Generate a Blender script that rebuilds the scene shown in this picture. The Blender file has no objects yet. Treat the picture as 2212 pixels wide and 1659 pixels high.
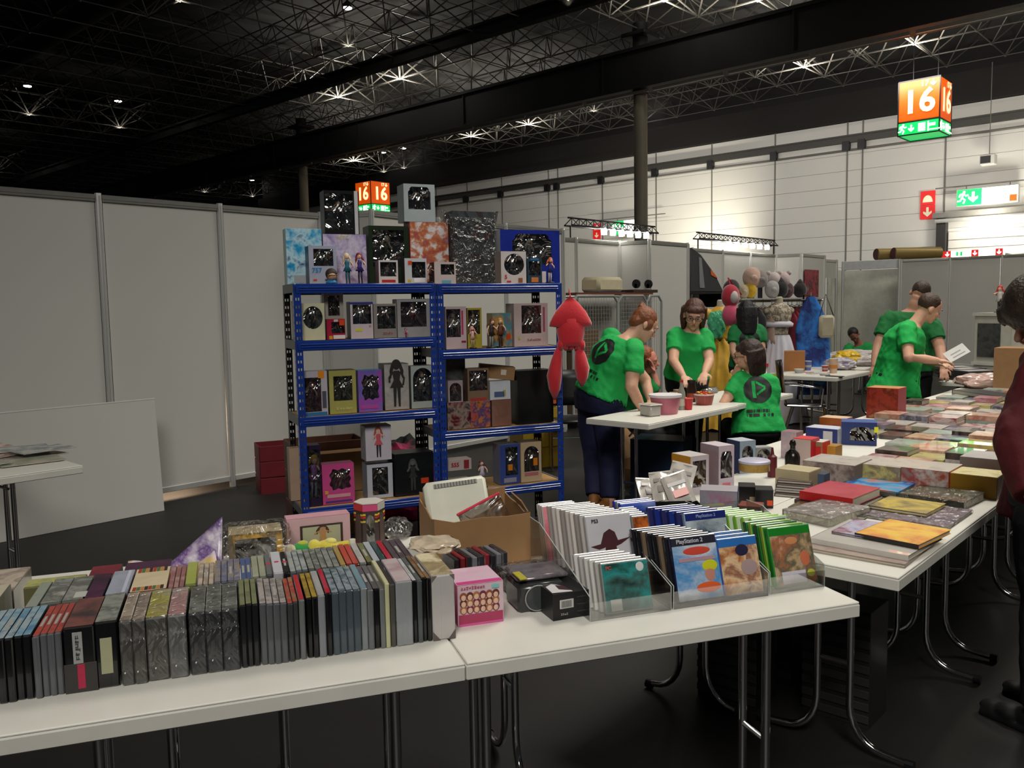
import bpy, bmesh, math, random
from math import sin, cos, pi, radians, sqrt
from mathutils import Vector as V, Matrix as M, noise as NZ
SC = bpy.context.scene
COL = SC.collection
rnd = random.Random(7)
# ---------------------------------------------------------------- camera
FPX, PIT, ROL, YAW, EYE = 1830.26, .0904934, -.0179879, .73503843, 1.5
_ri = V((1, 0, 0)); _up = V((0, sin(PIT), cos(PIT))); _fw = V((0, cos(PIT), -sin(PIT)))
_R = M.Rotation(YAW, 3, 'Z')
CR = _R @ (_ri*cos(ROL) + _up*sin(ROL)); CU = _R @ (_up*cos(ROL) - _ri*sin(ROL)); CF = _R @ _fw
O = V((0, 0, EYE))
cd = bpy.data.cameras.new('camera'); cam = bpy.data.objects.new('camera', cd); COL.objects.link(cam)
cd.sensor_fit = 'HORIZONTAL'; cd.sensor_width = 36; cd.lens = 36*FPX/2212; cd.clip_start = .05; cd.clip_end = 200
m = M.Identity(4)
for i in range(3):
    m[i][0] = CR[i]; m[i][1] = CU[i]; m[i][2] = -CF[i]; m[i][3] = O[i]
cam.matrix_world = m; SC.camera = cam
# ---------------------------------------------------------------- world, exposure, hall lighting
w = bpy.data.worlds.new('hall_air'); SC.world = w; w.use_nodes = True
w.node_tree.nodes['Background'].inputs[0].default_value = (.85, .9, 1, 1)
w.node_tree.nodes['Background'].inputs[1].default_value = .02
SC.view_settings.view_transform = 'Standard'; SC.view_settings.look = 'None'
SC.view_settings.exposure = -.42; SC.view_settings.gamma = 1; SC.view_settings.use_curve_mapping = False
def area(name, loc, to, sx, sy, e, col=(1, .95, .86), spread=180):
    l = bpy.data.lights.new(name, 'AREA'); l.shape = 'RECTANGLE'; l.size = sx; l.size_y = sy; l.energy = e; l.color = col; l.spread = radians(spread)
    o = bpy.data.objects.new(name, l); COL.objects.link(o); o.location = loc
    o.rotation_euler = (V(to)-V(loc)).to_track_quat('-Z', 'Y').to_euler(); return o
area('unseen_hall_light', (-1.4, 6.2, 7.6), (-1.4, 5.4, 0), 2.4, 2.4, 215, spread=96)
area('unseen_hall_light', (3.0, -3.5, 7.6), (-1.4, 3.0, 0.4), 3, 3, 170, (1, .96, .9), 80)  # added fill from behind the camera, brightens table edges and front faces
area('unseen_hall_light', (-2.5, 2.0, 7.8), (-6.6, 2.6, 1.2), 2.0, 3.0, 20, (.97, .98, 1))
area('unseen_hall_light', (1.5, 14, 7.4), (-1.5, 15.5, 0), 3, 3, 420, (1, .93, .8))
area('unseen_hall_light', (-2.5, 11.0, 7.4), (-4.4, 10.5, 0), 2.4, 2.4, 270)
area('hall_wall_wash', (-13, 19.6, 6.4), (-13, 24.8, 4.2), 16, .5, 560, (1, .95, .88))
area('hall_wall_wash', (-1, 21.6, 6.6), (-1, 24.8, 4.0), 8, .5, 280, (1, .93, .82))
def spot(name, loc, to, e, ang, col=(1, .9, .7), r=.12, bl=.6):
    l = bpy.data.lights.new(name, 'SPOT'); l.energy = e; l.spot_size = ang; l.spot_blend = bl; l.color = col; l.shadow_soft_size = r
    o = bpy.data.objects.new(name, l); COL.objects.link(o); o.location = loc
    o.rotation_euler = (V(to)-V(loc)).to_track_quat('-Z', 'Y').to_euler(); return o
# ---------------------------------------------------------------- geometry helpers
def ray(px, py): return CF + CR*((px-1106)/FPX) - CU*((py-829.5)/FPX)
def at(px, py, z): d = ray(px, py); return O + d*((z-EYE)/d.z)
def onp(px, py, P, n): d = ray(px, py); return O + d*((V(P)-O).dot(n)/d.dot(n))
def atY(px, py, y): return onp(px, py, (0, y, 0), V((0, 1, 0)))
def atX(px, py, x): return onp(px, py, (x, 0, 0), V((1, 0, 0)))
def J(px, py, Z): return O + ray(px, py)*Z          # point at camera depth Z
class MB:
    def __init__(s): s.v = []; s.f = []; s.m = []; s.uv = None
    def add(s, vs, fs, mi=0):
        n = len(s.v); s.v += [tuple(a) for a in vs]; s.f += [tuple(n+i for i in f) for f in fs]; s.m += [mi]*len(fs); return s
    def box(s, x0, x1, y0, y1, z0, z1, T=None, mi=0):
        vs = [V((x, y, z)) for z in (z0, z1) for y in (y0, y1) for x in (x0, x1)]
        if T: vs = [T @ a for a in vs]
        return s.add(vs, [(0, 2, 3, 1), (4, 5, 7, 6), (0, 1, 5, 4), (2, 6, 7, 3), (0, 4, 6, 2), (1, 3, 7, 5)], mi)
    def cbox(s, x0, x1, y0, y1, z0, z1, b=.003, T=None, mi=0):
        lo = (x0, y0, z0); hi = (x1, y1, z1); b = min(b, .45*(x1-x0), .45*(y1-y0), .45*(z1-z0)); vs = []; idx = {}
        for sx in (0, 1):
            for sy in (0, 1):
                for sz in (0, 1):
                    c = [(hi if q else lo)[i] for i, q in enumerate((sx, sy, sz))]
                    for ax in range(3):
                        p = [c[i] if i == ax else c[i]+(-b if (sx, sy, sz)[i] else b) for i in range(3)]
                        idx[(sx, sy, sz, ax)] = len(vs); vs.append(T @ V(p) if T else V(p))
        fs = []
        g = lambda *k: idx[k]
        for ax in range(3):
            for q in (0, 1):
                l = []
                for (a, c) in ((0, 0), (1, 0), (1, 1), (0, 1)):
                    k = [0, 0, 0]; k[ax] = q; o = [i for i in range(3) if i != ax]; k[o[0]] = a; k[o[1]] = c; l.append(g(*k, ax))
                if (ax == 1) == bool(q): l.reverse()
                if q == 0 and ax != 1: l.reverse()
                if ax == 1: pass
                fs.append(tuple(l))
        for ax in range(3):
            o = [i for i in range(3) if i != ax]
            for a in (0, 1):
                for c in (0, 1):
                    k0 = [0, 0, 0]; k1 = [0, 0, 0]; k0[ax] = 0; k1[ax] = 1
                    for k in (k0, k1): k[o[0]] = a; k[o[1]] = c
                    fs.append((g(*k0, o[0]), g(*k1, o[0]), g(*k1, o[1]), g(*k0, o[1])))
        for sx in (0, 1):
            for sy in (0, 1):
                for sz in (0, 1): fs.append((g(sx, sy, sz, 0), g(sx, sy, sz, 1), g(sx, sy, sz, 2)))
        s.fix = True
        return s.add(vs, fs, mi)
    def tube(s, pts, r, n=8, mi=0, cap=True, rr=None):
        pts = [V(p) for p in pts]; k = len(pts); vs = []; fs = []; a = None
        for i, p in enumerate(pts):
            d = (pts[min(i+1, k-1)]-pts[max(i-1, 0)]).normalized()
            if a is None: a = d.orthogonal().normalized()
            a = (a - d*a.dot(d)).normalized(); b = d.cross(a); R_ = rr[i] if rr else r
            vs += [p + (a*cos(2*pi*j/n) + b*sin(2*pi*j/n))*R_ for j in range(n)]
        for i in range(k-1):
            for j in range(n): fs.append((i*n+j, i*n+(j+1) % n, (i+1)*n+(j+1) % n, (i+1)*n+j))
        if cap: fs += [tuple(range(n-1, -1, -1)), tuple((k-1)*n+j for j in range(n))]
        return s.add(vs, fs, mi)
    def lathe(s, prof, n=16, T=None, mi=0, sx=1, sy=1):
        vs = []; fs = []; k = len(prof)
        for r, z in prof:
            for j in range(n):
                p = V((r*cos(2*pi*j/n)*sx, r*sin(2*pi*j/n)*sy, z)); vs.append(T @ p if T else p)
        for i in range(k-1):
            for j in range(n): fs.append((i*n+j, i*n+(j+1) % n, (i+1)*n+(j+1) % n, (i+1)*n+j))
        fs += [tuple(range(n-1, -1, -1)), tuple((k-1)*n+j for j in range(n))]
        return s.add(vs, fs, mi)
    def ell(s, c, r, T=None, n=12, k=8, mi=0):
        c = V(c); r = (r, r, r) if not hasattr(r, '__len__') else r; vs = []; fs = []
        for i in range(1, k):
            t = pi*i/k
            for j in range(n):
                q = V((r[0]*sin(t)*cos(2*pi*j/n), r[1]*sin(t)*sin(2*pi*j/n), r[2]*cos(t)))
                vs.append(c + (T @ q if T else q))
        q = V((0, 0, r[2])); vs += [c + (T @ q if T else q), c - (T @ q if T else q)]; t0 = len(vs)-2
        for i in range(k-2):
            for j in range(n): fs.append((i*n+j, (i+1)*n+j, (i+1)*n+(j+1) % n, i*n+(j+1) % n))
        for j in range(n): fs += [(t0, j, (j+1) % n), (t0+1, (k-2)*n+(j+1) % n, (k-2)*n+j)]
        return s.add(vs, fs, mi)
    def prism(s, pts, y0, y1, T=None, mi=0):           # outline in xz, extruded along y
        n = len(pts); vs = [V((a, y, b)) for y in (y0, y1) for a, b in pts]
        if T: vs = [T @ a for a in vs]
        return s.add(vs, [tuple(range(n)), tuple(range(2*n-1, n-1, -1))] + [(j, j+n, (j+1) % n+n, (j+1) % n) for j in range(n)], mi)
    def build(s, name, mats, parent=None, smooth=False, label=None, kind=None):
        me = bpy.data.meshes.new(name); me.from_pydata(s.v, [], s.f)
        mats = mats if isinstance(mats, (list, tuple)) else [mats]
        for a in mats: me.materials.append(a)
        if len(mats) > 1: me.polygons.foreach_set('material_index', s.m)
        if getattr(s, 'fix', False):
            b = bmesh.new(); b.from_mesh(me); bmesh.ops.recalc_face_normals(b, faces=b.faces); b.to_mesh(me); b.free()
        if smooth:
            me.polygons.foreach_set('use_smooth', [True]*len(me.polygons))
            if smooth != 'all': me.set_sharp_from_angle(angle=radians(38))
        me.update()
        return link(name, me, parent, label, kind)
def link(name, me, parent=None, label=None, kind=None):
    o = bpy.data.objects.new(name, me); COL.objects.link(o)
    if parent: o.parent = parent
    if label: o['label'] = label
    if kind: o['kind'] = kind
    return o
def tag(o, label, cat, group=None):
    o['label'] = label; o['category'] = cat
    if group: o['group'] = group
    return o
def E(name, label, cat, loc=(0, 0, 0), rz=0, group=None, tilt=None):
    o = bpy.data.objects.new(name, None); COL.objects.link(o); o.location = loc; o.rotation_euler = (tilt[0], tilt[1], rz) if tilt else (0, 0, rz)
    o.empty_display_size = .1; return tag(o, label, cat, group)
def ST(o): o['kind'] = 'structure'; return o
def TR(loc, rz=0, rx=0, ry=0): return M.Translation(V(loc)) @ M.Rotation(rz, 4, 'Z') @ M.Rotation(ry, 4, 'Y') @ M.Rotation(rx, 4, 'X')
# ---------------------------------------------------------------- materials
def hx(h): 
    c = [int(h[i:i+2], 16)/255 for i in (0, 2, 4)]; return tuple((a/12.92 if a <= .04045 else ((a+.055)/1.055)**2.4) for a in c)+(1,)
MC = {}
def mat(key, col, rough=.55, metal=0, emit=0, alpha=1, trans=0, bump=0, bscale=60, var=.06, vs=12, coat=0, sheen=0, ior=1.45):
    if key in MC: return MC[key]
    if isinstance(col, str): col = hx(col)
    ma = bpy.data.materials.new(key); ma.use_nodes = True; nt = ma.node_tree; b = nt.nodes['Principled BSDF']; L = nt.links
    b.inputs['Roughness'].default_value = rough; b.inputs['Metallic'].default_value = metal; b.inputs['IOR'].default_value = ior
    b.inputs['Transmission Weight'].default_value = trans; b.inputs['Alpha'].default_value = alpha; b.inputs['Coat Weight'].default_value = coat
    b.inputs['Sheen Weight'].default_value = sheen
    if emit: b.inputs['Emission Color'].default_value = col; b.inputs['Emission Strength'].default_value = emit
    tc = nt.nodes.new('ShaderNodeTexCoord')
    if var:
        n = nt.nodes.new('ShaderNodeTexNoise'); n.inputs['Scale'].default_value = vs; n.inputs['Detail'].default_value = 3; L.new(tc.outputs['Object'], n.inputs['Vector'])
        r = nt.nodes.new('ShaderNodeMapRange'); r.inputs[1].default_value = .3; r.inputs[2].default_value = .7; r.inputs[3].default_value = 1-var; r.inputs[4].default_value = 1+var
        L.new(n.outputs['Fac'], r.inputs[0])
        x = nt.nodes.new('ShaderNodeVectorMath'); x.operation = 'SCALE'; x.inputs[0].default_value = col[:3]; L.new(r.outputs[0], x.inputs['Scale']); L.new(x.outputs[0], b.inputs['Base Color'])
    else: b.inputs['Base Color'].default_value = col
    if bump:
        n2 = nt.nodes.new('ShaderNodeTexNoise'); n2.inputs['Scale'].default_value = bscale; n2.inputs['Detail'].default_value = 4; L.new(tc.outputs['Object'], n2.inputs['Vector'])
        bp = nt.nodes.new('ShaderNodeBump'); bp.inputs['Strength'].default_value = bump; bp.inputs['Distance'].default_value = .01
        L.new(n2.outputs['Fac'], bp.inputs['Height']); L.new(bp.outputs[0], b.inputs['Normal'])
    MC[key] = ma; return ma
def C(h, rough=.5, **k): return mat('colour_%s_%d' % (h, int(rough*100)) + ''.join('_%s%s' % q for q in sorted(k.items())), h, rough, **k)
def art(cols, scale=3.0, seed=0, rough=.3, cell=0, coat=.0, stretch=(1, 1, 1)):
    """printed picture: soft blobs of several inks"""
    key = 'print_'+'_'.join(cols)+'_%g_%g_%g' % (scale, seed, cell)
    if key in MC: return MC[key]
    ma = bpy.data.materials.new(key[:60]); ma.use_nodes = True; nt = ma.node_tree; b = nt.nodes['Principled BSDF']; L = nt.links
    b.inputs['Roughness'].default_value = rough; b.inputs['Coat Weight'].default_value = coat
    tc = nt.nodes.new('ShaderNodeTexCoord'); mp = nt.nodes.new('ShaderNodeMapping'); L.new(tc.outputs['Object'], mp.inputs[0])
    oi = nt.nodes.new('ShaderNodeObjectInfo'); cm = nt.nodes.new('ShaderNodeCombineXYZ'); ml = nt.nodes.new('ShaderNodeMath'); ml.operation = 'MULTIPLY'; ml.inputs[1].default_value = 37
    L.new(oi.outputs['Random'], ml.inputs[0]); L.new(ml.outputs[0], cm.inputs[0]); cm.inputs[1].default_value = seed*3.1
    L.new(cm.outputs[0], mp.inputs['Location']); mp.inputs['Scale'].default_value = tuple(9*a for a in stretch)
    n = nt.nodes.new('ShaderNodeTexNoise'); n.inputs['Scale'].default_value = scale; n.inputs['Detail'].default_value = 7; n.inputs['Roughness'].default_value = .62; n.inputs['Distortion'].default_value = .35
    L.new(mp.outputs[0], n.inputs['Vector']); f = n.outputs['Fac']
    if cell:
        v = nt.nodes.new('ShaderNodeTexVoronoi'); v.inputs['Scale'].default_value = cell; L.new(mp.outputs[0], v.inputs['Vector'])
        mx = nt.nodes.new('ShaderNodeMath'); mx.operation = 'MULTIPLY_ADD'; sp = nt.nodes.new('ShaderNodeSeparateXYZ'); L.new(v.outputs['Color'], sp.inputs[0])
        L.new(sp.outputs[0], mx.inputs[0]); mx.inputs[1].default_value = .35; s2 = nt.nodes.new('ShaderNodeMath'); s2.operation = 'MULTIPLY_ADD'; L.new(f, s2.inputs[0]); s2.inputs[1].default_value = .8; s2.inputs[2].default_value = -.06
        L.new(s2.outputs[0], mx.inputs[2]); f = mx.outputs[0]
    r = nt.nodes.new('ShaderNodeValToRGB'); k = len(cols); e = r.color_ramp.elements
    while len(e) < k: e.new(.5)
    for i, c in enumerate(cols): e[i].position = .3+.4*i/(max(1, k-1)); e[i].color = hx(c)
    L.new(f, r.inputs[0]); L.new(r.outputs[0], b.inputs['Base Color']); MC[key] = ma; return ma
def clear(key='clear_acrylic', tint=(1, 1, 1), fac=.12, rough=.03, wav=0):
    """thin clear plastic: mostly see-through with a glossy sheen"""
    if key in MC: return MC[key]
    ma = bpy.data.materials.new(key); ma.use_nodes = True; nt = ma.node_tree; L = nt.links; nt.nodes.remove(nt.nodes['Principled BSDF'])
    t = nt.nodes.new('ShaderNodeBsdfTransparent'); t.inputs[0].default_value = tint+(1,); g = nt.nodes.new('ShaderNodeBsdfGlossy'); g.inputs['Roughness'].default_value = rough
    fr = nt.nodes.new('ShaderNodeLayerWeight'); fr.inputs[0].default_value = .35; a = nt.nodes.new('ShaderNodeMath'); a.operation = 'MULTIPLY_ADD'; a.inputs[1].default_value = .5; a.inputs[2].default_value = fac
    mx = nt.nodes.new('ShaderNodeMixShader'); L.new(fr.outputs['Fresnel'], a.inputs[0]); L.new(a.outputs[0], mx.inputs[0]); L.new(t.outputs[0], mx.inputs[1]); L.new(g.outputs[0], mx.inputs[2])
    if wav:
        tc = nt.nodes.new('ShaderNodeTexCoord'); n = nt.nodes.new('ShaderNodeTexNoise'); n.inputs['Scale'].default_value = wav; n.inputs['Detail'].default_value = 2; n.inputs['Distortion'].default_value = 1.5; L.new(tc.outputs['Object'], n.inputs['Vector'])
        bp = nt.nodes.new('ShaderNodeBump'); bp.inputs['Strength'].default_value = 1; bp.inputs['Distance'].default_value = .05; L.new(n.outputs['Fac'], bp.inputs['Height'])
        L.new(bp.outputs[0], g.inputs['Normal']); L.new(bp.outputs[0], fr.inputs['Normal'])
    L.new(mx.outputs[0], nt.nodes['Material Output'].inputs[0]); MC[key] = ma; return ma
ACR = clear(); FILM = clear('shrink_film', fac=.05, rough=.25, wav=15); WIN = clear('window_film', tint=(.9, .92, .93), fac=.14, rough=.1, wav=8)
WHITE = mat('white_laminate', 'D8D6CC', .35, var=.02); EDGE = mat('white_table_edge', 'CFCDC4', .5, var=.03)
CHROME = mat('chrome_tube', 'C9C9C9', .12, 1, var=0); DKMET = mat('dark_steel', '3A3A3C', .4, .8); ALU = mat('aluminium_profile', 'CFCFCB', .38, .45, var=.05, vs=3)
BLACK = mat('black_plastic', '121214', .4); CARD = mat('brown_cardboard', '8F6D48', .8, bump=.1, bscale=30); SKIN = mat('skin', 'C79A80', .55, var=.04)
TMP = bpy.data.scenes.new('workbench')          # small scratch scene, removed at the end
def evalmesh(o):
    TMP.collection.objects.link(o)
    with bpy.context.temp_override(scene=TMP, view_layer=TMP.view_layers[0]):
        dg = bpy.context.evaluated_depsgraph_get(); me = bpy.data.meshes.new_from_object(o.evaluated_get(dg))
    bpy.data.objects.remove(o); return me
def text(s, size, parent, T, m_, name='lettering', ext=.0006, bold=0, ax='CENTER', sx=1):
    if s[0] == '~':            # print too blurred to read: a row of short ink strokes
        mb = MB(); n = int(s[1:]); q = random.Random(n*7+int(size*1e4)); w_ = size*.62*sx
        for i in range(n):
            x = (i-n/2)*w_+w_*.1
            for k in range(3):
                if q.random() < .5: z = (k-1)*size*.24; mb.box(x, x+w_*.75, z, z+size*.09, -ext, ext)
                else: u = x+w_*.3*k; mb.box(u, u+size*.09, -size*.3, size*(.1+.2*q.random()), -ext, ext)
        mb.v = [tuple(T @ V(p)) for p in mb.v]; return mb.build('printed_strokes', m_, parent)
    cu = bpy.data.curves.new(name, 'FONT'); cu.body = s; cu.size = size; cu.extrude = ext; cu.offset = bold; cu.align_x = ax; cu.align_y = 'CENTER'; cu.resolution_u = 3
    o = bpy.data.objects.new(name, cu); me = evalmesh(o); me.transform(M.Scale(sx, 4, (1, 0, 0))); me.transform(T); me.materials.clear(); me.materials.append(m_); me.name = name
    return link(name, me, parent)
FRONT = M.Rotation(pi/2, 4, 'X')       # stands a text up in the xz plane, reading from -y
# ================================================================ SETTING
def floor_mat():
    ma = mat('dark_hall_floor', '1B1917', .55, bump=.15, bscale=8, var=.25, vs=1.3); return ma
ST(MB().box(-60, 14, -8, 40, -.1, 0).build('floor', floor_mat()))
PANEL = mat('partition_panel', 'C3C2BC', .6, var=.03, vs=.8); RAILM = mat('partition_rail', '9A9A94', .35, .6); FAB = mat('white_booth_fabric', 'C9CABF', .85, bump=.1, bscale=3)
# partition walls: each panel, post and rail a piece; the run is a polyline with about 1 m panels
def run(name, pts, panels, z=2.4, rail=PANEL, label=None):
    """pts: polyline in plan, split at the given points; posts at every point"""
    r = bpy.data.objects.new(name, None); COL.objects.link(r); ST(r)
    for (x, y) in pts:
        mb = MB(); mb.tube([(x, y, 0), (x, y, z+.01)], .026, 8); mb.box(x-.014, x+.034, y-.006, y+.006, .02, z-.01); mb.build('post', ALU, r, True)
    for k, ((x0, y0), (x1, y1)) in enumerate(zip(pts, pts[1:])):
        if not panels[k]: continue
        d = V((x1-x0, y1-y0, 0)); L = d.length; T = TR((x0, y0, 0), math.atan2(d.y, d.x))
        zlo = panels[k] if panels[k] is not True else .09
        MB().cbox(.03, L-.03, -.002, .002, zlo, z-.05, .001, T).build('panel', PANEL, r)
        mb = MB(); mb.cbox(.026, L-.026, -.016, .016, z-.055, z, .004, T); mb.box(.026, L-.026, -.019, .019, z-.034, z-.026, T)
        mb.build('rail', RAILM if k else ALU, r)
        if zlo < .2: MB().cbox(.026, L-.026, -.014, .014, .05, .095, .003, T).build('rail', ALU, r)
    return r
run('wall_left', [(-6.65, y) for y in (-3.2, -2.25, -1.26, -.25, .76, 1.75, 2.74, 3.73, 4.74)], [True]*8)
run('wall_left', [(-6.65, 4.78), (-6.16, 4.95), (-6.3, 5.9), (-6.3, 6.9), (-6.3, 7.9)], [True]*4)
run('wall_left', [(-6.34, 7.95), (-7.0, 8.05), (-7, 9.06), (-7, 10.06), (-6.6, 10.22), (-6.6, 11.26)], [True]*5)
run('wall_left', [(-7.1, 11.3), (-7.1, 12.27), (-7.1, 13.27), (-7.1, 14.29), (-7.1, 15.33), (-6.68, 15.52), (-6.7, 16.65)], [True]*6)
run('wall_left', [(-7.25, 17.2), (-7.25, 18.7)], [2.0])
run('wall_back', [(-6.33, 20.1), (-5.33, 20.1), (-4.33, 20.1), (-3.33, 20.1), (-2.33, 20.1)], [True]*4)
# white fabric booth with a fascia at the end of the aisle
r = bpy.data.objects.new('wall_booth', None); COL.objects.link(r); ST(r)
MB().cbox(-7.62, -6.36, 20.06, 20.1, 2.22, 2.42, .004).build('fascia', mat('white_fascia', 'DADEDF', .5), r)
def cloth(x0, x1, y, name='curtain'):
    mb = MB(); n = 24; vs = []; 
    for k in range(9):
        for i in range(n+1):
            t = i/n; z = 2.24*(1-k/8); vs.append((x0+(x1-x0)*t, y+.035*sin(t*17+k*.25)*(k/8)*sin(pi*t)+.02*sin(t*5+k), z))
    mb.add(vs, [(k*(n+1)+i, k*(n+1)+i+1, (k+1)*(n+1)+i+1, (k+1)*(n+1)+i) for k in range(8) for i in range(n)]); return mb.build(name, FAB, r, 'all')
cloth(-8.0, -6.3, 21.1)
MB().box(-8.02, -7.98, 20.1, 21.1, 0, 2.25).build('side_panel', FAB, r); MB().box(-6.36, -6.33, 20.1, 21.1, 0, 2.25).build('side_panel', FAB, r)
for x in (-7.62, -6.36): MB().tube([(x, 20.05, 0), (x, 20.05, 2.42)], .03).build('post', ALU, r, True)
# big white hall wall far behind: boards between vertical channels
HY = 28.0
r = bpy.data.objects.new('wall_hall', None); COL.objects.link(r); ST(r)
MB().box(-45, 8, HY+.025, HY+.05, 0, 7.2).build('backing', mat('pale_backing', 'B4B2AC', .7), r)
SIDING = mat('white_wall_board', 'DEDCD6', .6, var=.02, vs=.5); SEAM = mat('grey_channel', '77756F', .5)
MB().box(-45, 8, HY+.05, HY+.2, 0, 9.6).build('backing', mat('dark_wall_top', '1B1918', .8), r)
cx = [atY(px, 430, HY).x for px in (943, 1010, 1085, 1186, 1206, 1302, 1418, 1538, 1674, 1829, 1862, 2040)]
cx = [-44.0, -40.5, -37, -33.5] + cx + [-3.6, -.2, 3.4]
zb = [.02+.515*k for k in range(15)]
for i in range(len(cx)-1):
    a, b = cx[i], cx[i+1]
    for k in range(14): MB().cbox(a+.02, b-.02, HY-.01, HY+.03, zb[k]+.004, min(zb[k+1], 7.21)-.004, .003).build('board', SIDING, r)
for x in cx:
    MB().box(x-.022, x+.022, HY-.03, HY+.02, 0, 7.3).build('channel', SEAM, r); MB().box(x-.11, x+.11, HY-.2, HY-.02, 6.3, 6.6).build('bracket', BLACK, r)
t = ST(MB().box(-45, 8, HY-.16, HY-.03, 6.55, 6.78).box(-45, 8, HY-.2, HY-.03, 6.74, 6.79).build('trim_1', mat('cable_tray', '4B4946', .5, .5)))
t = ST(MB().tube([(-45, HY-.05, 6.33), (8, HY-.05, 6.33)], .035).build('trim_2', SEAM, None, True))
ST(MB().box(-45, 8, HY-.25, HY+.05, 7.22, 8.1).build('trim_3', mat('dark_band', '1E1B19', .8)))
# rolling gate at the right of the hall wall
gx = atY(2036, 500, HY).x; gz = atY(2060, 466, HY).z
g = bpy.data.objects.new('door_1', None); COL.objects.link(g); ST(g)
MB().box(gx-.1, gx+.16, HY-.3, HY-.02, 0, gz).build('frame', mat('dark_gate_frame', '2A2826', .5), g); MB().box(gx-.2, gx+5.2, HY-.36, HY-.02, gz-.07, gz+.09).build('frame', SEAM, g)
MB().tube([(gx-.1, HY-.4, gz-.16), (gx+5.1, HY-.4, gz-.16)], .06).build('roller', ALU, g, True)
for k in range(14): MB().cbox(gx+.18, gx+5, HY-.08, HY-.03, .02+.25*k, .255+.25*k, .01).build('slat', SIDING, g)
# ceiling deck, header beam, columns
ST(MB().box(-66, 12, -4, 42, 9.9, 10).build('ceiling', mat('dark_ceiling_deck', '050505', .9, var=.2, vs=.6)))
BEAM = mat('black_header_beam', '0B0A0A', .7)
b = bpy.data.objects.new('trim_4', None); COL.objects.link(b); ST(b)
MB().box(-60, 8, 18, 18.5, 6.82, 7.72).build('web', BEAM, b); MB().box(-60, 8, 17.93, 18.57, 7.7, 7.78).box(-60, 8, 17.93, 18.57, 6.78, 6.84).build('flange', BEAM, b)
for k in range(34): MB().box(-59.5+2*k, -57.62+2*k, 17.98, 18.04, 6.66, 6.73).build('track', mat('grey_track', '6E6962', .5, .4), b)
for k in range(13): MB().box(-58+5*k, -57.96+5*k, 17.96, 18, 6.84, 7.7).build('stiffener', BEAM, b)
cb = bpy.data.objects.new('trim_5', None); COL.objects.link(cb); ST(cb)
yb_ = at(1100, 52, 8.1).y; MB().box(-60, 8, yb_, yb_+.2, 8.0, 8.06).box(-60, 8, yb_, yb_+.2, 8.3, 8.36).box(-60, 8, yb_+.09, yb_+.11, 8.06, 8.3).build('flange', mat('dim_beam', '1E1C1A', .6), cb)
COLM = mat('beige_column', '7E7868', .55, var=.04, vs=2)
for px, y in ((1384.5, 18.25), (657, 18.25)):
    P = atY(px, 440, y)
    c = bpy.data.objects.new('column', None); COL.objects.link(c); c.location = (P.x, y, 0); ST(c)
    MB().tube([(0, 0, 0), (0, 0, 6.7)], .17, 20).build('shaft', COLM, c, True); MB().tube([(0, 0, 6.7), (0, 0, 8.4)], .19, 12).build('shaft', BEAM, c, True)
    MB().cbox(-.35, .35, -.35, .35, 8.05, 8.15, .02).cbox(-.22, .22, -.22, .22, .0, .03, .01).build('plate', BEAM, c)
# air duct, upper left
P = at(120, 60, 8.6)
ST(MB().tube([(-60, P.y, 8.7), (-10, P.y, 8.7)], .42, 20).build('ceiling_duct', mat('dark_duct', '3A3733', .6), None, True))
# ------------------------------------------------- space frame
TP, TZ, TD = 1.5, 8.25, .85
STEEL = mat('white_truss_tube', '55524C', .5, var=.03)
nodes = {}; top = {}
for i in range(-42, 6):
    for k in range(2, 19):
        nodes[i, k] = V((i*TP, k*TP+.4, TZ)); top[i, k] = V((i*TP+TP/2, k*TP+.4+TP/2, TZ+TD))
sel = []
for (i, k), p in nodes.items():
    for q in ((i+1, k), (i, k+1)):
        if q in nodes: sel.append((p, nodes[q]))
        if q in top: sel.append((top[i, k], top[q]))
    for q in ((i, k), (i-1, k), (i, k-1), (i-1, k-1)):
        if q in top: sel.append((p, top[q]))
def proj(p):
    d = p-O; z = d.dot(CF); return (1106+FPX*d.dot(CR)/z, 829.5-FPX*d.dot(CU)/z, z) if z > .2 else None
def inview(p, mgn=40):
    q = proj(p); return q and -mgn < q[0] < 2212+mgn and -mgn < q[1] < 1659+mgn
LAMPS = [(770, 113, 40), (455, 8, 40), (275, 278, 40), (18, 240, 40), (8, 368, 40), (433, 412, 30), (567, 425, 40), (890, 365, 40), (1262, 233, 40), (1402, 268, 40),
         (700, 212, 150), (832, 172, 170), (742, 350, 200), (1045, 290, 190), (1165, 262, 200), (1690, 150, 220), (1920, 96, 230), (1400, 14, 170), (1640, 8, 120), (1318, 4, 90), (2140, 20, 50), (790, 372, 60)]
LP = []
for px, py, e in LAMPS:
    P = at(px, py, TZ); i = round(P.x/TP); k = round((P.y-.4)/TP); k = min(k, 18); LP.append((V((i*TP, k*TP+.4, TZ)), e))
sel = [s_ for s_ in sel if inview(s_[0]) or inview(s_[1])]
def score(s_):
    mid = (s_[0]+s_[1])/2; dl = min((mid-l[0]).length/(1.5 if l[1] > 100 else 1) for l in LP); return dl*10 + (proj(mid) or (0, 0, 99))[2]*.12
sel.sort(key=score)
tr = bpy.data.objects.new('ceiling_truss', None); COL.objects.link(tr); ST(tr)
ub = MB(); ub.tube([(0, 0, 0), (0, 0, 1)], .02, 6); base = ub.build('strut', STEEL, tr, True)
def place(o, a, b):
    d = b-a; o.matrix_local = M.Translation(a) @ d.to_track_quat('Z', 'Y').to_matrix().to_4x4() @ M.Scale(d.length, 4, (0, 0, 1))
for n_, (a, b_) in enumerate(sel[:300]):
    o = base if n_ == 0 else base.copy()
    if n_: COL.objects.link(o)
    place(o, a, b_)
mb = MB()
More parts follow.
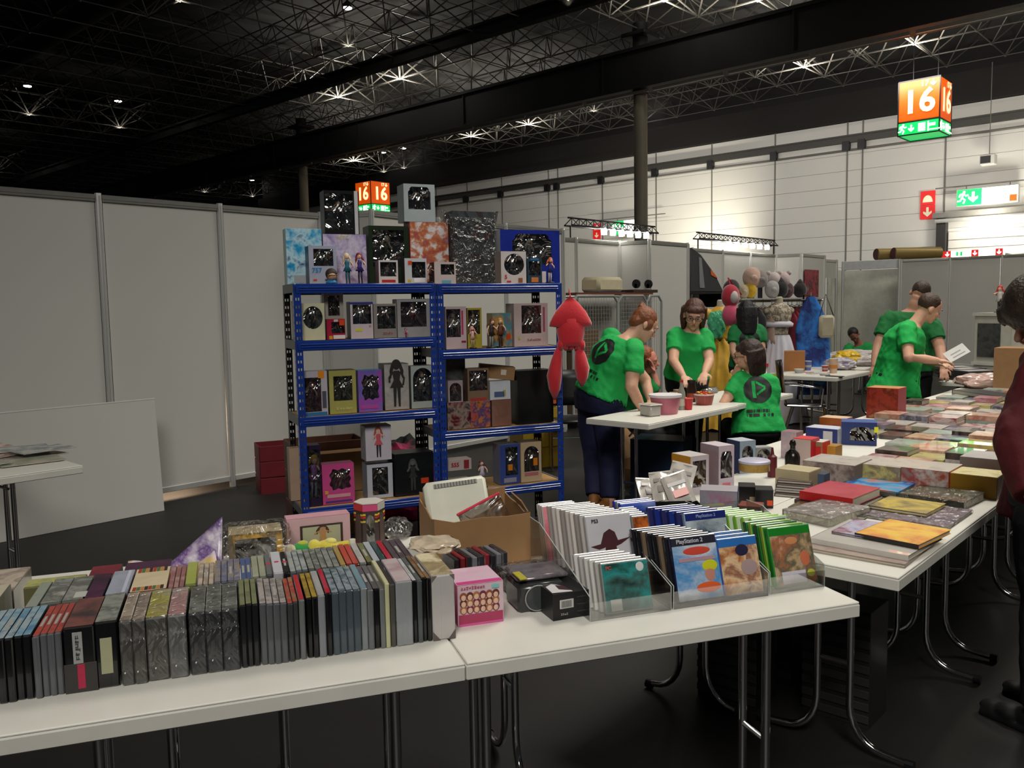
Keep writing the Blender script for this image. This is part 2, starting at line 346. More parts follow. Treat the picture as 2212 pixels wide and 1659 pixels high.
for a, b_ in sel[300:]: mb.tube([a, b_], .016, 4, cap=False)
mb.build('strut', STEEL, tr, kind='stuff')
mb = MB()
for p in nodes.values():
    if inview(p): mb.ell(p, .045, n=6, k=4)
mb.build('node', STEEL, tr, kind='stuff')
# lamps sitting in the frame; an added upward spot below each brightens nearby struts
LENS = mat('lit_lamp_lens', (1, .96, .88, 1), .3, emit=40, var=0); HOUS = mat('lamp_housing', '5A5754', .5, .5)
PLACES = ['under the crossing of the far truss left of centre', 'at the top edge, left of centre', 'in the dark ceiling over the first wall panel joint', 'at the left edge over the partition, upper', 'at the left edge over the partition, lower', 'over the third wall panel, fainter', 'over the left column, low', 'between the column and the far hall wall', 'left of the beige column above the wall tray', 'just right of the beige column', 'above the beam, left of the pair', 'above the beam, right of the pair', 'below the beam by the left column', 'below the beam over the large grey carton', 'below the beam, right of centre', 'below the beam between column and cube sign', 'behind the near cube sign', 'at the top over the beige column', 'at the top right of the column', 'at the top left of the column', 'at the top right corner', 'far low one left of the distant cube sign']
for n_, (p, e) in enumerate(LP):
    big = e > 100
    nm = 'ceiling_floodlight' if big else 'ceiling_lamp'
    L_ = E(nm, ('cluster floodlight in the roof truss, ' if big else 'small downlight in the roof truss, ')+PLACES[n_], 'lamp', p+V((0, 0, .62)), 0, 'floodlights in the roof truss' if big else 'downlights in the roof truss')
    if big:
        for dx in (-.42, 0, .42):
            MB().lathe([(.05, .16), (.13, .1), (.15, 0)], 12, TR((dx, 0, .02))).build('housing', HOUS, L_, True); MB().lathe([(.14, 0), (.14, -.015)], 12, TR((dx, 0, .02))).build('lens', LENS, L_)
        MB().box(-.6, .6, -.03, .03, .16, .2).build('bracket', HOUS, L_)
    else:
        MB().lathe([(.04, .16), (.1, .1), (.13, 0)], 12, TR((0, 0, .3))).build('housing', HOUS, L_, True); MB().lathe([(.12, 0), (.12, -.015)], 12, TR((0, 0, .3))).build('lens', LENS, L_)
    l = bpy.data.lights.new('added_uplight', 'SPOT'); l.spot_size = radians(160 if big else 110); l.spot_blend = .5; l.energy = e*(3.4 if big else .9); l.color = (1, .93, .8); l.shadow_soft_size = .1
    o = bpy.data.objects.new('added_uplight', l); COL.objects.link(o); o.parent = L_; o.rotation_euler = (pi, 0, 0); o.location = (0, 0, -.78 if not big else -1.0)
# ------------------------------------------------- signs
ORG = mat('lit_orange_panel', hx('E4540A'), .4, emit=.9, var=0); YEL = mat('lit_yellow_letter', hx('FFF0B0'), .4, emit=1.8, var=0)
GRN = mat('lit_green_panel', hx('10C860'), .4, emit=1.2, var=0); WLT = mat('lit_white_sign', hx('FFFFF4'), .4, emit=3, var=0); REDP = mat('lit_red_sign', hx('D82020'), .5, emit=.65, var=0)
def arrow(T, s, m_, par):
    MB().prism([(-.12*s, .5*s), (.12*s, .5*s), (.12*s, -.05*s), (.42*s, -.05*s+.15*s), (.42*s, -.12*s), (0, -.5*s), (-.42*s, -.12*s), (-.42*s, .1*s), (-.12*s, -.05*s)], -.001, .001, T).build('arrow', m_, par)
def man(T, s, m_, par):
    mb = MB(); mb.ell((.05*s, 0, .42*s), (.1*s, .002, .1*s), n=10, k=6)
    for a in ([(.0, .3), (-.1, 0)], [(-.1, 0), (.12, -.18), (.0, -.45)], [(-.1, 0), (-.2, -.22), (-.42, -.25)], [(0, .3), (.2, .12), (.35, .2)], [(0, .3), (-.22, .25), (-.3, .05)]):
        mb.tube([(x*s, 0, z*s) for x, z in a], .065*s, 6)
    mb.v = [tuple(T @ V(q)) for q in mb.v]; mb.build('pictogram', m_, par)
def cube_sign(px, py0, py1, Y, w, label):
    P = atY(px, py0, Y); P2 = atY(px, py1, Y); h = P.z-P2.z; x, z = P.x, P2.z; hg = h*.25
    s = E('hall_sign', label, 'sign', (x-w/2, Y+w/2, z)); d = w/2
    MB().cbox(-d, d, -d, d, hg+.02, h, .012).build('orange_panel', ORG, s); MB().cbox(-d, d, -d, d, 0.02, hg-.01, .012).build('green_panel', GRN, s)
    fr = MB()
    for zz in (0, hg-.012, h-.01): 
        for a in ((-d, d, -d-.006, -d+.01), (-d, d, d-.01, d+.006), (-d-.006, -d+.01, -d, d), (d-.01, d+.006, -d, d)): fr.box(*a, zz, zz+.025)
    for a, b in ((-d, -d), (d, -d), (-d, d), (d, d)): fr.box(a-.012, a+.012, b-.012, b+.012, 0, h)
    fr.build('frame', DKMET, s); 
    for dx in (-.3*w, .3*w): MB().tube([(dx, 0, h), (dx, 0, 9.9-z)], .008, 5).build('hanger', DKMET, s)
    for k, T in enumerate((TR((0, -d-.013, 0)), TR((d+.013, 0, 0), pi/2))):
        u = h/.8
        text('16', .47*u, s, T @ TR((-.0, 0, hg+.27*u)) @ FRONT, YEL, bold=.012*u); text('17', .115*u, s, T @ TR((.08*u, 0, h-.075*u)) @ FRONT, YEL, bold=.003*u)
        arrow(T @ TR((.2*u, 0, h-.075*u)), .1*u, YEL, s)
        man(T @ TR((-.22*u, 0, hg*.5)), .15*u, WLT, s); arrow(T @ TR((-.1*u, 0, hg*.5)), .1*u, WLT, s)
        MB().box(0, .1*u, -.002, .002, .04*u, hg-.04*u, T).box(.13*u, .15*u, -.002, .002, .03*u, hg-.03*u, T).box(.15*u, .24*u, -.002, .002, hg*.5, hg*.5+.04*u, T).box(.15*u, .3*u, -.002, .002, .04*u, .055*u, T).build('pictogram', WLT, s)
    return s
cube_sign(2032, 163, 283, 20, .85, 'orange illuminated hanging cube sign 16 at upper right before the white hall wall')
cube_sign(800, 390, 456, 20, .9, 'distant orange illuminated cube sign 16 seen over the blue shelf boxes')
def exit_sign(x0, y0, x1, y1, label):
    P = atY(x0, y0, HY-.5); Q = atY(x1, y1, HY-.5); w_ = Q.x-P.x; h = P.z-Q.z
    s = E('exit_sign', label, 'sign', (P.x, HY-.5, Q.z))
    MB().cbox(0, w_, 0, .14, 0, h, .01).build('housing', ALU, s); MB().box(.02, w_*.42, -.004, 0, .02, h-.02).build('green_panel', GRN, s)
    MB().box(w_*.42, w_-.02, -.004, 0, .02, h-.02).build('white_panel', WLT, s); man(TR((w_*.12, -.006, h*.5)), h*.75, WLT, s); arrow(TR((w_*.28, -.006, h*.5)), h*.6, WLT, s)
    MB().box(w_*.86, w_-.04, -.007, -.003, .04, h*.45).build('orange_panel', ORG, s); MB().tube([(-.6, .1, h+.1), (w_+1, .1, h+.1)], .02, 6).build('conduit', SEAM, s)
    for a in (.15, .85): MB().tube([(w_*a, .1, h*.9), (w_*a, .1, h+.1)], .015, 6).build('bracket', SEAM, s)
    for a in (.3, .7): MB().box(w_*a-.02, w_*a+.02, .1, .5, h*.4, h*.6).build('bracket', SEAM, s)
exit_sign(2066, 410, 2200, 436, 'large green and white lit exit sign above the rolling gate')
exit_sign(1321, 478, 1385, 504, 'small green and white lit exit sign behind the beige column')
def fire_sign(x0, y0, x1, y1, label):
    P = atY(x0, y0, HY-.04); Q = atY(x1, y1, HY-.04); w_ = Q.x-P.x; h = P.z-Q.z; s = E('fire_alarm_sign', label, 'sign', (P.x+w_/2, HY-.04, Q.z))
    MB().box(-w_/2, w_/2, -.01, .01, h*.51, h).build('red_panel', REDP, s); MB().box(-w_/2, w_/2, -.01, .01, 0, h*.49).build('red_panel', REDP, s)
    CRM = mat('cream_print', 'F2ECC8', .5, emit=.35, var=0)
    MB().prism([(w_*.34*cos(pi*i/12), h*.6+w_*.5*sin(pi*i/12)) for i in range(13)], -.016, -.011).build('pictogram', CRM, s); arrow(TR((0, -.013, h*.25)), h*.34, CRM, s)
fire_sign(1989, 414, 2019, 472, 'red wall sign with bell dome and down arrow left of the gate')
fire_sign(1281, 484, 1297, 516, 'small distant red sign with dome just left of the far exit sign')
# strip of lit signs low over the booth roofs at right
P = atY(2022, 548, 25); Q = atY(2172, 556, 25); s = E('sign_strip', 'long low lit white sign strip with red arrow panels over the booth wall', 'sign', (P.x, 25, P.z-.12))
w_ = Q.x-P.x; MB().cbox(0, w_*.98, 0, .1, 0, .17, .01).build('white_panel', WLT, s)
for a in (.02, .12, .52, .86): MB().box(w_*a, w_*a+.17, -.01, 0, .0, .17).build('red_panel', REDP, s); arrow(TR((w_*a+.085, -.013, .085)), .12, WLT, s)
for a in (.3, .36): MB().box(w_*a, w_*a+.05, -.01, 0, .03, .14).build('green_panel', GRN, s)
MB().box(0, .05, .1, 3, .0, .05).box(w_-.05, w_, .1, 3, 0, .05).build('bracket', SEAM, s)
# loudspeaker box on the wall
P = atY(2137, 345, HY-.6); s = E('wall_speaker', 'small white wall speaker with dark grille under the cable tray', 'speaker', P)
MB().cbox(-.22, .16, -.12, .2, -.14, .14, .015).build('housing', SIDING, s); MB().box(-.2, .06, -.135, -.12, -.1, .1).build('grille', BLACK, s); MB().box(-.03, .03, .2, .6, -.04, .04).build('bracket', SEAM, s); MB().tube([(0, 0, .14), (0, 0, 2.7)], .012, 5).build('cable', SEAM, s)
# two carpet rolls on the booth roof
for px, lb in ((1903, 'left one of two brown and gold carpet rolls on the booth wall top'), (1940, 'right one of two brown and gold carpet rolls on the booth wall top')):
    P = atY(px, 552, 20.6); s = E('carpet_roll', lb, 'roll', (P.x, 20.3, 2.42+.14)); r_ = .135
    MB().tube([(0, 0, 0), (.75, .8, 0)], r_, 18).build('roll', mat('gold_carpet_roll', '9A8350', .35, .3), s, True)
    MB().tube([(-.004, -.005, 0), (0, 0, 0)], r_*.98, 18).build('end', mat('maroon_roll_end', '4A2228', .7), s)
# light trusses on top of the booths
def tops(p0, p1, z, label):
    p0, p1 = V(p0), V(p1); d = p1-p0; L = d.length; s = E('lighting_truss', label, 'truss', (p0.x, p0.y, z), math.atan2(d.y, d.x))
    for yy, zz in ((-.06, 0), (.06, 0), (0, .1)): MB().tube([(0, yy, zz), (L, yy, zz)], .012, 6).build('chord', DKMET, s)
    mb = MB(); n = int(L/.16)
    for i in range(n):
        a = i*L/n; b = (i+1)*L/n; mb.tube([(a, -.06, 0), ((a+b)/2, 0, .1)], .006, 4); mb.tube([((a+b)/2, 0, .1), (b, -.06, 0)], .006, 4); mb.tube([(a, .06, 0), ((a+b)/2, 0, .1)], .006, 4)
    mb.build('lacing', DKMET, s)
    for i in range(6): MB().lathe([(.03, .03), (.045, 0), (.04, -.06)], 10, TR((L*(.35+.1*i), -.05, -.03))).build('lamp', LENS, s)
    for a in (.05, L-.05): MB().tube([(a, 0, -.16), (a, 0, 0)], .012, 5).build('foot', DKMET, s)
tops((-7.0, 8.9), (-7.0, 11.0), 2.56, 'dark lattice truss with bright lamps on the booth wall behind the blue shelf')
tops((-7.1, 12.4), (-7.1, 15.3), 2.56, 'dark lattice truss with bright lamps on the booth wall behind the clothes rail')
spot('booth_spot', atY(1490, 530, 25)+V((0, 0, -.8)), atY(1490, 490, HY), 1100, radians(110), (1, .93, .75), .3, 1)
spot('gate_spot', V((gx+2.6, 25.6, 2.2)), V((gx+2.2, HY, 3.4)), 700, radians(130), (1, .95, .82), .4, 1)
spot('gate_spot', atY(2130, 470, 27)+V((0, 0, 0)), atY(2130, 440, HY), 160, radians(150), (1, .95, .82), .3, 1)
area('light_behind_wall', (-7.3, 3.3, .5), (-6.3, 3.3, 0), .8, .4, 14, (1, .7, .45))
# ================================================================ TABLES
TT = .74
def table(name, label, loc, rz, L, D, frames, group=None, top=TT, caps=True):
    t = E(name, label, 'table', loc, rz, None, group)
    MB().cbox(.0015, L-.0015, .0015, D-.0015, top-.006, top, .002).build('top', WHITE, t)
    MB().cbox(0, L, 0, D, top-.04, top-.006, .003).build('edge', EDGE, t)
    for x in frames:
        m1 = D*.5; r = .0125
        for s in (-1, 1):
            y0 = m1+s*.055; y1 = m1+s*min(.25, D*.48); pts = [(x, y0, top-.05)]
            pts += [(x, y0, .16)] + [(x, y0+s*.115*(1-cos(a)), .16-.135*sin(a)) for a in [pi/2*k/6 for k in range(1, 7)]] + [(x, y1, .018)]
            MB().tube(pts, r, 10).build('leg', CHROME, t, True); MB().tube([(x, y1-s*.015, .018), (x, y1+s*.012, .018)], .0165, 10).build('foot_cap', BLACK, t)
        MB().tube([(x, m1-.055, .3), (x, m1+.055, .3)], .009, 8).build('crossbar', CHROME, t, True); MB().cbox(x-.02, x+.02, m1-.17, m1+.17, top-.06, top-.04, .004).build('hinge_plate', DKMET, t)
        sx = 1 if x < L/2 else -1
        MB().tube([(x, m1, .62), (x+sx*.16, m1, top-.045)], .007, 6).build('brace', CHROME, t, True)
    return t
P0 = at(1007.6, 1433, TT); P0.z = 0; RT = math.atan2(cos(1.24682207-YAW), sin(1.24682207-YAW))
UT = V((cos(RT), sin(RT), 0)); UC = V((-sin(RT), cos(RT), 0))
def G(t, c, z=TT): return P0 + UT*t + UC*c + V((0, 0, z))
table('folding_table', 'white folding table in front at left, under the long DVD row', G(-1.5, 0, 0), RT, 1.498, .524, (.2, .75, 1.38))
table('folding_table', 'white folding table in front at right, under the clear game racks', G(0, 0, 0), RT, 1.036, .512, (.1, .9))
table('folding_table', 'white folding table of the second row, behind the DVDs at left', G(-1.6, .526, 0), RT, 1.1, .524, (.2, .95))
table('folding_table', 'white folding table of the second row, under the open cardboard box', G(-.498, .526, 0), RT, 1.007, .524, (.15, .85))
C3 = at(1942, 1249, TT); X3, Y3 = C3.x, C3.y       # near right corner of the long stall
ys = [(0, 1.32), (1.322, 2.44), (2.442, 3.56), (3.562, 4.7), (4.702, 5.9)]
nm = ['nearest', 'second', 'third', 'fourth', 'farthest']
for k, (a, b) in enumerate(ys):
    # long side runs along Y
    table('folding_table', nm[k]+' white folding table of the right stall, on its aisle side', (X3, Y3+a, 0), pi/2, b-a, .634, (.37, b-a-.13) if k == 0 else (.13, b-a-.15))
    dd = .40 if k == 0 else .634
    table('folding_table', nm[k]+' white folding table of the right stall, on its inner side', (X3-.636, Y3+a, 0), pi/2, b-a, dd, (.34, b-a-.13))
def boxpx(x0, x1, yb, z=TT):
    P = at((x0+x1)/2, yb, z); Z = (P-O).dot(CF); return P, (x1-x0)/FPX*Z, Z
# ================================================================ generic boxed goods
def outline(kind, n=28):
    if kind == 'circle': return [(cos(2*pi*i/n), sin(2*pi*i/n)) for i in range(n)]
    if kind == 'arch': return [(-1, -1), (0, -1), (1, -1), (1, 0), (1, .35)] + [(cos(a), .35+.65*sin(a)) for a in [pi*k/10 for k in range(1, 10)]] + [(-1, .35), (-1, 0)]
    if kind == 'notch': 
        return [(-1, -1), (0, -1), (1, -1), (1, 0), (1, .55), (.86, .7), (.86, .84), (.7, 1), (0, 1), (-.7, 1), (-.86, .84), (-.86, .7), (-1, .55), (-1, 0)]
    if kind == 'cloud': return [((.92+.08*cos(9*a))*max(-1, min(1, 1.25*cos(a))), (.92+.08*cos(9*a))*max(-1, min(1, 1.25*sin(a)))) for a in [2*pi*k/54 for k in range(54)]]
    return [(-1, -1), (0, -1), (1, -1), (1, 0), (1, 1), (0, 1), (-1, 1), (-1, 0)]
def faceplate(w, h, win, kind='rect', y=0, th=.002):
    x0, x1, z0, z1 = win; cx_, cz = (x0+x1)/2, (z0+z1)/2; rx, rz_ = (x1-x0)/2, (z1-z0)/2
    inner = [(cx_+rx*a, cz+rz_*b) for a, b in outline(kind)]
    ang = [math.atan2((b-cz), (a-cx_)) for a, b in inner]
    cor = [(-w/2, 0), (w/2, 0), (w/2, h), (-w/2, h)]
    pts = [(math.atan2(b-cz, a-cx_), a, b) for a, b in inner]
    for a, b in cor:
        th_ = math.atan2(b-cz, a-cx_); best = min(range(len(inner)), key=lambda i: abs((ang[i]-th_+pi) % (2*pi)-pi)); pts.append((th_, inner[best][0], inner[best][1]))
    pts.sort(); vs = []; n = len(pts)
    for (th_, a, b) in pts:
        dx, dz = cos(th_), sin(th_); s = min(((w/2-cx_)/dx if dx > 1e-9 else (-w/2-cx_)/dx if dx < -1e-9 else 9), ((h-cz)/dz if dz > 1e-9 else -cz/dz if dz < -1e-9 else 9))
        vs += [(a, y, b), (cx_+dx*s, y, cz+dz*s), (a, y+th, b), (cx_+dx*s, y+th, cz+dz*s)]
    mb = MB(); fs = []
    for i in range(n):
        j = (i+1) % n; fs += [(4*i, 4*i+1, 4*j+1, 4*j), (4*i, 4*j, 4*j+2, 4*i+2)]
    mb.add(vs, fs); mb.fix = False; return mb
def doll(H, hair, top, legs, skin='E2B79C', seed=0, skirt=True):
    r = random.Random(seed); mb = MB(); s = H
    lean = r.uniform(-.06, .06)
    for q in (-1, 1): mb.tube([(q*.05*s, 0, 0), (q*.045*s+lean*.3*s, 0, .24*s), (q*.04*s, 0, .47*s)], .035*s, 7, mi=2, rr=[.022*s, .032*s, .042*s])
    mb.lathe([(.15*s if skirt else .075*s, .4*s), (.065*s, .56*s), (.085*s, .68*s), (.06*s, .76*s)], 10, M.Translation((lean*s*.5, 0, 0)), 1, 1, .7)
    for q in (-1, 1):
        a = r.uniform(-.3, 1.2); mb.tube([(q*.08*s, 0, .74*s), (q*(.16)*s, -.04*s, (.6+.08*a)*s), (q*(.14+.06*a)*s, -.08*s, (.47+.2*a)*s)], .022*s, 6, mi=3)
    mb.ell((lean*s, -.01*s, .87*s), (.075*s, .075*s, .09*s), n=10, k=7, mi=3); mb.ell((lean*s, .015*s, .9*s), (.098*s, .09*s, .1*s), n=10, k=7, mi=0)
    for q in (-1, 1): mb.tube([(q*.07*s+lean*s, .02*s, .9*s), (q*.12*s, .03*s, .75*s), (q*.13*s, .02*s, .6*s)], .03*s, 6, mi=0, rr=[.04*s, .035*s, .01*s])
    return mb, [C(hair, .5), C(top, .5), C(legs, .5), C(skin, .5)]
def figbox(name, label, cat, loc, rz, w, d, h, front, side=None, win=None, kind='rect', inner='3C3E42', fig=None, group=None, sticker=None, lid=None, txt=None, film=True, tilt=None):
    """carton with an optional see-through window, figure and stickers. win in fractions of w and h"""
    front = C(front, .35) if isinstance(front, str) else front; side = front if side is None else (C(side, .4) if isinstance(side, str) else side)
    b = E(name, label, cat, loc, rz, group, tilt); mb = MB()
    x = w/2; t_ = .002
    if win:
        mb.box(-x, -x+t_, 0.002, d, 0, h).box(x-t_, x, 0.002, d, 0, h).box(-x, x, d-t_, d, 0, h).box(-x+t_, x-t_, .002, d-t_, 0, t_).box(-x+t_, x-t_, .002, d-t_, h-t_, h); mb.build('carton', side, b)
        W = (-x+win[0]*w, -x+win[1]*w, win[2]*h, win[3]*h); faceplate(w, h, W, kind).build('front_panel', front, b)
        MB().box(-x+.004, x-.004, d*.8, d*.82, .004, h-.004).box(-x+.004, x-.004, .004, d*.8, max(.004, W[2]-.012), max(.006, W[2]-.01)).build('lining', C(inner, .7), b)
        if film: MB().box(W[0]-.002, W[1]+.002, .003, .0035, W[2]-.002, W[3]+.002).build('window', WIN, b)
        if fig:
            H = (W[3]-W[2])*.88; q, ms = doll(H, *fig); o = q.build('figure', ms, b, 'all'); o.location = ((W[0]+W[1])/2, d*.42, W[2])
    else:
        mb.cbox(-x, x, .001, d, 0, h, .0015); mb.build('carton', side, b); MB().cbox(-x+.001, x-.001, -.0006, .001, .001, h-.001, .0003).build('front_panel', front, b)
    if lid: MB().box(-x+.001, x-.001, .001, d-.001, h, h+.0012).build('lid', C(lid, .4) if isinstance(lid, str) else lid, b)
    if sticker:
        for (fx, fz, sw, sh, c) in sticker: MB().cbox(-x+fx*w-sw/2, -x+fx*w+sw/2, -.0022, -.0008, fz*h-sh/2, fz*h+sh/2, .0004).build('sticker', C(c, .45), b)
    if txt:
        for (s_, fx, fz, sz, c) in txt: text(s_, sz, b, TR((-x+fx*w, -.0026, fz*h)) @ FRONT, C(c, .5), bold=.001)
    return b
# ================================================================ BLUE SHELF UNITS
SB = mat('blue_powder_coat', '193787', .28, coat=.4, var=.04); SBK = mat('black_powder_coat', '0D0D0F', .4); CHIP = mat('chipboard', 'A5814F', .8, bump=.1, var=.12, vs=40); GREYS = mat('grey_shelf_side', '5E6468', .4)
RS = radians(66.1); _q = J(643, 860, 1)-O
def old(Y0):   # point of the pixel ray whose distance along the camera's level heading is Y0
    h_ = V((-sin(YAW), cos(YAW), 0)); d = ray(643, 860); return O + d*(Y0/d.dot(h_))
S0 = old(4.86); S0.z = 0; US = V((cos(RS), sin(RS), 0)); UB = V((-sin(RS), cos(RS), 0))
def SP(u, y, z): return S0 + US*u + UB*y + V((0, 0, z))
def su(px, py, ins): Q = onp(px, py, SP(0, ins, 0), UB); return (Q-S0).dot(US), Q.z
SD = .37
def shelf_unit(u0, u1, levels, H, label, hl=1.65):
    s = E('shelf_unit', label, 'shelf', SP(u0, 0, 0), RS); w = u1-u0
    for i, (x, y) in enumerate(((0, 0), (w, 0), (0, SD), (w, SD))):
        sx = 1 if x == 0 else -1; sy = 1 if y == 0 else -1; mb = MB()
        n = int(H/.045); wd = .042
        for face in (0, 1):
            def bx(a, b, z0, z1):
                if face == 0: mb.box(min(x+sx*a, x+sx*b), max(x+sx*a, x+sx*b), y if sy > 0 else y-.0018, y+.0018 if sy > 0 else y, z0, z1)
                else: mb.box(x if sx > 0 else x-.0018, x+.0018 if sx > 0 else x, min(y+sy*a, y+sy*b), max(y+sy*a, y+sy*b), z0, z1)
            for a, b in ((0, .01), (.017, .025), (.032, wd)): bx(a, b, 0, H)
            for k in range(n):
                for a, b in ((.01, .017), (.025, .032)): bx(a, b, k*.045, k*.045+.029)
        mb.build('post', SB if y == 0 else SBK, s)
        MB().cbox(min(x, x+sx*.045), max(x, x+sx*.045), min(y, y+sy*.045), max(y, y+sy*.045), 0, .02, .003).build('foot', BLACK, s)
    for z in levels:
        for y, m_ in ((-.004, SB), (SD, SBK)):
            y0, y1 = (y, y+.012) if y < .1 else (y-.008, y+.004)
            mb = MB(); mb.cbox(.012, w-.012, y0, y1, z-.058, z, .004)
            if y < .1: mb.tube([(.03, -.004, z-.022), (w-.03, -.004, z-.022)], .005, 6).tube([(.03, -.004, z-.036), (w-.03, -.004, z-.036)], .005, 6)
            mb.build('beam', m_, s, True)
        for x in (.004, w-.004): MB().cbox(x-.006, x+.006, .01, SD-.01, z-.05, z+.002, .002).build('side_rail', GREYS, s)
        MB().cbox(.012, w-.012, .01, SD-.01, z-.016, z-.003, .001).build('board', CHIP, s)
    return s
LL = (.345, .885, 1.327, 1.655); LR = (.348, .735, 1.243, 1.65)
shelf_unit(0, .856, LL, 1.65, 'left blue metal shelf unit filled with figure boxes')
shelf_unit(.862, 1.72, LR, 1.65, 'right blue metal shelf unit filled with figure boxes')
def sbox(px0, px1, ytop, lev, ins, d, label, front, side=None, rz=0, z=None, name='figure_box', cat='box', ybase=None, **k):
    z = lev if z is None else z; um, _ = su((px0+px1)/2, 860, ins); Pm = SP(um, ins, z); ym = proj(Pm)[1]
    u0 = su(px0, (ytop+ym)/2, ins)[0]; u1 = su(px1, (ytop+ym)/2, ins)[0]; zt = su((px0+px1)/2, ytop, ins)[1]
    return figbox(name, label, cat, SP((u0+u1)/2, ins, z), RS+rz, (u1-u0)*.985, d, zt-z, front, side, **k), zt
T1, T2 = LL[3]+.001, LR[3]+.001
BLUEART = art(['1E6FA8', '2FA0D0', 'BFE3EE', '1A4E8A'], 1.2, 1); LILAC = art(['6C629C', 'A99AC8', 'D8D0E4', '57508A'], 1.3, 2)
sbox(618, 697, 494, T1, .22, .1, 'blue sky-patterned tall carton at the left end of the top shelf', BLUEART, 'A7C0BC', txt=[], sticker=[(.35, .1, .07, .045, 'A9ADB4')])
_, ZL = sbox(698, 793, 506, T1, .22, .13, 'lilac cloudy carton with two small dolls before it', LILAC, '6D6A88', txt=[('~4', .45, .93, .03, 'C8C060')])
o, zt = sbox(700, 776, 412, T1, .22, .12, 'glossy black windowed carton stacked highest at the left', '16151A', '6E7074', z=ZL+.001, win=(.02, .82, .1, .93), fig=('2A1620', '4A2A3A', '2A2226'), sticker=[(.92, .5, .022, .26, 'C9CACC')])
sbox(797, 884, 488, T1, .22, .14, 'dark green windowed carton in shiny film', '1F2E1F', '343B33', win=(.09, .88, .3, .93), fig=('B8B8B0', '30402C', '22301E'))
_, ZP = sbox(886, 970, 480, T1, .22, .13, 'pale carton with red edges and orange swirls', art(['C8C2CC', 'E4DEE0', 'C07A52', 'B04A40', '8A86A0'], 1.4, 3), 'A8403A')
sbox(872, 940, 398, T1, .22, .14, 'silver windowed carton on top of the pale red-edged one', 'AEB8BA', '8E9A9C', z=ZP+.001, win=(.14, .86, .33, .93), kind='notch', fig=('8A5A3A', '5A5648', '3E3A30'), lid='8C9698')
sbox(978, 1070, 456, T2, .17, .17, 'large dark grey carton wrapped in wrinkled plastic', art(['33383A', '3C4143', '4A4F50', '2A2E30', '6A4A44'], 1.5, 4), '3A3F40')
bb = [c for c in COL.objects if str(c.get('label')).startswith('large dark grey carton')][0]
MB().cbox(-.155, .155, -.006, .18, 0, .43, .012).build('film', FILM, bb)
for sx in (-1, 1): MB().prism([(0, 0), (sx*.07, .05), (sx*.06, .0), (sx*.05, -.05)], -.01, .03, TR((sx*.12, .05, .425))).build('film_corner', clear('bag_film', tint=(.86, .84, .82), fac=.3, rough=.2, wav=9), bb)
sbox(1080, 1210, 497, T2, .2, .12, 'wide dark blue carton with big notched window and white base', art(['1C2A80', '202F90', '182470'], 1, 5), 'A8A8AC', win=(.2, .86, .36, .93), kind='notch', fig=('C0C0C4', '6A6A70', '4A4A50'), sticker=[(.5, .13, .225, .075, 'CFC8D0')])
sbox(667, 728, 531, T1, .08, .11, 'grey windowed carton numbered 757', 'A9AEC2', '2E4A5A', win=(.17, .88, .47, .92), fig=('7A8088', '5A6068', '40444A', 'B9B4B0'), txt=[('757', .27, .35, .038, '2E7FC0')], sticker=[(.2, .1, .022, .01, 'C04040'), (.6, .1, .015, .008, '404040')])
sbox(818, 860, 562, T1, .06, .08, 'small white windowed carton with red base, mid top shelf', 'D5CDCB', '4A2A28', win=(.08, .92, .3, .92), fig=('C03030', 'C8C0BC', '505050'), sticker=[(.5, .1, .085, .016, 'B02A30')])
sbox(874, 922, 558, T1, .06, .08, 'small white carton with orange sticker and black window', 'C6CBD2', '3C3430', win=(.32, .95, .22, .86), fig=('2A5AA0', '20242A', '303030'), sticker=[(.24, .82, .024, .024, 'D4481C'), (.2, .1, .02, .016, 'C8B020'), (.66, .12, .07, .025, 'E8E8EA')])
sbox(938, 985, 566, T2, .02, .09, 'small pale windowed carton with teal base near the shelf join', 'C9B9B6', '3E3032', win=(.3, .93, .42, .9), fig=('30303A', 'D0A0A0', '4A4A50'), sticker=[(.55, .09, .06, .02, '6AA8B8')])
sbox(1082, 1137, 543, T2, .05, .1, 'white carton with round window on the right top shelf', 'CBC3C2', '8F8480', win=(.12, .92, .26, .93), kind='circle', fig=('7A5A4A', 'A0A8A4', '707A78'), txt=[('5', .18, .2, .035, 'B02030')], sticker=[(.3, .06, .03, .012, 'B04050'), (.76, .1, .03, .03, '8A5A3A')])
sbox(1139, 1171, 558, T2, .05, .08, 'narrow teal and navy carton beside the round-window box', '2E4454', '22303A', win=(.1, .9, .32, .88), fig=('8A98A8', '5A6A7A', '384450'), sticker=[(.5, .14, .05, .03, 'C87840'), (.75, .84, .012, .012, 'DADADA'), (.5, .95, .06, .012, '2A6A9A')])
def figurine(px, ytop, P, label, cols, seed, name='figurine', skirt=True, base=True, rz=0, lie=0):
    Z = (P-O).dot(CF); yb = proj(P)[1]; H = max(.03, (yb-ytop)/FPX*Z); f = E(name, label, 'figurine', P, RS+rz)
    q, ms = doll(H-(.008 if base else 0), *cols, seed=seed, skirt=skirt); o = q.build('body', ms, f, 'all'); o.location = (0, 0, .008 if base else 0)
    if base: MB().lathe([(.17*H, 0), (.17*H, .006), (.16*H, .008)], 14).build('base', BLACK, f)
    return f
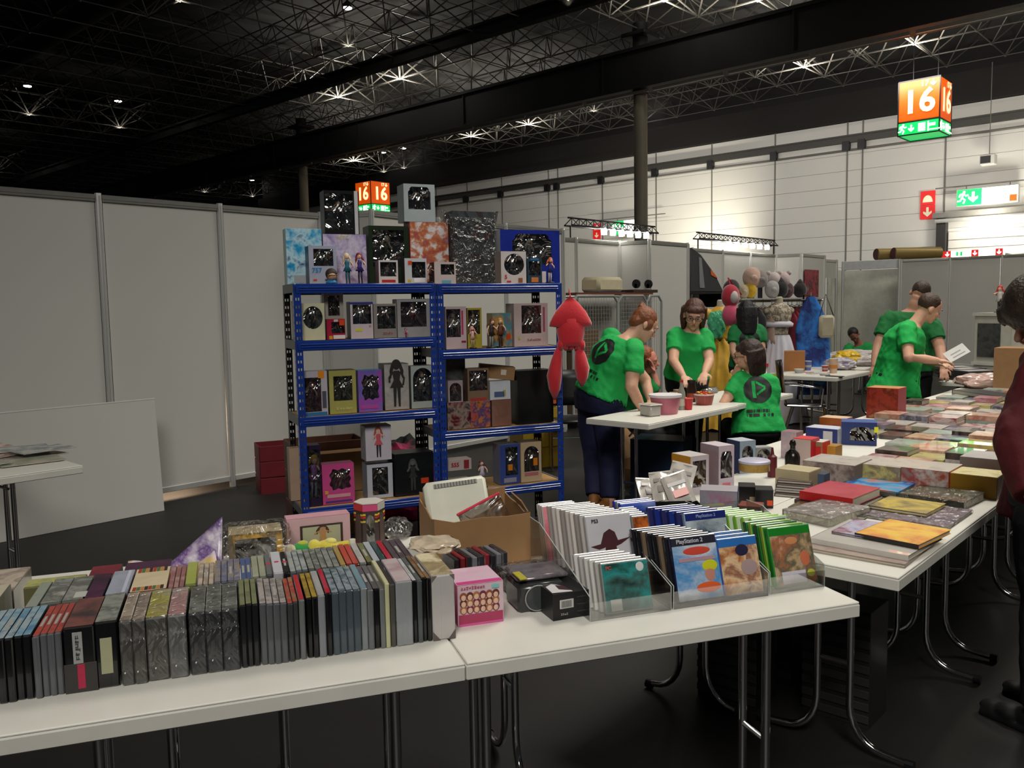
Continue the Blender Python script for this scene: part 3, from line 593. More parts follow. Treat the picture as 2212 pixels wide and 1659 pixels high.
# small figures on the top shelf
P = SP(su(716, 605, .03)[0], .03, T1); f = E('chibi_head', 'round dark-haired big-headed toy before the 757 carton', 'toy', P, RS)
MB().ell((0, 0, .055), (.035, .03, .034), n=14, k=10).build('hair', C('33251E', .6), f, 'all'); MB().ell((0, -.012, .042), (.026, .024, .024), n=14, k=10).build('face', C('C89C84', .5), f, 'all'); MB().lathe([(.035, 0), (.03, .012), (.014, .026)], 12).build('body', C('2A7FB8', .5), f, 'all')
MB().cbox(-.03, .03, -.038, -.033, .044, .05, .002).build('goggles', C('8A6A30', .3), f)
figurine(752, 547, SP(su(752, 605, .05)[0], .05, T1), 'doll in long teal gown standing before the lilac carton', ('D9C9A0', '1F6A78', '1C5A6A'), 3, base=False)
figurine(778, 546, SP(su(779, 605, .05)[0], .05, T1), 'doll with red hair and purple cape before the lilac carton', ('7A2030', '3A2A7A', '2A2A50'), 4, base=False)
figurine(934, 572, SP(su(930, 605, .03)[0], .03, T1), 'thin dark figurine standing at the middle post of the top shelf', ('302020', '502A2A', '1A1A1E'), 5)
figurine(1188, 556, SP(su(1188, 606, .04)[0], .04, T2), 'figurine with orange hair and blue and white outfit at the top right corner', ('C05A28', '202A78', 'D8D4CC'), 6)
# second level left
A2 = LL[2]+.001
sbox(649, 702, 655, A2, .06, .09, 'cream carton with large round window', 'CFCFAE', 'C2BF90', win=(.1, .92, .3, .92), kind='circle', inner='5A605A', fig=('6A7068', '50564E', '3A3E38', '9A9A90'))
sbox(634, 652, 650, A2, .2, .07, 'narrow white and yellow carton half hidden by the left post', art(['D8D8D0', 'C8C070', '9AB08A'], 1.2, 6), 'C9C7B4')
_, ZR = sbox(706, 746, 689, A2, .06, .08, 'small red windowed carton with orange sticker', 'A81E3C', '331A1E', win=(.25, .98, .3, .85), fig=('3A5A9A', '2A2A30', '3A3A3E'), sticker=[(.82, .82, .03, .034, 'D4481C'), (.5, .92, .025, .014, 'C9C9C9'), (.66, .12, .07, .022, 'DADADC'), (.2, .1, .02, .02, 'C89A28')])
o, z2 = sbox(700, 742, 633, A2, .09, .07, 'clear-sided carton stacked on the red windowed one', 'A49C94', '8E8880', z=ZR+.001, win=(.2, .8, .12, .9), inner='4A342C', fig=('3A2620', '8A5A4A', '302420'))
sbox(757, 806, 652, A2, .06, .1, 'white and blue windowed carton with yellow tag', 'CBBFC6', '15151C', win=(.1, .93, .4, .93), inner='2A2E44', fig=('8A90A0', 'C4C8CC', '9AA0A8'), sticker=[(.36, .24, .04, .016, 'D2CE38'), (.86, .34, .015, .012, 'B89098'), (.5, .965, .14, .012, '2A2F84')], lid='2A2F84')
sbox(807, 857, 656, A2, .06, .09, 'grey-framed windowed carton with dark red lettering', '8F8A86', '5A5450', win=(.16, .96, .27, .93), fig=('5A5450', '3A3634', '2A2624'), txt=[('~5', .6, .13, .02, '9A3038')])
sbox(858, 932, 646, A2, .05, .1, 'large silver-edged carton under crumpled clear plastic', '9B9B9C', '7F7F80', win=(.1, .86, .27, .93), inner='4A3A40', fig=('6A3A48', '8A2A48', '5A4A4E'), lid='77777A')
figurine(877, 708, SP(su(877, 722, .015)[0], .015, A2), 'small crouching pink figurine before the silver-edged carton', ('4A2A2A', 'C04070', 'B03A64'), 8, base=False)
# third level left
A3 = LL[1]+.001
sbox(655, 708, 802, A3, .05, .1, 'white and dark red carton with orange sticker, third shelf', 'B8B2BA', 'A9B5C2', win=(.02, .74, .08, .86), inner='5A2430', fig=('7A2A34', '5A1A26', '4A2026'), sticker=[(.75, .92, .036, .042, 'E08A18'), (.5, .03, .13, .022, '2E6A9A'), (.86, .35, .024, .1, '4A4E5A')])
sbox(711, 770, 800, A3, .05, .12, 'olive gold framed windowed carton', 'A5A058', '4A4430', win=(.16, .86, .3, .87), inner='3C3F2A', fig=('6A7058', '50563C', '3A3E2C', '9A9A80'), txt=[('~6', .55, .12, .026, 'D0CC88')], lid='3A3428')
sbox(774, 826, 800, A3, .05, .1, 'purple and blue carton with cloud-shaped window', art(['6A5AA8', '7A62B0', 'A04AA8', '5A70B8'], 1.1, 7), '5A5490', win=(.14, .88, .28, .9), kind='cloud', inner='2E2C44', fig=('4A4460', '2E2A44', '26243A'), sticker=[(.45, .12, .11, .02, 'B04AA0')], lid='2F8FC8')
sbox(830, 884, 786, A3, .06, .13, 'grey carton printed with a dark standing warrior', art(['B0ADA8', '9C9894', 'C0BCB6'], .8, 8), '2E3032', lid='1E1F22')
P = SP(su(857, 840, .055)[0], .0535, A3+.03); o = doll(.29, '2E2A28', '34302E', '302C2A', '4A4440', 9); o[0].v = [(x, y*.02-.002, z) for x, y, z in o[0].v]
q = o[0].build('printed_warrior', o[1][0]); q.parent = [c for c in bpy.data.objects if c.get('label') == 'grey carton printed with a dark standing warrior'][0]; q.location = (0, -.001, .02)
sbox(888, 938, 790, A3, .06, .1, 'white-edged carton with arched window next to the middle post', 'A9B1AC', '5E6662', win=(.08, .94, .16, .95), kind='arch', inner='4A504E', fig=('6A5A50', '8A8480', '504C48'))
# bottom level left
A4 = LL[0]+.001
sbox(626, 650, 968, A4, .25, .08, 'plain beige carton behind the lower left post', 'B59A84', 'A88C76')
sbox(665, 694, 962, A4, .05, .1, 'tall dark violet windowed carton with golden figure', '2A1E3A', '33263E', win=(.08, .92, .12, .93), inner='241A30', fig=('C89A30', '9A5A9A', 'B0B0BC'))
sbox(696, 766, 1002, A4, .05, .1, 'bright pink windowed doll carton', 'C64A86', 'A03A6C', win=(.22, .9, .34, .88), kind='cloud', inner='6A3048', fig=('A05A50', 'C05A7A', '8A4A5A'), sticker=[(.5, .2, .14, .02, 'D09AA0'), (.5, .06, .16, .012, '4A3A7A'), (.12, .3, .02, .02, 'D0A030')])
sbox(793, 849, 1002, A4, .07, .12, 'white-framed black windowed carton in the lower stack', 'B9BCC6', '8A8E98', win=(.2, .82, .1, .9), inner='202228', fig=('303038', '26262E', '1E1E24'), lid='16182A')
sbox(789, 846, 920, A4, .07, .12, 'white carton with a girl in pink printed on it, topmost of the lower stack', 'CFC9D2', '9A9A9E', z=A4+.235, lid='B8B8BC')
P = [c for c in bpy.data.objects if str(c.get('label')).startswith('white carton with a girl in pink')][0]
o = doll(.19, 'B0524A', 'D06068', '3A3040', seed=11); o[0].v = [(x, y*.02-.001, z) for x, y, z in o[0].v]; q = o[0].build('printed_girl', o[1]); q.parent = P; q.location = (0, -.001, .02)
sbox(852, 938, 978, A4, .06, .16, 'big black carton with faint grey figure and red tag', art(['101214', '16181A', '1C2022'], 1, 9), '121416', sticker=[(.76, .32, .05, .034, 'D2401C')])
q, ms = doll(.2, '4A4E4C', '2E3230', '3A3E3C', '5A5E5A', 12); q.v = [(x, y*.02-.001, z) for x, y, z in q.v]; q = q.build('printed_figure', ms); q.parent = [c for c in bpy.data.objects if str(c.get('label')).startswith('big black carton with faint')][0]; q.location = (-.01, -.002, .03)
# second level right
B2 = LR[2]+.001
sbox(963, 1008, 662, B2, .05, .1, 'pink-edged windowed carton at the left of the right unit', 'C0ACB0', '8A7A7C', win=(.02, .72, .28, .94), fig=('7A7478', 'A8A0A4', '6A6468'), sticker=[(.8, .62, .012, .15, 'B03A60'), (.85, .17, .03, .012, '8A2038')])
sbox(1010, 1041, 665, B2, .06, .08, 'yellow-edged dark windowed carton, second shelf right', 'A89A38', '5A5430', win=(.04, .88, .35, .95), inner='3A3428', fig=('5A4A30', '6A6448', '3A3428'))
figurine(1021, 704, SP(su(1022, 748, .02)[0], .02, B2), 'pale pink slim figurine before the yellow-edged carton', ('C88A80', 'D8A8A0', 'D0B090'), 14)
figurine(1060, 688, SP(su(1061, 748, .03)[0], .03, B2), 'dark figurine with striped legs, left of the toy pair', ('5A3A20', '302420', 'A0A098'), 15)
figurine(1080, 686, SP(su(1082, 748, .03)[0], .03, B2), 'golden-haired dancing figurine, right of the toy pair', ('B08A40', '6A3A20', '4A2A24'), 16)
sbox(1064, 1108, 676, B2, .09, .1, 'cream and teal picture carton behind the toy pair', art(['D0C8A0', 'C08A40', '3A8A9A', 'B0503A'], 1.3, 10), '8A7A50', sticker=[(.78, .3, .03, .04, 'C8481C')])
sbox(1110, 1184, 655, B2, .05, .13, 'pink and white windowed carton with red lettering, second shelf right', 'BDAAA8', '8E807C', win=(.22, .8, .3, .95), inner='3A3230', fig=('6A5A50', '5A504A', '4A403A'), txt=[('~8', .58, .15, .02, '8A2A38')], sticker=[(.88, .62, .014, .16, '9A4A60'), (.14, .2, .012, .02, 'A8B030')])
# third level right: stacked cartons
B3 = LR[1]+.001
sbox(966, 1018, 868, B3, .05, .12, 'dark red and black picture carton, bottom left of the pile', art(['1E1416', '5A1E24', '8A7A70', '2A2A34', 'A03A30'], 1.6, 11), '2A1A1C')
sbox(1016, 1060, 866, B3, .05, .12, 'orange and blue picture carton at the base of the pile', art(['6A3A20', 'B06A30', '2A3A6A', 'B0503A', '4A3A30'], 1.8, 12), '3A2A24')
sbox(1062, 1105, 862, B3, .05, .12, 'brown carton in clear wrap, third shelf right', art(['6A4A3E', '7A564A', '8A6A5E'], 1, 13), '4A342C')
sbox(968, 1000, 822, B3, .05, .08, 'small pinkish blister carton standing on the dark red carton', 'A09094', '7A6C70', z=B3+.165, win=(.1, .9, .1, .9), kind='arch', inner='5A4A50', fig=('B04A5A', '9A8A90', '7A6A70'))
sbox(1010, 1056, 796, B3, .06, .11, 'clear-windowed carton full of highlights standing on the orange carton', '7A6450', '5A4438', z=B3+.165, win=(.08, .94, .34, .94), inner='3A322C', fig=('6A645C', '8A8478', '5A5048'), sticker=[(.5, .08, .11, .02, 'A03A30')])
sbox(965, 1006, 770, B3, .14, .08, 'dark bagged carton at the back top of the pile', art(['1E2220', '2E3230', '4A4E4C'], 1.6, 14), '1E2220', z=B3+.17)
sbox(1058, 1103, 823, B3, .05, .09, 'white carton with small blue picture on the brown carton', 'BFC4CA', '9A9EA4', z=B3+.17, sticker=[(.45, .3, .07, .035, '4A5A7A'), (.7, .36, .02, .04, 'A8A060')])
sbox(1118, 1196, 800, B3, .05, .14, 'large black carton on the right of the third shelf', art(['0C0D0E', '121314', '18191B'], 1, 15), '0E0F10', lid='1A1B1C')
bx, zz = sbox(1036, 1108, 790, B3, .12, .12, 'closed brown parcel lying tilted on the pile', CARD, CARD, z=B3+.3, rz=-.3, sticker=[(.68, .55, .035, .035, 'C8BCAC')], name='parcel', tilt=(0, .12, 0))
# bottom level right
B4 = LR[0]+.001
sbox(967, 1019, 992, B4, .05, .09, 'upper white carton numbered 555', 'B9A9A6', 'C8B8AE', z=B4+.125, txt=[('555', .3, .5, .036, 'A02030')], sticker=[(.78, .5, .035, .055, '8A2A34')])
sbox(967, 1019, 1036, B4, .05, .09, 'lower white carton numbered 523', 'A8A09E', 'B0A096', txt=[('523', .3, .55, .036, '30304A')], sticker=[(.78, .5, .035, .05, '4A4A6A')])
figurine(1040, 992, SP(su(1043, 1045, .04)[0], .04, B4), 'white frilly-dressed figurine on a yellow base, bottom right shelf', ('5A3A3A', 'C0B0C0', 'D0C8C8'), 18)
sbox(1080, 1123, 960, B4, .05, .12, 'blue carton with tall window and orange sticker', '39498A', '6A7284', win=(.28, .9, .22, .93), inner='1A2030', fig=('3A4458', '4A5A78', '8A8A98'), sticker=[(.52, .42, .03, .04, 'D07A18'), (.5, .1, .09, .03, '8A8A9A')])
sbox(1125, 1170, 955, B4, .05, .12, 'cream carton with arched window and orange sticker', 'BFA886', '9A8468', win=(.16, .88, .26, .9), kind='arch', inner='4A3626', fig=('8A7A68', '7A6A58', '6A5A48'), sticker=[(.7, .5, .03, .05, 'D07A18'), (.5, .2, .1, .022, 'B06A70')])
# soft red squid-like cushion hanging from the right post (plain stand-in)
RED = mat('red_plush', 'C8202C', .85, sheen=.6, bump=.15, bscale=90, var=.06); P = SP(1.72, -.12, 0); Z = (P-O).dot(CF)
c = E('plush_cushion', 'large bright red pointed plush cushion with two long arms hanging on the shelf post', 'plush', (P.x, P.y, 0), RS-.35)
def zz_(py): return onp(1225, py, P, UB).z
mb = MB(); n = 20; zt, zb = zz_(640), zz_(706); k = 12
prof = [(.004, 0, .01), (.05, .2, .03), (.1, .5, .045), (.135, .85, .05), (.138, .98, .04), (.07, 1.03, .04)]
vs = []
for (r, t_, dz) in prof: vs += [(r*cos(2*pi*j/n), dz*sin(2*pi*j/n), zt+(zb-zt)*t_) for j in range(n)]
fs = [(i*n+j, i*n+(j+1) % n, (i+1)*n+(j+1) % n, (i+1)*n+j) for i in range(len(prof)-1) for j in range(n)]+[tuple(range(n)), tuple((len(prof)-1)*n+j for j in range(n))]
mb.add(vs, fs); mb.build('hood', RED, c, 'all')
MB().lathe([(.04, zz_(672)), (.085, zz_(690)), (.092, zz_(715)), (.08, zz_(738)), (.075, zz_(748))], 18, None, 0, 1, .6).build('body', RED, c, 'all')
for i in range(5): x = -.07+.035*i; MB().ell((x, -.01, zz_(748)+.006), (.022, .03, .035), n=10, k=8).build('tentacle', RED, c, 'all')
for x, y0, y1, lab in ((-.11, 752, 862, 'red arm ending in an orange tag'), (.07, 748, 835, 'red arm')):
    z0, z1 = zz_(y0), zz_(y1); d = z0-z1
    o = MB().tube([(x*.7, .0, z0), (x*.85, .0, z0-.25*d), (x, 0, z0-.55*d), (x, 0, z0-.8*d), (x, 0, z1)], .02, 12, rr=[.02, .038, .05, .038, .012]).build('arm', RED, c, 'all', label=lab)
MB().cbox(-.12, -.1, -.006, .006, zz_(872), zz_(845), .003).build('tag', C('C85A28', .7), c); MB().tube([(0, 0, zt), (0, .05, zt+.05), (.0, .06, zt+.02)], .003, 6).build('hanging_loop', RED, c)
# ================================================================ DVD ROWS (front tables)
CASEM = {}
def case_tpl(w_, l, h, body, top, film):
    key = (round(w_, 4), round(l, 3), round(h, 3), body, str(top), film)
    if key in CASEM: return CASEM[key]
    mb = MB(); mb.cbox(-w_/2, w_/2, 0, l, 0, h, min(.0025, w_*.2))
    me = bpy.data.meshes.new('case'); 
    for z in (0,):
        mb.box(-w_*.12, w_*.12, -.0007, 0, .003, h-.004)           # the gap between the two halves of the lid
    o = mb.build('case', [C(body, .25, coat=.5), BLACK]); me = o.data; bpy.data.objects.remove(o)
    mb = MB(); mb.cbox(-w_/2+.0008, w_/2-.0008, .006, l-.006, h, h+.0009, .0003)
    tm = top if not isinstance(top, str) else C(top, .3, coat=.5)
    o = mb.build('spine', tm); m2 = o.data; bpy.data.objects.remove(o)
    mb = MB(); mb.cbox(-w_*.22, w_*.22, l*.3, l*.62, h+.0009, h+.0014, .0002); o = mb.build('title', C('9C9A92', .5)); m3 = o.data; bpy.data.objects.remove(o)
    CASEM[key] = (me, m2, m3); return CASEM[key]
def case(t, c, w_, l, h, body, top, label, group, name='dvd_case', title=False, lean=0, rz=0, film=False, z=TT):
    me, m2, m3 = case_tpl(w_, l, h, body, top, film)
    o = link(name, me); o.location = G(t, c, z+.0005); o.rotation_euler = (0, lean, RT+rz); tag(o, label, 'case' if 'case' in name else 'box', group)
    s = link('spine', m2, o)
    if title: link('title', m3, o)
    return o
ta = lambda px: (px < 0 and -.913+px/75*.06) or (onp(px, 1440, G(0, .145, .8), UC)-P0).dot(UT)
MAUVE = art(['8A8480', 'A59C98', '6C6864', 'B8AEA6'], 2.2, 20); BEIGE = art(['A89A88', 'BCAE9C', '8C7C70', 'C8B8A8'], 1.8, 21); GREYA = art(['6E706A', '8A8C84', '565852', 'A5A49A'], 2, 22)
TEAL = art(['2E3A40', '4A5A60', '8A9498', '242C30'], 2.4, 23); REDS = art(['8A3A34', 'A84A40', '6E2C2A'], 2, 24); OLIVE = art(['5E6448', '787C5A', '4A4E38'], 2, 25); BLUEG = art(['3C6A92', '6A90A4', '9AA8AC', '2E4A74'], 1.6, 26)
B1 = [ # t0, t1, count, body, top, height, what
 (-1.02, ta(70), 11, '0F0F11', BLUEG, .13, 'black DVD case with blue spine, front row at the far left', 1),
 (ta(73), ta(136), 4, '5A5D60', REDS, .128, 'grey-sided DVD case with red spine, front row', 1),
 (ta(141), ta(207), 1, '121214', art(['5A3A38', '7A4A44', '3A3234'], 1, 27), .135, 'black DVD box with grey and red end strip', 0),
 (ta(208), ta(257), 1, '0E0E10', GREYA, .137, 'black DVD box with cream end label', 0),
 (ta(262), ta(318), 2, '5E5C58', BEIGE, .135, 'film-wrapped DVD set with beige spine, right of the black boxes', 0),
 (ta(319), ta(366), 1, '686662', art(['B0A898', 'B8B040', '9A8C80'], 1, 28), .135, 'film-wrapped DVD set with a yellow strip on its spine', 0),
 (ta(367), ta(407), 1, '7A7A78', art(['A89C94', 'B88A88', 'C0B8AC'], 1, 29), .135, 'film-wrapped DVD set with a pink mark on its spine', 0),
 (ta(412), ta(520), 3, '3E4042', GREYA, .132, 'thick DVD set in crumpled film with grey spine', 0),
 (ta(523), ta(563), 3, '18191B', OLIVE, .137, 'black DVD case with olive spine, front row', 1),
 (ta(566), ta(625), 4, '55585A', MAUVE, .134, 'grey DVD case with pale spine, right of the olive-spined ones', 1),
 (ta(626), ta(650), 2, '3A3C3D', art(['7A7450', 'A03030', '8C8658'], 1.4, 30), .13, 'dark grey DVD case with red and olive spine', 1),
 (ta(651), ta(664), 1, '6A6C6C', 'B02A30', .133, 'grey DVD case with red spine, front row', 1),
 (ta(667), ta(692), 2, '0C0C0E', art(['4A3A28', 'A88A28', '2E2A24'], 1.4, 31), .135, 'black DVD case with brown and yellow spine', 1),
 (ta(692), ta(708), 1, '808488', 'A09896', .14, 'light grey DVD case with pinkish spine', 1),
 (ta(709), ta(721), 1, '0C0C0E', 'B01428', .142, 'black DVD case with bright red spine', 1),
 (ta(722), ta(784), 4, '465056', TEAL, .142, 'slate DVD case with dark teal spine and white title', 1),
 (ta(785), ta(799), 1, '7E8486', '6A8A94', .142, 'pale grey DVD case with blue-grey spine', 1),
 (ta(799), ta(812), 1, '66696A', '4A4A4E', .138, 'mid grey DVD case with charcoal spine', 1),
 (ta(812), ta(825), 1, '0E0E10', '5A5654', .138, 'black DVD case with grey-brown spine', 1),
 (ta(825), ta(836), 1, '6E7070', '6A6460', .138, 'grey DVD case left of the cream one', 1),
 (ta(836), ta(846), 1, 'BDBD94', 'C6C39A', .15, 'cream yellow DVD case standing taller in the front row', 0),
 (ta(847), ta(858), 1, '4C4844', '3A302C', .146, 'dark brown DVD case right of the cream one', 1),
 (ta(859), ta(895), 1, '8C8F92', art(['9A7A80', 'B8A8A8', '6A6468'], 1, 32), .148, 'broad pale grey DVD set with mauve spine', 0),
 (ta(896), ta(906), 1, '0F0F11', 'B8BABA', .146, 'black DVD case with white spine near the white box', 1),
 (ta(906), ta(917), 1, '4E5254', '5A5E5E', .146, 'slate grey DVD case near the white box', 1),
 (ta(917), ta(936), 2, '101010', art(['5A4430', '8A6A48', '3A2A20'], 1.4, 33), .148, 'black DVD case with wooden brown spine beside the white box', 1),
 (ta(937), ta(986), 1, 'B4B0AE', art(['C8B890', 'D8CCA8', '8A7A58', 'B8A880'], 1, 34), .152, 'white ended box with dark corners at the right end of the front row', 0)]
for (t0, t1, n, body, top, h, what, ttl) in B1:
    for i in range(n):
        w_ = (t1-t0)/n; c0 = .145+rnd.uniform(-.004, .004); o = case(t0+w_*(i+.5), c0, w_-.0006, .19, h+rnd.uniform(-.001, .001), body, top, what, None if n == 1 else what.split(',')[0].replace('case', 'cases')+' in the front row', title=ttl and rnd.random() < .35, name='dvd_case' if w_ < .02 else 'dvd_box')
        if 'red end strip' in what:
            MB().cbox(-.012, .006, -.0016, 0, .06, .125, .0004).build('strip', C('9A9A98'), o); MB().cbox(-.006, .008, -.0022, -.0002, .008, .058, .0004).build('strip', C('B02A48'), o); MB().cbox(-.03, .03, -.0014, 0, .0, .06, .0004).build('panel', C('3A3836'), o); text('~6', .014, o, TR((-.003, -.002, .093), 0, 0) @ M.Rotation(pi/2, 4, 'Y') @ FRONT, C('3A3A3A'), bold=.0004)
        if 'cream end' in what: MB().cbox(-.012, .01, -.0014, 0, .03, .105, .0004).build('end_label', C('A5A584'), o)
        if 'white ended' in what:
            w2 = w_/2
            for sx in (-1, 1): MB().prism([(sx*w2*.99, 0), (sx*w2*.99, .022), (sx*(w2-.018), 0)], -.0012, 0).build('corner', C('5E5450'), o); 
            for sx in (-1, 1): MB().prism([(sx*w2*.99, h), (sx*w2*.99, h-.014), (sx*(w2-.012), h)], -.0012, 0).build('corner', C('6E6460'), o)
        if 'film' in what:
            MB().cbox(-w_/2-.0005, w_/2+.0005, -.002, .192, .0, h+.0022, .004).build('film', FILM, o)
ta2 = lambda px: (onp(px, 1262, G(0, .36, .868), UC)-P0).dot(UT)
LIL = art(['8A8E9C', '9CA0AE', '74788A'], .8, 40); CRM_ = art(['C0B090', 'CDBD9C', 'B4A484'], .8, 41)
B2_ = [
 (-1.05, -.965, 2, '6A6860', art(['A8A088', 'BCB49C', '8A8270'], 1.4, 42), .13, 'wide beige-spined DVD set at the left end of the second row', 0),
 (ta2(52), ta2(80), 1, '5A6058', art(['6E786C', '8A9488', '9A8A84'], 1, 43), .125, 'grey-green DVD set in the second row at left', 0),
 (ta2(84), ta2(178), 2, '5A5A54', GREYA, .128, 'wide grey DVD set with a white scuff, second row at left', 0),
 (ta2(181), ta2(222), 1, '1A1618', 'screen', .13, 'black and dark purple DVD box in the second row', 0),
 (ta2(226), ta2(276), 1, '74747E', LIL, .132, 'lavender grey DVD box with a pale stripe', 0),
 (ta2(279), ta2(360), 1, '7A4A34', CRM_, .132, 'cream DVD box with red and green patterned borders', 0),
 (ta2(362), ta2(398), 3, '7A6460', art(['A87A74', '8A5A58', 'B49A90'], 1.6, 44), .13, 'reddish beige DVD case, second row', 1),
 (ta2(400), ta2(424), 1, '6E7640', 'A4AC54', .136, 'lime green DVD box in the second row', 0),
 (ta2(426), ta2(462), 3, '7A7468', BEIGE, .13, 'beige DVD case right of the lime green box', 1),
 (ta2(463), ta2(520), 4, '5A5A60', art(['6A6670', '8A8078', '5A5E80', 'B0A488'], 2.4, 45), .132, 'DVD case with mixed violet and tan spine, second row', 1),
 (ta2(521), ta2(545), 2, '5A6470', '4E608C', .132, 'DVD case with blue spine, second row', 1),
 (ta2(546), ta2(576), 2, '6A6C60', art(['8A8E78', 'A0A28C'], 1.4, 46), .134, 'sage-spined DVD case, second row', 1),
 (ta2(577), ta2(590), 1, '4A4C4E', '6A6C6C', .136, 'slate-spined DVD case left of the white one with a red crest', 1),
 (ta2(591), ta2(613), 1, 'A8A8AC', 'C4C4CC', .14, 'white DVD box with a small red crest on its spine', 0),
 (ta2(614), ta2(626), 1, '16171A', '1C1E20', .138, 'black DVD case right of the white box with the red crest', 1),
 (ta2(627), ta2(666), 3, '54585A', art(['7A8080', 'A0A4A2', '5A6060'], 2, 47), .138, 'silver grey DVD case in the second row', 1),
 (ta2(667), ta2(735), 5, '4E5048', GREYA, .138, 'dull green-grey DVD case in the second row', 1),
 (ta2(736), ta2(748), 1, '7A6A3A', 'A88A48', .14, 'golden brown DVD case in the second row', 1),
 (ta2(749), ta2(776), 2, '6A2A20', 'B4442C', .14, 'orange red DVD case in the second row', 1),
 (ta2(777), ta2(792), 1, '6A6A68', 'B0ACA4', .14, 'white-spined DVD case right of the orange red ones', 1),
 (ta2(793), ta2(806), 1, '2E2E26', '6E6E38', .14, 'dark DVD case with an olive mark on its spine', 1),
 (ta2(807), ta2(822), 1, '66686A', 'A8B0B4', .14, 'pale blue-grey DVD case in the second row', 1),
 (ta2(823), ta2(836), 1, '20302E', '2E4A48', .14, 'dark teal DVD case in the second row', 1),
 (ta2(837), ta2(850), 1, '5A1420', 'B01E34', .14, 'crimson DVD case in the second row', 1),
 (ta2(851), ta2(893), 3, '2A2628', art(['3A3438', '54484C', '2A2628'], 1.6, 48), .14, 'charcoal plum DVD case at the right end of the second row', 1)]
DPUR = art(['2A1624', '4A2240', '14100F'], .9, 49)
for (t0, t1, n, body, top, h, what, ttl) in B2_:
    for i in range(n):
        w_ = (t1-t0)/n; o = case(t0+w_*(i+.5), .345+rnd.uniform(-.003, .003), w_-.0006, .19, h, body, DPUR if top == 'screen' else top, what, None if n == 1 else what.split(',')[0].replace('case', 'cases')+' second row', title=ttl and rnd.random() < .35, name='dvd_case' if w_ < .02 else 'dvd_box')
        if 'patterned' in what:
            for (c0_, c1_) in ((.008, .034), (.15, .184)):
                for q in range(8):
                    x = -w_/2+.006+q*(w_-.012)/8; MB().cbox(x, x+(w_-.012)/8-.001, c0_, c1_, h+.001, h+.0018, .0002).build('border', C(['9A3A28', '4A6A40', 'B07A40', '3A2A24'][q % 4]), o)
        if 'red crest' in what: MB().lathe([(.006, h), (.006, h+.0016)], 10, M.Translation((0, .09, 0))).build('crest', C('C03048'), o)
        if 'scuff' in what and i: MB().cbox(-.0, .03, .02, .06, h+.001, h+.0016, .0002).build('label', C('B4B4AC'), o)
        if 'pale stripe' in what: MB().cbox(w_*.2, w_*.36, .008, .18, h+.001, h+.0016, .0002).build('stripe', C('B4B6C4'), o)
# third, lower row at the left
for (t, c, w_, l, body, top, what) in ((-1.03, .545, .13, .2, '8A8474', BEIGE, 'beige film-wrapped set lying behind the second row at the far left'), (-.88, .55, .13, .07, '6A6848', art(['8A8A5A', 'B0B06A', '6A6A44'], 1.4, 50), 'yellow olive patterned box behind the second row'),
        (-.775, .56, .07, .12, '1E1820', art(['1E1418', '8A1E2E', '2A2026'], .7, 51), 'black box with a red corner behind the second row'), (-.675, .55, .11, .13, '2A1C2A', DPUR, 'dark purple box behind the second row')):
    case(t, c, w_, l, .11, body, top, what, None, name='dvd_box')
# ---------------------------------------------------------------- things on the second row of tables
def Gp(px, py, z=TT): return at(px, py, z)
def frontrz(extra=0): return RT+extra
PW = art(['C8A030', '5A2A7A', 'D8C8D8', 'E0C050', '8A5AA8', 'C8B8D0'], .9, 52, rough=.25)
def sheet(name, label, cat, P, w_, l, rz, m_, fn, group=None, n=16, th=.0006, parts=None):
    o = E(name, label, cat, P, rz, group); vs = []
    for k in (0, 1):
        for j in range(n+1):
            for i in range(n+1):
                u, v = i/n, j/n; x, y, z = fn(u, v); vs.append((x*w_, y*l, z+.001+k*th))
    N_ = (n+1)**2; fs = []
    for j in range(n):
        for i in range(n):
            a = j*(n+1)+i; fs += [(a, a+n+1, a+n+2, a+1), (a+N_, a+1+N_, a+n+2+N_, a+n+1+N_)]
    for i in range(n):
        a, b = i, i+1; fs.append((a, b, b+N_, a+N_)); a, b = n*(n+1)+i, n*(n+1)+i+1; fs.append((b, a, a+N_, b+N_))
        a, b = i*(n+1), (i+1)*(n+1); fs.append((b, a, a+N_, b+N_)); a, b = i*(n+1)+n, (i+1)*(n+1)+n; fs.append((a, b, b+N_, a+N_))
    MB().add(vs, fs).build('paper', m_, o, 'all'); return o
sheet('poster', 'curled glossy poster in yellow and purple lying behind the DVDs', 'poster', G(-.72, .6, TT+.0), .22, .3, RT+.1, PW, lambda u, v: (u, v, .1*sin(pi*min(1, v*1.2))*(.7+.3*cos(5*u))+.02*u))
sheet('poster', 'white and purple poster sheet curling upright beside the yellow one', 'poster', G(-.7, .74), .19, .2, RT-.15, art(['D8D0DC', '6A4A8A', 'E4DEE8', '3A2A4A'], .8, 53, rough=.25), lambda u, v: (u, v-.3*v*v, .16*u*v*v+.01))
YB = art(['B88A30', 'D8A838', '6A5A44', '9A8A70'], 1.5, 54)
def wrapbox(px0, px1, yt, yb, d, label, front, side, rz=0, z=TT, **k):
    P, w_, Z = boxpx(px0, px1, yb, z); h = (yb-yt)/FPX*Z; return figbox('figure_box', label, 'box', P, RT+rz, w_/max(.6, cos(RT+rz-YAW)), d, h, front, side, **k), w_, h
b, w_, h = wrapbox(502, 608, 1150, 1224, .1, 'yellow-orange windowed box in crackled film on the second table', YB, 'A8782A', 0, win=(.12, .88, .12, .85), inner='5A4A34', fig=('C8A058', '8A7050', '6A5844', 'C8A890'), lid='B8A888')
MB().cbox(-w_*.7, w_*.7, -.012, .11, .0, h+.018, .02).build('film', FILM, b)
b, w_, h = wrapbox(628, 754, 1115, 1190, .06, 'pale pink picture box with a black-framed drawing', 'C8A4A8', 'B88C92', .05, lid='C896A0')
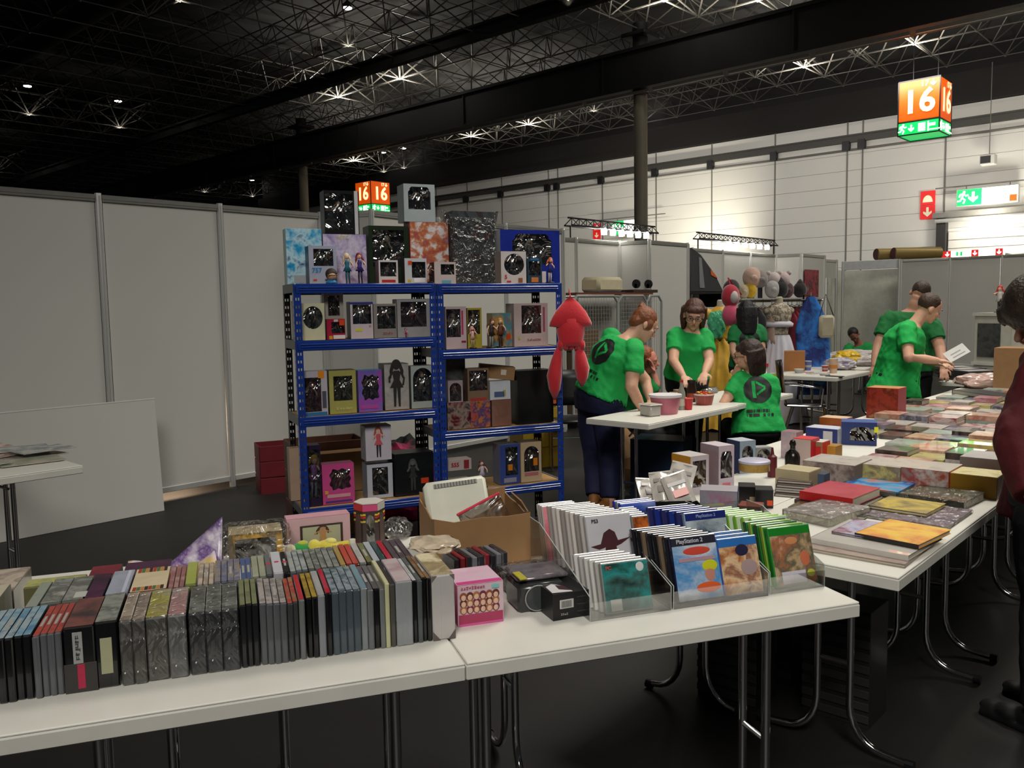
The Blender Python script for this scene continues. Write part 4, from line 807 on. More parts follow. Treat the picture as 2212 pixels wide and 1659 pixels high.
MB().cbox(-w_*.32, w_*.4, -.004, -.0008, h*.08, h*.78, .001).build('frame', C('3A2A24', .5), b); MB().cbox(-w_*.28, w_*.36, -.0052, -.0038, h*.13, h*.73, .0005).build('picture', C('A8A88C', .5), b)
q, ms = doll(.085, '4A3024', 'B08458', 'B08458', 'B08458', 33, False); q.v = [(x*1.6, y*.02-.006, z*.8) for x, y, z in q.v]; q = q.build('drawing', ms, b); q.location = (.01, 0, h*.14)
P = Gp(800, 1172); Z = (P-O).dot(CF); hb = E('figure_box', 'six-sided upright figure box in white, pink and yellow with arched window', 'box', P, RT-.1); r_ = 32/FPX*Z; h = 92/FPX*Z
WH6 = C('C8C2B8', .4); 
def hexf(z0, z1, m_, name, k=1.0): MB().lathe([(r_*k, z0), (r_*k, z1)], 6).build(name, m_, hb)
hexf(0, h*.98, C('3E3230', .4), 'body'); hexf(h*.98, h, WH6, 'lid', 1.02)
for a in range(6):
    T = TR((0, r_*0, 0), a*pi/3+pi/6)@TR((r_*.866+.001, 0, 0), pi/2); c = ['C8C2B8', 'C83A6A', 'C8C2B8', 'B8302E', 'C84A78', 'C8C2B8'][a]
    MB().box(-r_*.49, r_*.49, -.001, .001, h*.82, h*.97, T).build('band', C(c, .4), hb)
    for zz, cc in ((.76, 'D8B830'), (.7, 'B8302E'), (.6, 'C8B040')): MB().box(-r_*.49, -r_*.3, -.001, .001, h*(zz-.04), h*zz, T).box(r_*.3, r_*.49, -.001, .001, h*(zz-.05), h*(zz-.01), T).build('stripe', C(cc, .4), hb)
    MB().prism([(x*r_*.27, h*.4+y*h*.34) for x, y in outline('arch')], -.0015, .0005, T).build('window', WIN if a % 2 == 0 else C('5A4A44', .3), hb)
    MB().box(-r_*.5, r_*.5, -.0008, .0008, 0, h*.06, T).build('skirt', C('9A3A58', .4), hb)
def bag(name, label, P, w_, d, h, rz, m_, seed=0, mats=None, cat='bag', group=None):
    """crumpled soft pouch"""
    b = E(name, label, cat, P, rz, group); me = bmesh.new(); bmesh.ops.create_icosphere(me, subdivisions=4, radius=1)
    for v in me.verts:
        p = v.co.copy(); n_ = NZ.noise(p*2.2+V((seed, 0, 0)))*.22+NZ.noise(p*6+V((0, seed, 0)))*.09; q = V((p.x*w_/2, p.y*d/2, p.z*h/2))
        q *= 1+n_; q.z = max(q.z+h*.42, .001); v.co = q
    m2 = bpy.data.meshes.new('pouch'); me.to_mesh(m2); me.free(); m2.materials.append(m_); m2.polygons.foreach_set('use_smooth', [False]*len(m2.polygons)); link('pouch', m2, b); return b
CB = C('B4AEA4', .3, coat=.5)
bag('clear_bag', 'crumpled clear bag between the six-sided box and the cardboard box', Gp(858, 1162), .1, .1, .075, RT, clear('dim_bag_film', tint=(.86, .84, .82), fac=.12, rough=.25, wav=9), 3)
# open cardboard box with the white appliance cover and a zip bag inside
P = Gp(1020, 1212); Z = (P-O).dot(CF); ob = E('cardboard_box', 'open brown cardboard box holding a white plastic cover', 'box', G(.365, .655), RT+.0)
W_, D_, H_ = .29, .30, .15; P1 = G(.09, .65)
ob.location = P1; ob.rotation_euler = (0, 0, RT-.07); W_ = .285
for nm_, T, L_ in (('wall', TR((0, 0, 0)), W_), ('wall', TR((0, D_, 0)), W_), ('wall', TR((0, 0, 0), pi/2), D_), ('wall', TR((W_, 0, 0), pi/2), D_)):
    hh = H_*(1.0 if T.translation.y == 0 else 1.12); MB().prism([(0, 0), (L_, 0), (L_, hh), (L_*.75, hh*.97), (L_*.5, hh*.985), (L_*.2, hh*.93), (0, hh*1.02)], -.002, .002, T).build(nm_, CARD, ob)
MB().box(.002, W_-.002, .002, D_-.002, 0, .004).build('bottom', CARD, ob)
MB().prism([(0, 0), (.13, 0), (.12, .04), (.01, .035)], -.002, .002, TR((W_, .02, H_), pi/2, 0) @ TR((0, 0, 0), 0, -.5)).build('flap', CARD, ob)
text('C', .022, ob, TR((.045, -.0028, .09)) @ FRONT, C('4A3A4A', .6), bold=.0006)
cv = E('appliance_cover', 'off-white plastic cover with a vent slot sticking out of the cardboard box', 'cover', ob.matrix_basis @ V((.015, .13, .01)), RT-.07, None, (radians(-22), radians(-4)))
IV = C('CFCFBE', .35); MB().cbox(0, .2, 0, .05, 0, .225, .012).build('shell', IV, cv, True)
MB().cbox(.03, .17, -.002, .003, .2, .215, .0015).build('vent', C('8E8E84', .5), cv); 
for i in range(14): MB().box(.034+i*.0097, .038+i*.0097, -.0034, -.001, .201, .214).build('vent_slot', C('5A5A52', .5), cv)
zp = E('zip_bag', 'clear zip bag with a red closure leaning in the cardboard box', 'bag', ob.matrix_basis @ V((.12, .035, .05)), RT-.07, None, (radians(-8), radians(-24)))
MB().cbox(0, .14, 0, .008, 0, .11, .003).build('pouch', clear('zip_film', tint=(.8, .76, .72), fac=.3, rough=.2, wav=10), zp); MB().cbox(-.002, .142, -.001, .01, .104, .112, .002).build('zip', C('C83848', .5), zp); MB().cbox(.02, .12, .002, .006, .01, .08, .003).build('contents', C('B8A898', .5), zp)
# small plush toys
def plush(label, P, s, c1, c2, c3, rz, kind):
    p = E('plush_toy', label, 'toy', P, RT+rz); a, b, c = [mat('plush_'+q, q, .9, sheen=.5, bump=.2, bscale=120) for q in (c1, c2, c3)]
    if kind == 'head':
        MB().ell((0, 0, .028*s), (.04*s, .035*s, .028*s), n=16, k=10).build('hair', a, p, 'all'); MB().ell((0, -.014*s, .018*s), (.028*s, .026*s, .018*s), n=14, k=8).build('face', b, p, 'all')
        for q in (-1, 1): MB().ell((q*.03*s, -.012*s, .014*s), (.014*s, .016*s, .014*s)).build('curl', c, p, 'all'); MB().ell((q*.045*s, 0, .03*s), (.02*s, .01*s, .008*s)).build('bow', a, p, 'all')
        for q in (-1, 1): MB().ell((q*.011*s, -.039*s, .018*s), (.003*s, .002*s, .004*s), n=8, k=5).build('eye', BLACK, p)
    else:
        MB().ell((0, 0, .02*s), (.035*s, .025*s, .02*s), n=14, k=10).build('body', a, p, 'all'); MB().ell((-.035*s, -.01*s, .026*s), (.018*s, .017*s, .018*s), n=12, k=8).build('head', b, p, 'all')
        for q in (-1, 1): MB().tube([(.02*s, q*.015*s, .02*s), (.05*s, q*.03*s, .022*s), (.065*s, q*.03*s, .012*s)], .009*s, 8).build('leg', a, p, 'all')
        MB().ell((.01*s, 0, .036*s), (.018*s, .014*s, .01*s), n=10, k=6).build('tuft', c, p, 'all')
        MB().tube([(-.02*s, -.02*s, .02*s), (-.035*s, -.04*s, .01*s)], .008*s, 8).build('arm', a, p, 'all')
plush('white-haired doll-like plush head with orange curls behind the DVDs', Gp(585, 1212, TT)+V((0, 0, 0)), 1.15, 'CFC9C4', 'D8A888', 'C06A34', .1, 'head')
plush('green plush animal lying behind the DVD row', Gp(648, 1200), 1.0, '1E8A38', 'CFC8A8', 'A8B030', .3, 'x')
plush('yellow plush animal lying near the pink picture box', Gp(708, 1196), 1.1, 'CFC040', 'D4C84C', 'D8D070', -.4, 'x')
plush('small dark blue plush disc toy before the yellow one', Gp(694, 1215), .7, '2A2A70', '2A2A70', 'C8C8D0', 0, 'x')
b = E('bottle_cap_jar', 'tiny white-capped jar standing beside the six-sided box', 'jar', Gp(762, 1190), 0); MB().lathe([(.012, 0), (.013, .02), (.009, .026)], 12).build('body', C('B0A89C'), b, True); MB().lathe([(.01, .026), (.01, .038)], 12).build('lid', C('D0CCC0'), b, True)
for (t, c, w_, l, rz, m_, lb) in ((-.02, .62, .17, .12, .1, C('BDB4B4', .4), 'flat white paper envelope before the six-sided box'),):
    o = E('envelope', lb, 'paper', G(t, c), RT+rz); MB().cbox(0, w_, 0, l, 0, .004, .001).build('paper', m_, o); MB().prism([(.01, .0), (w_-.01, 0), (w_/2, .06)], .0042, .005, M.Rotation(-pi/2, 4, 'X')@M.Identity(4)).build('flap', m_, o)
bag('cream_bag', 'flat cream plastic bag lying across the end of the second DVD row', G(.03, .41, TT+.138), .13, .15, .03, RT, art(['B8A890', 'C8B8A0', 'A89880', 'D0C4B0'], 1.2, 55, rough=.3, coat=.3), 5)
# slim dark game cases fanned in front of the cardboard box
for i in range(9):
    c_ = [('B8B4B0', '2A2A30'), ('1A1A1E', '7A1E28'), ('8A2A30', '202024'), ('2A2E3A', '6A6A70')][i % 4]
    o = figbox('slim_case', ['slim dark case with white front standing before the cardboard box', 'slim black and red case standing before the cardboard box', 'slim red case standing before the cardboard box', 'slim navy case standing before the cardboard box'][i % 4], 'case', G(.1+.0175*i, .545, TT), RT-pi/2+.12, .1, .0135, .075+.002*(i % 3), art([c_[0], c_[1], '8A8A8A'], 1, 56+i % 4), c_[1], group='slim cases before the cardboard box', tilt=(0, 0))
# pink and white box of idols, headphones pack, black barcode box, grey film pack
b, w_, h = wrapbox(990, 1089, 1258, 1348, .13, 'pink and white carton printed with a crowd of small faces', 'CDB4BC', 'B84A78', 0, lid=art(['D4BCC8', 'D0A8BC', 'DCCAD0'], .6, 60))
for r_ in range(3):
    for i in range(6):
        x = -w_/2+.012+i*(w_-.02)/5.6; z = h*(.72-.16*r_); MB().ell((x, -.0016, z), (.0095, .0014, .011), n=10, k=6).build('printed_hair', C(['8A4A34', '5A3028', 'A0683A', '6A2A44'][(i+r_) % 4]), b); MB().ell((x, -.003, z-.002), (.006, .001, .007), n=8, k=5).build('printed_face', C('D8B09A'), b)
MB().box(-w_/2, w_/2, -.0018, 0, .0, h*.28).build('printed_band', C('A83A5C'), b); MB().box(-w_/2, w_/2, -.0022, 0, .0, h*.06).build('printed_band', C('D05A94'), b); MB().box(-w_/2, w_/2, 0.002, .02, h+.001, h+.0022).build('lid_band', C('C03A7A'), b)
text('~9', .011, b, TR((-.02, -.003, h*.93)) @ FRONT, C('B03A6A'), bold=.0003); MB().cbox(w_*.25, w_*.42, -.003, -.001, h*.86, h*.95, .0003).build('badge', C('7ABAB8'), b)
b = E('headphone_pack', 'black clamshell pack with a round grey ring in front', 'pack', G(.205, .235), RT-.0); MB().cbox(-.005, .12, 0, .1, 0, .07, .008).build('body', art(['1C1D1E', '2C2E2E', '3A3C3C'], 1, 61, rough=.2), b, True)
MB().tube([(.045+.032*cos(a), -.003, .036+.032*sin(a)) for a in [2*pi*k/24 for k in range(25)]], .0018, 6).build('ring', C('9A9C9A', .3), b, True); MB().lathe([(.028, 0), (.03, .002)], 20, TR((.045, -.003, .036), 0, pi/2)).build('disc', C('3A3E3E', .15), b, True); MB().cbox(.0, .14, .02, .13, .07, .085, .006).build('tray', art(['4A4648', '6A6468', '2A2A2C'], 1.2, 62, rough=.15), b, True)
MB().cbox(.0, .02, .0, .06, .085, .089, .001).build('strip', C('A8A030'), b)
b = E('barcode_box', 'low black carton with white barcode label beside the racks', 'box', G(.262, .158), RT+.06); MB().cbox(0, .098, 0, .2, 0, .066, .001).build('carton', mat('black_card', '141416', .35), b); 
mb = MB(); mb.prism([(.004, 0), (.05, .0), (.046, .03), (.02, .045), (.006, .03)], .0665, .0672, M.Rotation(-pi/2, 4, 'X')); mb.v = [(x, .02+z_*0+y_*0+zz2, .0665) if 0 else (x, z_, y_) for (x, z_, y_) in [(a[0], abs(a[2])*0+a[1], a[2]) for a in mb.v]]
MB().add([(.004, .012, .0664), (.056, .004, .0664), (.052, .05, .0664), (.03, .075, .0664), (.008, .06, .0664)], [(0, 1, 2, 3, 4)]).build('printed_swoosh', C('C8C4C4', .4), b); MB().add([(.03, .03, .0668), (.056, .012, .0668), (.052, .05, .0668), (.034, .062, .0668)], [(0, 1, 2, 3)]).build('printed_shadow', C('3A1E28', .4), b)
MB().cbox(.018, .055, -.001, .001, .028, .05, .0003).build('barcode_label', C('B8B8B4'), b)
for i in range(9): MB().box(.023+i*.003, .0243+i*.003, -.0016, -.0008, .031, .047).build('barcode_bar', BLACK, b)
text('~4', .008, b, TR((.03, -.0012, .014)) @ FRONT, C('A8A8A4'), bold=.0003)
for i in range(3): MB().box(.065, .09, -.0006, .0, .015+.018*i, .017+.018*i).build('printed_line', C('3A3A3C'), b)
b = E('film_pack', 'flat grey cassette pack in shiny film behind the headphone pack', 'pack', G(.22, .36), RT+.05); MB().cbox(0, .13, 0, .12, 0, .05, .006).build('body', art(['3A3A3C', '6A6668', '2A2C2A', '8A8884'], 1.4, 63, rough=.2), b, True); MB().cbox(.01, .1, .03, .1, .05, .054, .002).build('label', C('7A7478', .3), b); MB().cbox(-.003, .133, -.003, .123, .0, .056, .006).build('film', FILM, b)
for (px, py, lb, cc) in ((1150, 1180, 'low dark green and purple carton behind the left clear rack', ['1A2A22', '3A2A3A', '2A6A48']),):
    b, w_, h = wrapbox(1140, 1188, 1160, 1200, .1, lb, art(cc, 1, 64), cc[0])
# ---------------------------------------------------------------- clear acrylic game racks
def disc_case(par_loc, rz, tilt, w_, h, d, body, cover, band, label, group, texts=(), marks=(), name='game_case'):
    o = E(name, label, 'case', par_loc, rz, group, (tilt, 0)); MB().cbox(-w_/2, w_/2, 0, d, 0, h, .002).build('case', C(body, .2, coat=.6), o)
    if cover: MB().cbox(-w_/2+.003, w_/2-.002, -.0009, .0004, .004, h-(.022 if band else .004), .0003).build('cover', cover, o)
    if band: MB().cbox(-w_/2+.003, w_/2-.002, -.001, .0004, h-.024, h-.003, .0003).build('banner', C(band, .3), o)
    for (s_, x, z, sz, c_, b_) in texts: text(s_, sz, o, TR((x, -.0022, z)) @ FRONT, C(c_, .4), bold=b_, ext=.0003)
    for (kind, x0, x1, z0, z1, c_) in marks:
        if kind == 'ell': MB().ell(((x0+x1)/2, -.0012, (z0+z1)/2), ((x1-x0)/2, .0009, (z1-z0)/2), n=16, k=8).build('printed_shape', C(c_, .3), o)
        elif kind == 'poly': MB().prism([(x0+(x1-x0)*a, z0+(z1-z0)*b_) for a, b_ in ((0, .55), (.25, .6), (.35, .9), (.5, 1), (.62, .9), (.68, .66), (1, .72), (.75, .55), (.62, .5), (.66, .2), (.9, .05), (.5, 0), (.1, .05), (.32, .25), (.36, .5), (.2, .45))], -.0018, -.0008).build('printed_shape', C(c_, .3), o)
        else: MB().cbox(x0, x1, -.0022, -.0008, z0, z1, .0003).build('label', C(c_, .3), o)
    return o
def rack(t0, t1, c0, label, depth=.42):
    r = E('acrylic_rack', label, 'rack', G(t0, c0), RT); w_ = t1-t0; pts = [(0, 0), (depth, 0), (depth, .16), (depth-.08, .16), (.0, .06)]
    T = M.Rotation(pi/2, 4, 'Z')
    for x in (.0, w_): MB().prism(pts, -.0015, .0015, TR((x, 0, 0), pi/2)).build('side_wall', ACR, r)
    MB().box(0, w_, 0, depth, 0, .003).build('base', ACR, r); MB().box(0, w_, depth*.45, depth*.45+.003, 0, .04).box(0, w_, depth*.45, depth, .03, .033).build('step', ACR, r); MB().box(0, w_, -.0015, .0015, 0, .045).build('front_lip', ACR, r); MB().box(0, w_, depth-.003, depth, 0, .16).build('back', ACR, r)
    for x in (0, w_): MB().tube([(x, .0, .06), (x, depth-.08, .16), (x, depth, .16)], .0012, 5).tube([(x, 0, 0), (x, 0, .06)], .0012, 5).build('polished_edge', C('B8C0BC', .1), r)
    return r
rack(.345, .565, .125, 'left clear acrylic rack with white computer game cases')
rack(.572, .85, .125, 'middle clear acrylic rack with blue console game cases')
rack(.858, 1.03, .13, 'right clear acrylic rack with green console game cases', .36)
tl = radians(-17)
def fill(t, c, z, n, step, w_, h, d, bodies, top, label, group, first=None, dt=0, tilt=tl):
    for i in range(n-1, -1, -1):
        kw = dict(body=bodies[i % len(bodies)], cover=top, band=None, label=label, group=group)
        if i == 0 and first: kw.update(first); kw['group'] = None
        kw.setdefault('texts', ()); b_ = kw.pop('body'); cv_ = kw.pop('cover'); bd = kw.pop('band'); lb = kw.pop('label'); gr = kw.pop('group')
        disc_case(G(t+dt*i, c+step*i, z+.004), RT, tilt, w_, h, d, b_, cv_, bd, lb, gr, **kw)
WGR = ['BFBDB8', 'A9A7A2', 'C8C6C0']
fill(.46, .14, TT, 6, .019, .13, .125, .014, WGR, None, 'white game case leaning in the lower step of the left rack', 'white cases, lower step of left rack', dict(body='8A8E88', cover=art(['14302E', '1E4A44', '2E8A86', '3A5A54', '0E1E20'], .9, 70), label='game case with a teal and dark green seascape cover, front of the left rack', texts=(('PC', -.045, .11, .013, 'B84A4A', .0004),), marks=(('ell', .03, .052, .095, .118, 'C8CCC8'), ('box', -.05, -.02, .006, .034, 'A8A8A4'))), dt=-.006)
fill(.50, .31, TT+.035, 9, .019, .135, .165, .014, ['C4C0B8', 'AEAAA4', '8A8680'], None, 'white game case standing in the raised step of the left rack', 'white cases, raised step of left rack', dict(body='A8A8A6', cover=C('BDBBC0', .3), label='white-covered game case with a dark splash shape, raised step of the left rack', texts=(('PS3', -.04, .148, .014, '3A3A3E', .0004),), marks=(('poly', -.06, .06, .03, .125, '4A2A2E'), ('box', -.06, .06, .004, .026, '5A5E60'))), dt=-.006)
fill(.592, .30, TT+.03, 6, .02, .05, .16, .013, ['B4B6B4', '9A9C9A'], None, 'grey-topped game case behind the orange one in the left rack', 'grey cases, right of left rack', dict(body='7A7C7A', cover=art(['B8501E', 'D8702A', '3A1A14', '5A2A1C'], 1, 71), label='game case with an orange and dark red cover in the left rack'), dt=.002)
fill(.425, .46, TT+.0, 3, .016, .11, .2, .013, ['A8A4A0'], art(['C86A78', 'D88A94', 'B84A5A'], .8, 72), 'pinkish red game case at the back left of the left rack', 'pinkish red cases in the left rack', None)
fill(.70, .52, TT+.0, 3, .02, .12, .17, .015, ['2A3A9A', '8A8E94'], art(['3A4AA8', '4A6AC0', 'A8A8C8'], 1, 73), 'crinkled blue-wrapped case at the very back of the left rack', 'blue-wrapped cases at the back', None)
COV1 = art(['2A3A6A', '3A8AB8', 'A8B8C8', '6A5A6A'], .8, 74)
fill(.665, .145, TT, 8, .017, .134, .165, .014, ['16161A', '1E1E24', '6A5A4A'], None, 'dark console game case leaning in the lower step of the middle rack', 'dark cases, lower step of middle rack', dict(body='20203A', cover=art(['8AA8C0', '4A8AC0', 'C0C8D0', '2A4A8A'], .7, 75), band='2A2A34', label='PS2 style game case with orange title and yellow blot, front of the middle rack', texts=(('PlayStation 2', -.012, .152, .015, 'B8B8C0', .0003),), marks=(('ell', -.035, .045, .115, .136, 'C84A3A'), ('box', -.05, .055, .1, .11, 'A88A98'), ('ell', .015, .06, .07, .1, 'C0C02A'), ('ell', .02, .05, .045, .085, 'B88070'), ('ell', -.01, .062, .018, .045, 'CC5A2E'))), dt=-.007)
fill(.79, .14, TT, 3, .03, .12, .15, .014, ['3A5AA0', '2A4A8A'], art(['2A8AA8', '4A7AB8', 'B8B04A'], .8, 77), 'blue console game case behind the brown-toned one', 'blue cases, lower step of middle rack', dict(body='34549A', cover=art(['C09A6A', '8A5A4A', 'D8B890', 'A86A3A', '4A3A4A'], 1.6, 78), band='2E6AB0', label='blue game case with a warm crowded cover, right front of the middle rack', marks=(('ell', -.01, .03, .1, .13, '2A2A44'), ('ell', .0, .05, .05, .09, 'A08A88'))))
fill(.80, .31, TT+.025, 6, .02, .134, .155, .014, ['1E2E7A', '2A2A5A'], None, 'dark blue console game case in the raised step of the middle rack', 'dark blue cases, raised step of middle rack', dict(body='8AA0B4', cover=art(['8AA8B8', 'B8C4C8', '4A5A6A'], .9, 79), band='1E2A6A', label='pale blue game case with navy banner, raised step of the middle rack', texts=(('PlayStation 2', .0, .142, .012, '8A9AC0', .0002),), marks=(('ell', -.03, .02, .06, .1, '2A3A44'), ('ell', .02, .055, .05, .07, 'B84A38'))), dt=-.012)
fill(.962, .15, TT, 5, .02, .134, .16, .014, ['1E4A22', '8AA83A'], C('2A7A2E', .3), 'green console game case leaning in the right rack', 'green cases, lower step of right rack', dict(body='2E8A34', cover=art(['7A8AA0', 'B89A70', '5A5A4A', 'A86A48', 'C8C0A8'], 1.5, 80), band='1E7A26', label='green game case with a busy jungle cover and white sticker', marks=(('ell', -.02, .02, .11, .13, 'C88A5A'), ('ell', .02, .05, .05, .09, 'C06A4A'), ('ell', .035, .06, .02, .04, 'A8B040'), ('box', -.045, .03, .008, .04, 'C0BCC8'))), dt=-.004)
fill(.985, .27, TT+.0, 8, .021, .12, .155, .014, ['6FA82A', '8AC034', '78B42E'], C('B8C8A8', .3), 'lime green console game case in the raised step of the right rack', 'lime cases, raised step of right rack', dict(body='7ABC2E', cover=C('3A6A3A', .3), band='B8C8B0', label='front lime green game case with pale banner, raised step of the right rack', texts=(('o', -.05, .143, .018, '6A8A6A', .0004),)), dt=-.012)
# ================================================================ RIGHT STALL: books, art books, cartons
def book(px, py, w_, l, t_, cover, label, rz=0, z=TT, name='book', spine=None, group=None, film=False, pages='BDB7A4'):
    P = at(px, py, z); o = E(name, label, 'book', P, rz, group)
    MB().box(.003, w_-.003, .004, l-.004, .002, t_-.002).build('pages', C(pages, .8), o)
    cm = C(cover, .3, coat=.3) if isinstance(cover, str) else cover
    mb = MB(); mb.cbox(0, w_, 0, l, t_-.002, t_, .0008).cbox(0, w_, 0, l, 0, .002, .0008); mb.box(0, .002, 0, l, 0, t_).build('cover', cm, o)
    MB().box(0.0, w_, -.0005, .0015, 0.0, t_).build('spine', C(spine, .35) if spine else cm, o) if spine else None
    if film: MB().cbox(-.002, w_+.002, -.002, l+.002, 0, t_+.002, .003).build('film', FILM, o)
    return o
def bk(x0, y0, x1, y1, t_, cover, label, l=.3, rz=0, z=TT, **k):
    """front edge runs from pixel (x0,y0) to (x1,y1)"""
    a = at(x0, y0, z); b = at(x1, y1, z); d = b-a; r = math.atan2(d.y, d.x)
    o = book(x0, y0, d.length, l, t_, cover, label, r, z, **k); return o
WHT = 'BFBBB2'
bk(1740, 1190, 1955, 1228, .012, art(['8A7A70', 'A8948A', '6A5A54'], .8, 90), 'thin pinkish brown booklet at the bottom of the nearest pile', .3, name='art_book')
bk(1748, 1172, 1962, 1212, .016, C('BDB9B0', .3, coat=.4), 'large flat white art book at the near corner of the right stall', .3, z=TT+.0125, name='art_book', spine='C4C0B8')
ZB = TT+.03
bk(1796, 1152, 1866, 1164, .008, art(['5A6AA8', 'B8B4C8', '8A5A6A', '3A4A8A'], .9, 91), 'blue and lilac booklet on the near art book pile', .2, z=ZB, name='magazine')
bk(1846, 1160, 1984, 1187, .014, art(['8A7A50', 'C8701E', 'D8A028', 'E0B838', '7A4A24'], .55, 92, rough=.5), 'yellow and orange sunset art book on top of the near pile', .24, z=ZB, name='art_book', spine='2A2220')
bk(1690, 1118, 1790, 1140, .03, art(['A89E98', '8E8680', 'BDB4AC'], .7, 93, coat=.5), 'pale art book in shiny film left of the near pile', .26, name='art_book', film=True)
bk(1702, 1102, 1868, 1124, .012, art(['14100E', '2A2622', '6A5A30'], .6, 94, coat=.5), 'glossy black art book under the shiny film one', .17, name='art_book')
bk(1862, 1118, 2048, 1146, .012, art(['7A6870', '8A7880', '6A5A62', '4A3A6A'], .5, 95, rough=.5), 'large mauve calendar in film behind the sunset book', .3, name='art_book', film=True)
bk(1876, 1098, 2001, 1117, .012, art(['4A3E30', '6A5A3E', 'B8A030', '3A3028'], .5, 96, rough=.5), 'brown magazine with a yellow streak on the mauve calendar', .2, z=TT+.014, name='magazine')
bk(1716, 1086, 1850, 1106, .014, C('2A1A1E', .3), 'dark hardback under the thick red book', .27, name='art_book', spine='3A2226')
bk(1727, 1078, 1842, 1096, .032, art(['A8384A', 'B84A58', 'A02A34'], .6, 97), 'thick red hardback book', .25, z=TT+.015, name='book', spine='B01E1E')
bk(1812, 1060, 1936, 1078, .03, C('2A5A4A', .4), 'green boxed set under the colourful game guide', .25, name='box_set')
bk(1814, 1050, 1940, 1066, .006, art(['8A9AA8', '2A4A9A', '3A9AC8', 'C86A3A', 'B8C0C8'], .7, 98), 'game guide with white, blue and orange cover', .25, z=TT+.0305, name='magazine')
bk(1942, 1082, 2082, 1103, .03, art(['3A4A38', '5A5A40', '6A5038', '8A6A40'], .5, 99, coat=.5), 'green and brown art book beside the golden carton', .22, name='art_book', spine='4A4A3E', film=True)
def cart(x0, x1, yt, yb, d, label, front, side, rz=0, z=TT, **k):
    P, w_, Z = boxpx(x0, x1, yb, z); w_ = w_/max(.5, cos(YAW-rz)) ; h = (yb-yt)/FPX*Z*1.0
    return figbox('figure_box' if k.get('win') else 'carton', label, 'box', P, rz, w_, d, h, front, side, **k)
cart(2031, 2128, 1024, 1072, .16, 'golden yellow carton with popcorn pattern on the lid', C('8F6A14', .5), '7A6A58', lid=art(['C8B86A', 'D8CC98', 'A8983A'], 2, 100))
for x0, x1, yt, yb, c_, lb in ((1746, 1830, 1000, 1050, ['8A7A70', '6A5A54', 'A89A90', '4A3A34'], 'film-wrapped manga box set with a brown and grey side'), (1842, 1926, 1004, 1052, ['A8A49A', '7A6A50', 'C0B870', '5A4A4A'], 'film-wrapped manga box set with a cream flowered side'), (1930, 2026, 1012, 1062, ['8A7A70', '9A3A2A', 'B8B4AC', '6A5448'], 'film-wrapped manga box set with a red stripe')):
    b = cart(x0, x1, yt, yb, .2, lb, art(c_, 1.2, x0 % 97), c_[1], lid=art(['A8A098', 'B8B0A6', '8E8680'], 1.4, x0 % 89)); 
b = cart(2060, 2135, 1006, 1052, .2, 'grey carton standing behind the golden one', C('8A8884', .4), '9A9690', lid='A8A4A0'); b.location.y += .2
PB = art(['4A5A8A', '2A2E5A', '6A7A9A'], 1, 102)
cart(1748, 1800, 925, 960, .12, 'navy blue and white carton with a small panel picture', C('222C6A', .4), '9AA0A8', lid='B8BCC8', sticker=[(.7, .45, .05, .07, 'B8B8B8')])
cart(1822, 1888, 912, 962, .14, 'navy windowed carton with yellow and black figures', '243468', '2A4A8A', rz=.35, win=(.25, .95, .2, .8), kind='arch', inner='3A3028', fig=('C8A83A', '2A2420', '3A3A3A'), sticker=[(.98, .7, .02, .03, 'D8D820')])
cart(1776, 1818, 903, 925, .12, 'small orange brown carton behind the navy ones', art(['A8602A', '8A4A24'], 1, 103), '8A5A3A', lid='C8A88A')
cart(1880, 1929, 838, 905, .16, 'tall red carton covered with gold lettering-like pattern', art(['8A2A1E', '9A3A28', '6A2018', 'A8703A'], 1.8, 104), 'A04448', lid='B8784A')
cart(1716, 1746, 948, 1012, .1, 'white and red carton standing behind the cream box', C('BDA8A0', .4), 'B02028', lid='C8282C')
cart(1748, 1772, 954, 1010, .09, 'red carton with a cut-out pale window shape', C('8A7A5A', .4), 'C02A28', sticker=[(.7, .5, .03, .08, 'B83028')], lid='C8C4BC')
cart(1773, 1800, 962, 1008, .08, 'amber yellow carton between the red carton and the book rows', C('B0822E', .4), '9A7020')
cart(1690, 1716, 932, 990, .08, 'speckled pink carton at the back of the left cluster', art(['B88A98', 'A89AA0', 'C8B0B0'], 1.4, 105), '8A6A70')
# left cluster near the pouches
FR = -.2
b = cart(1489, 1534, 984, 1068, .115, 'orange-sided white figure box with large dark window', 'BDB4B8', 'C08424', rz=1.25, win=(.12, .86, .2, .88), kind='rect', inner='2A201E', fig=('7A6048', '6A584C', '4A3E38'), lid='C4BCB8')

for dz, r_, c_ in ((.085, .034, 'D0A070'), (.0855, .031, 'B05028'), (.11, .014, '1E1410')):
    pass
b = cart(1550, 1588, 962, 1062, .115, 'pink-white figure box with a shaped window, middle of three', 'C0B2BA', '8A7A84', rz=1.2, win=(.12, .88, .3, .88), kind='notch', inner='2A2226', fig=('5A4A44', '6A5C60', '4A4044'), lid='C8BCC4', sticker=[(.5, .14, .04, .02, 'C86A7A')])
b = cart(1596, 1634, 952, 1022, .1, 'blue and silver figure box with arched window, third of three', '8A9AA8', '3A4464', rz=1.1, win=(.15, .85, .25, .85), kind='arch', inner='1E2430', fig=('4A5468', '5A6A88', '3A4458'), lid='B4BAC4')
b = cart(1632, 1668, 966, 1018, .06, 'clear blister pack with small coloured figures', C('8A8A88', .3), '9A9A98', rz=.9, win=(.08, .92, .1, .95), kind='arch', inner='9A9A96', fig=('C8A82A', '2A5AB0', 'B84A3A'))
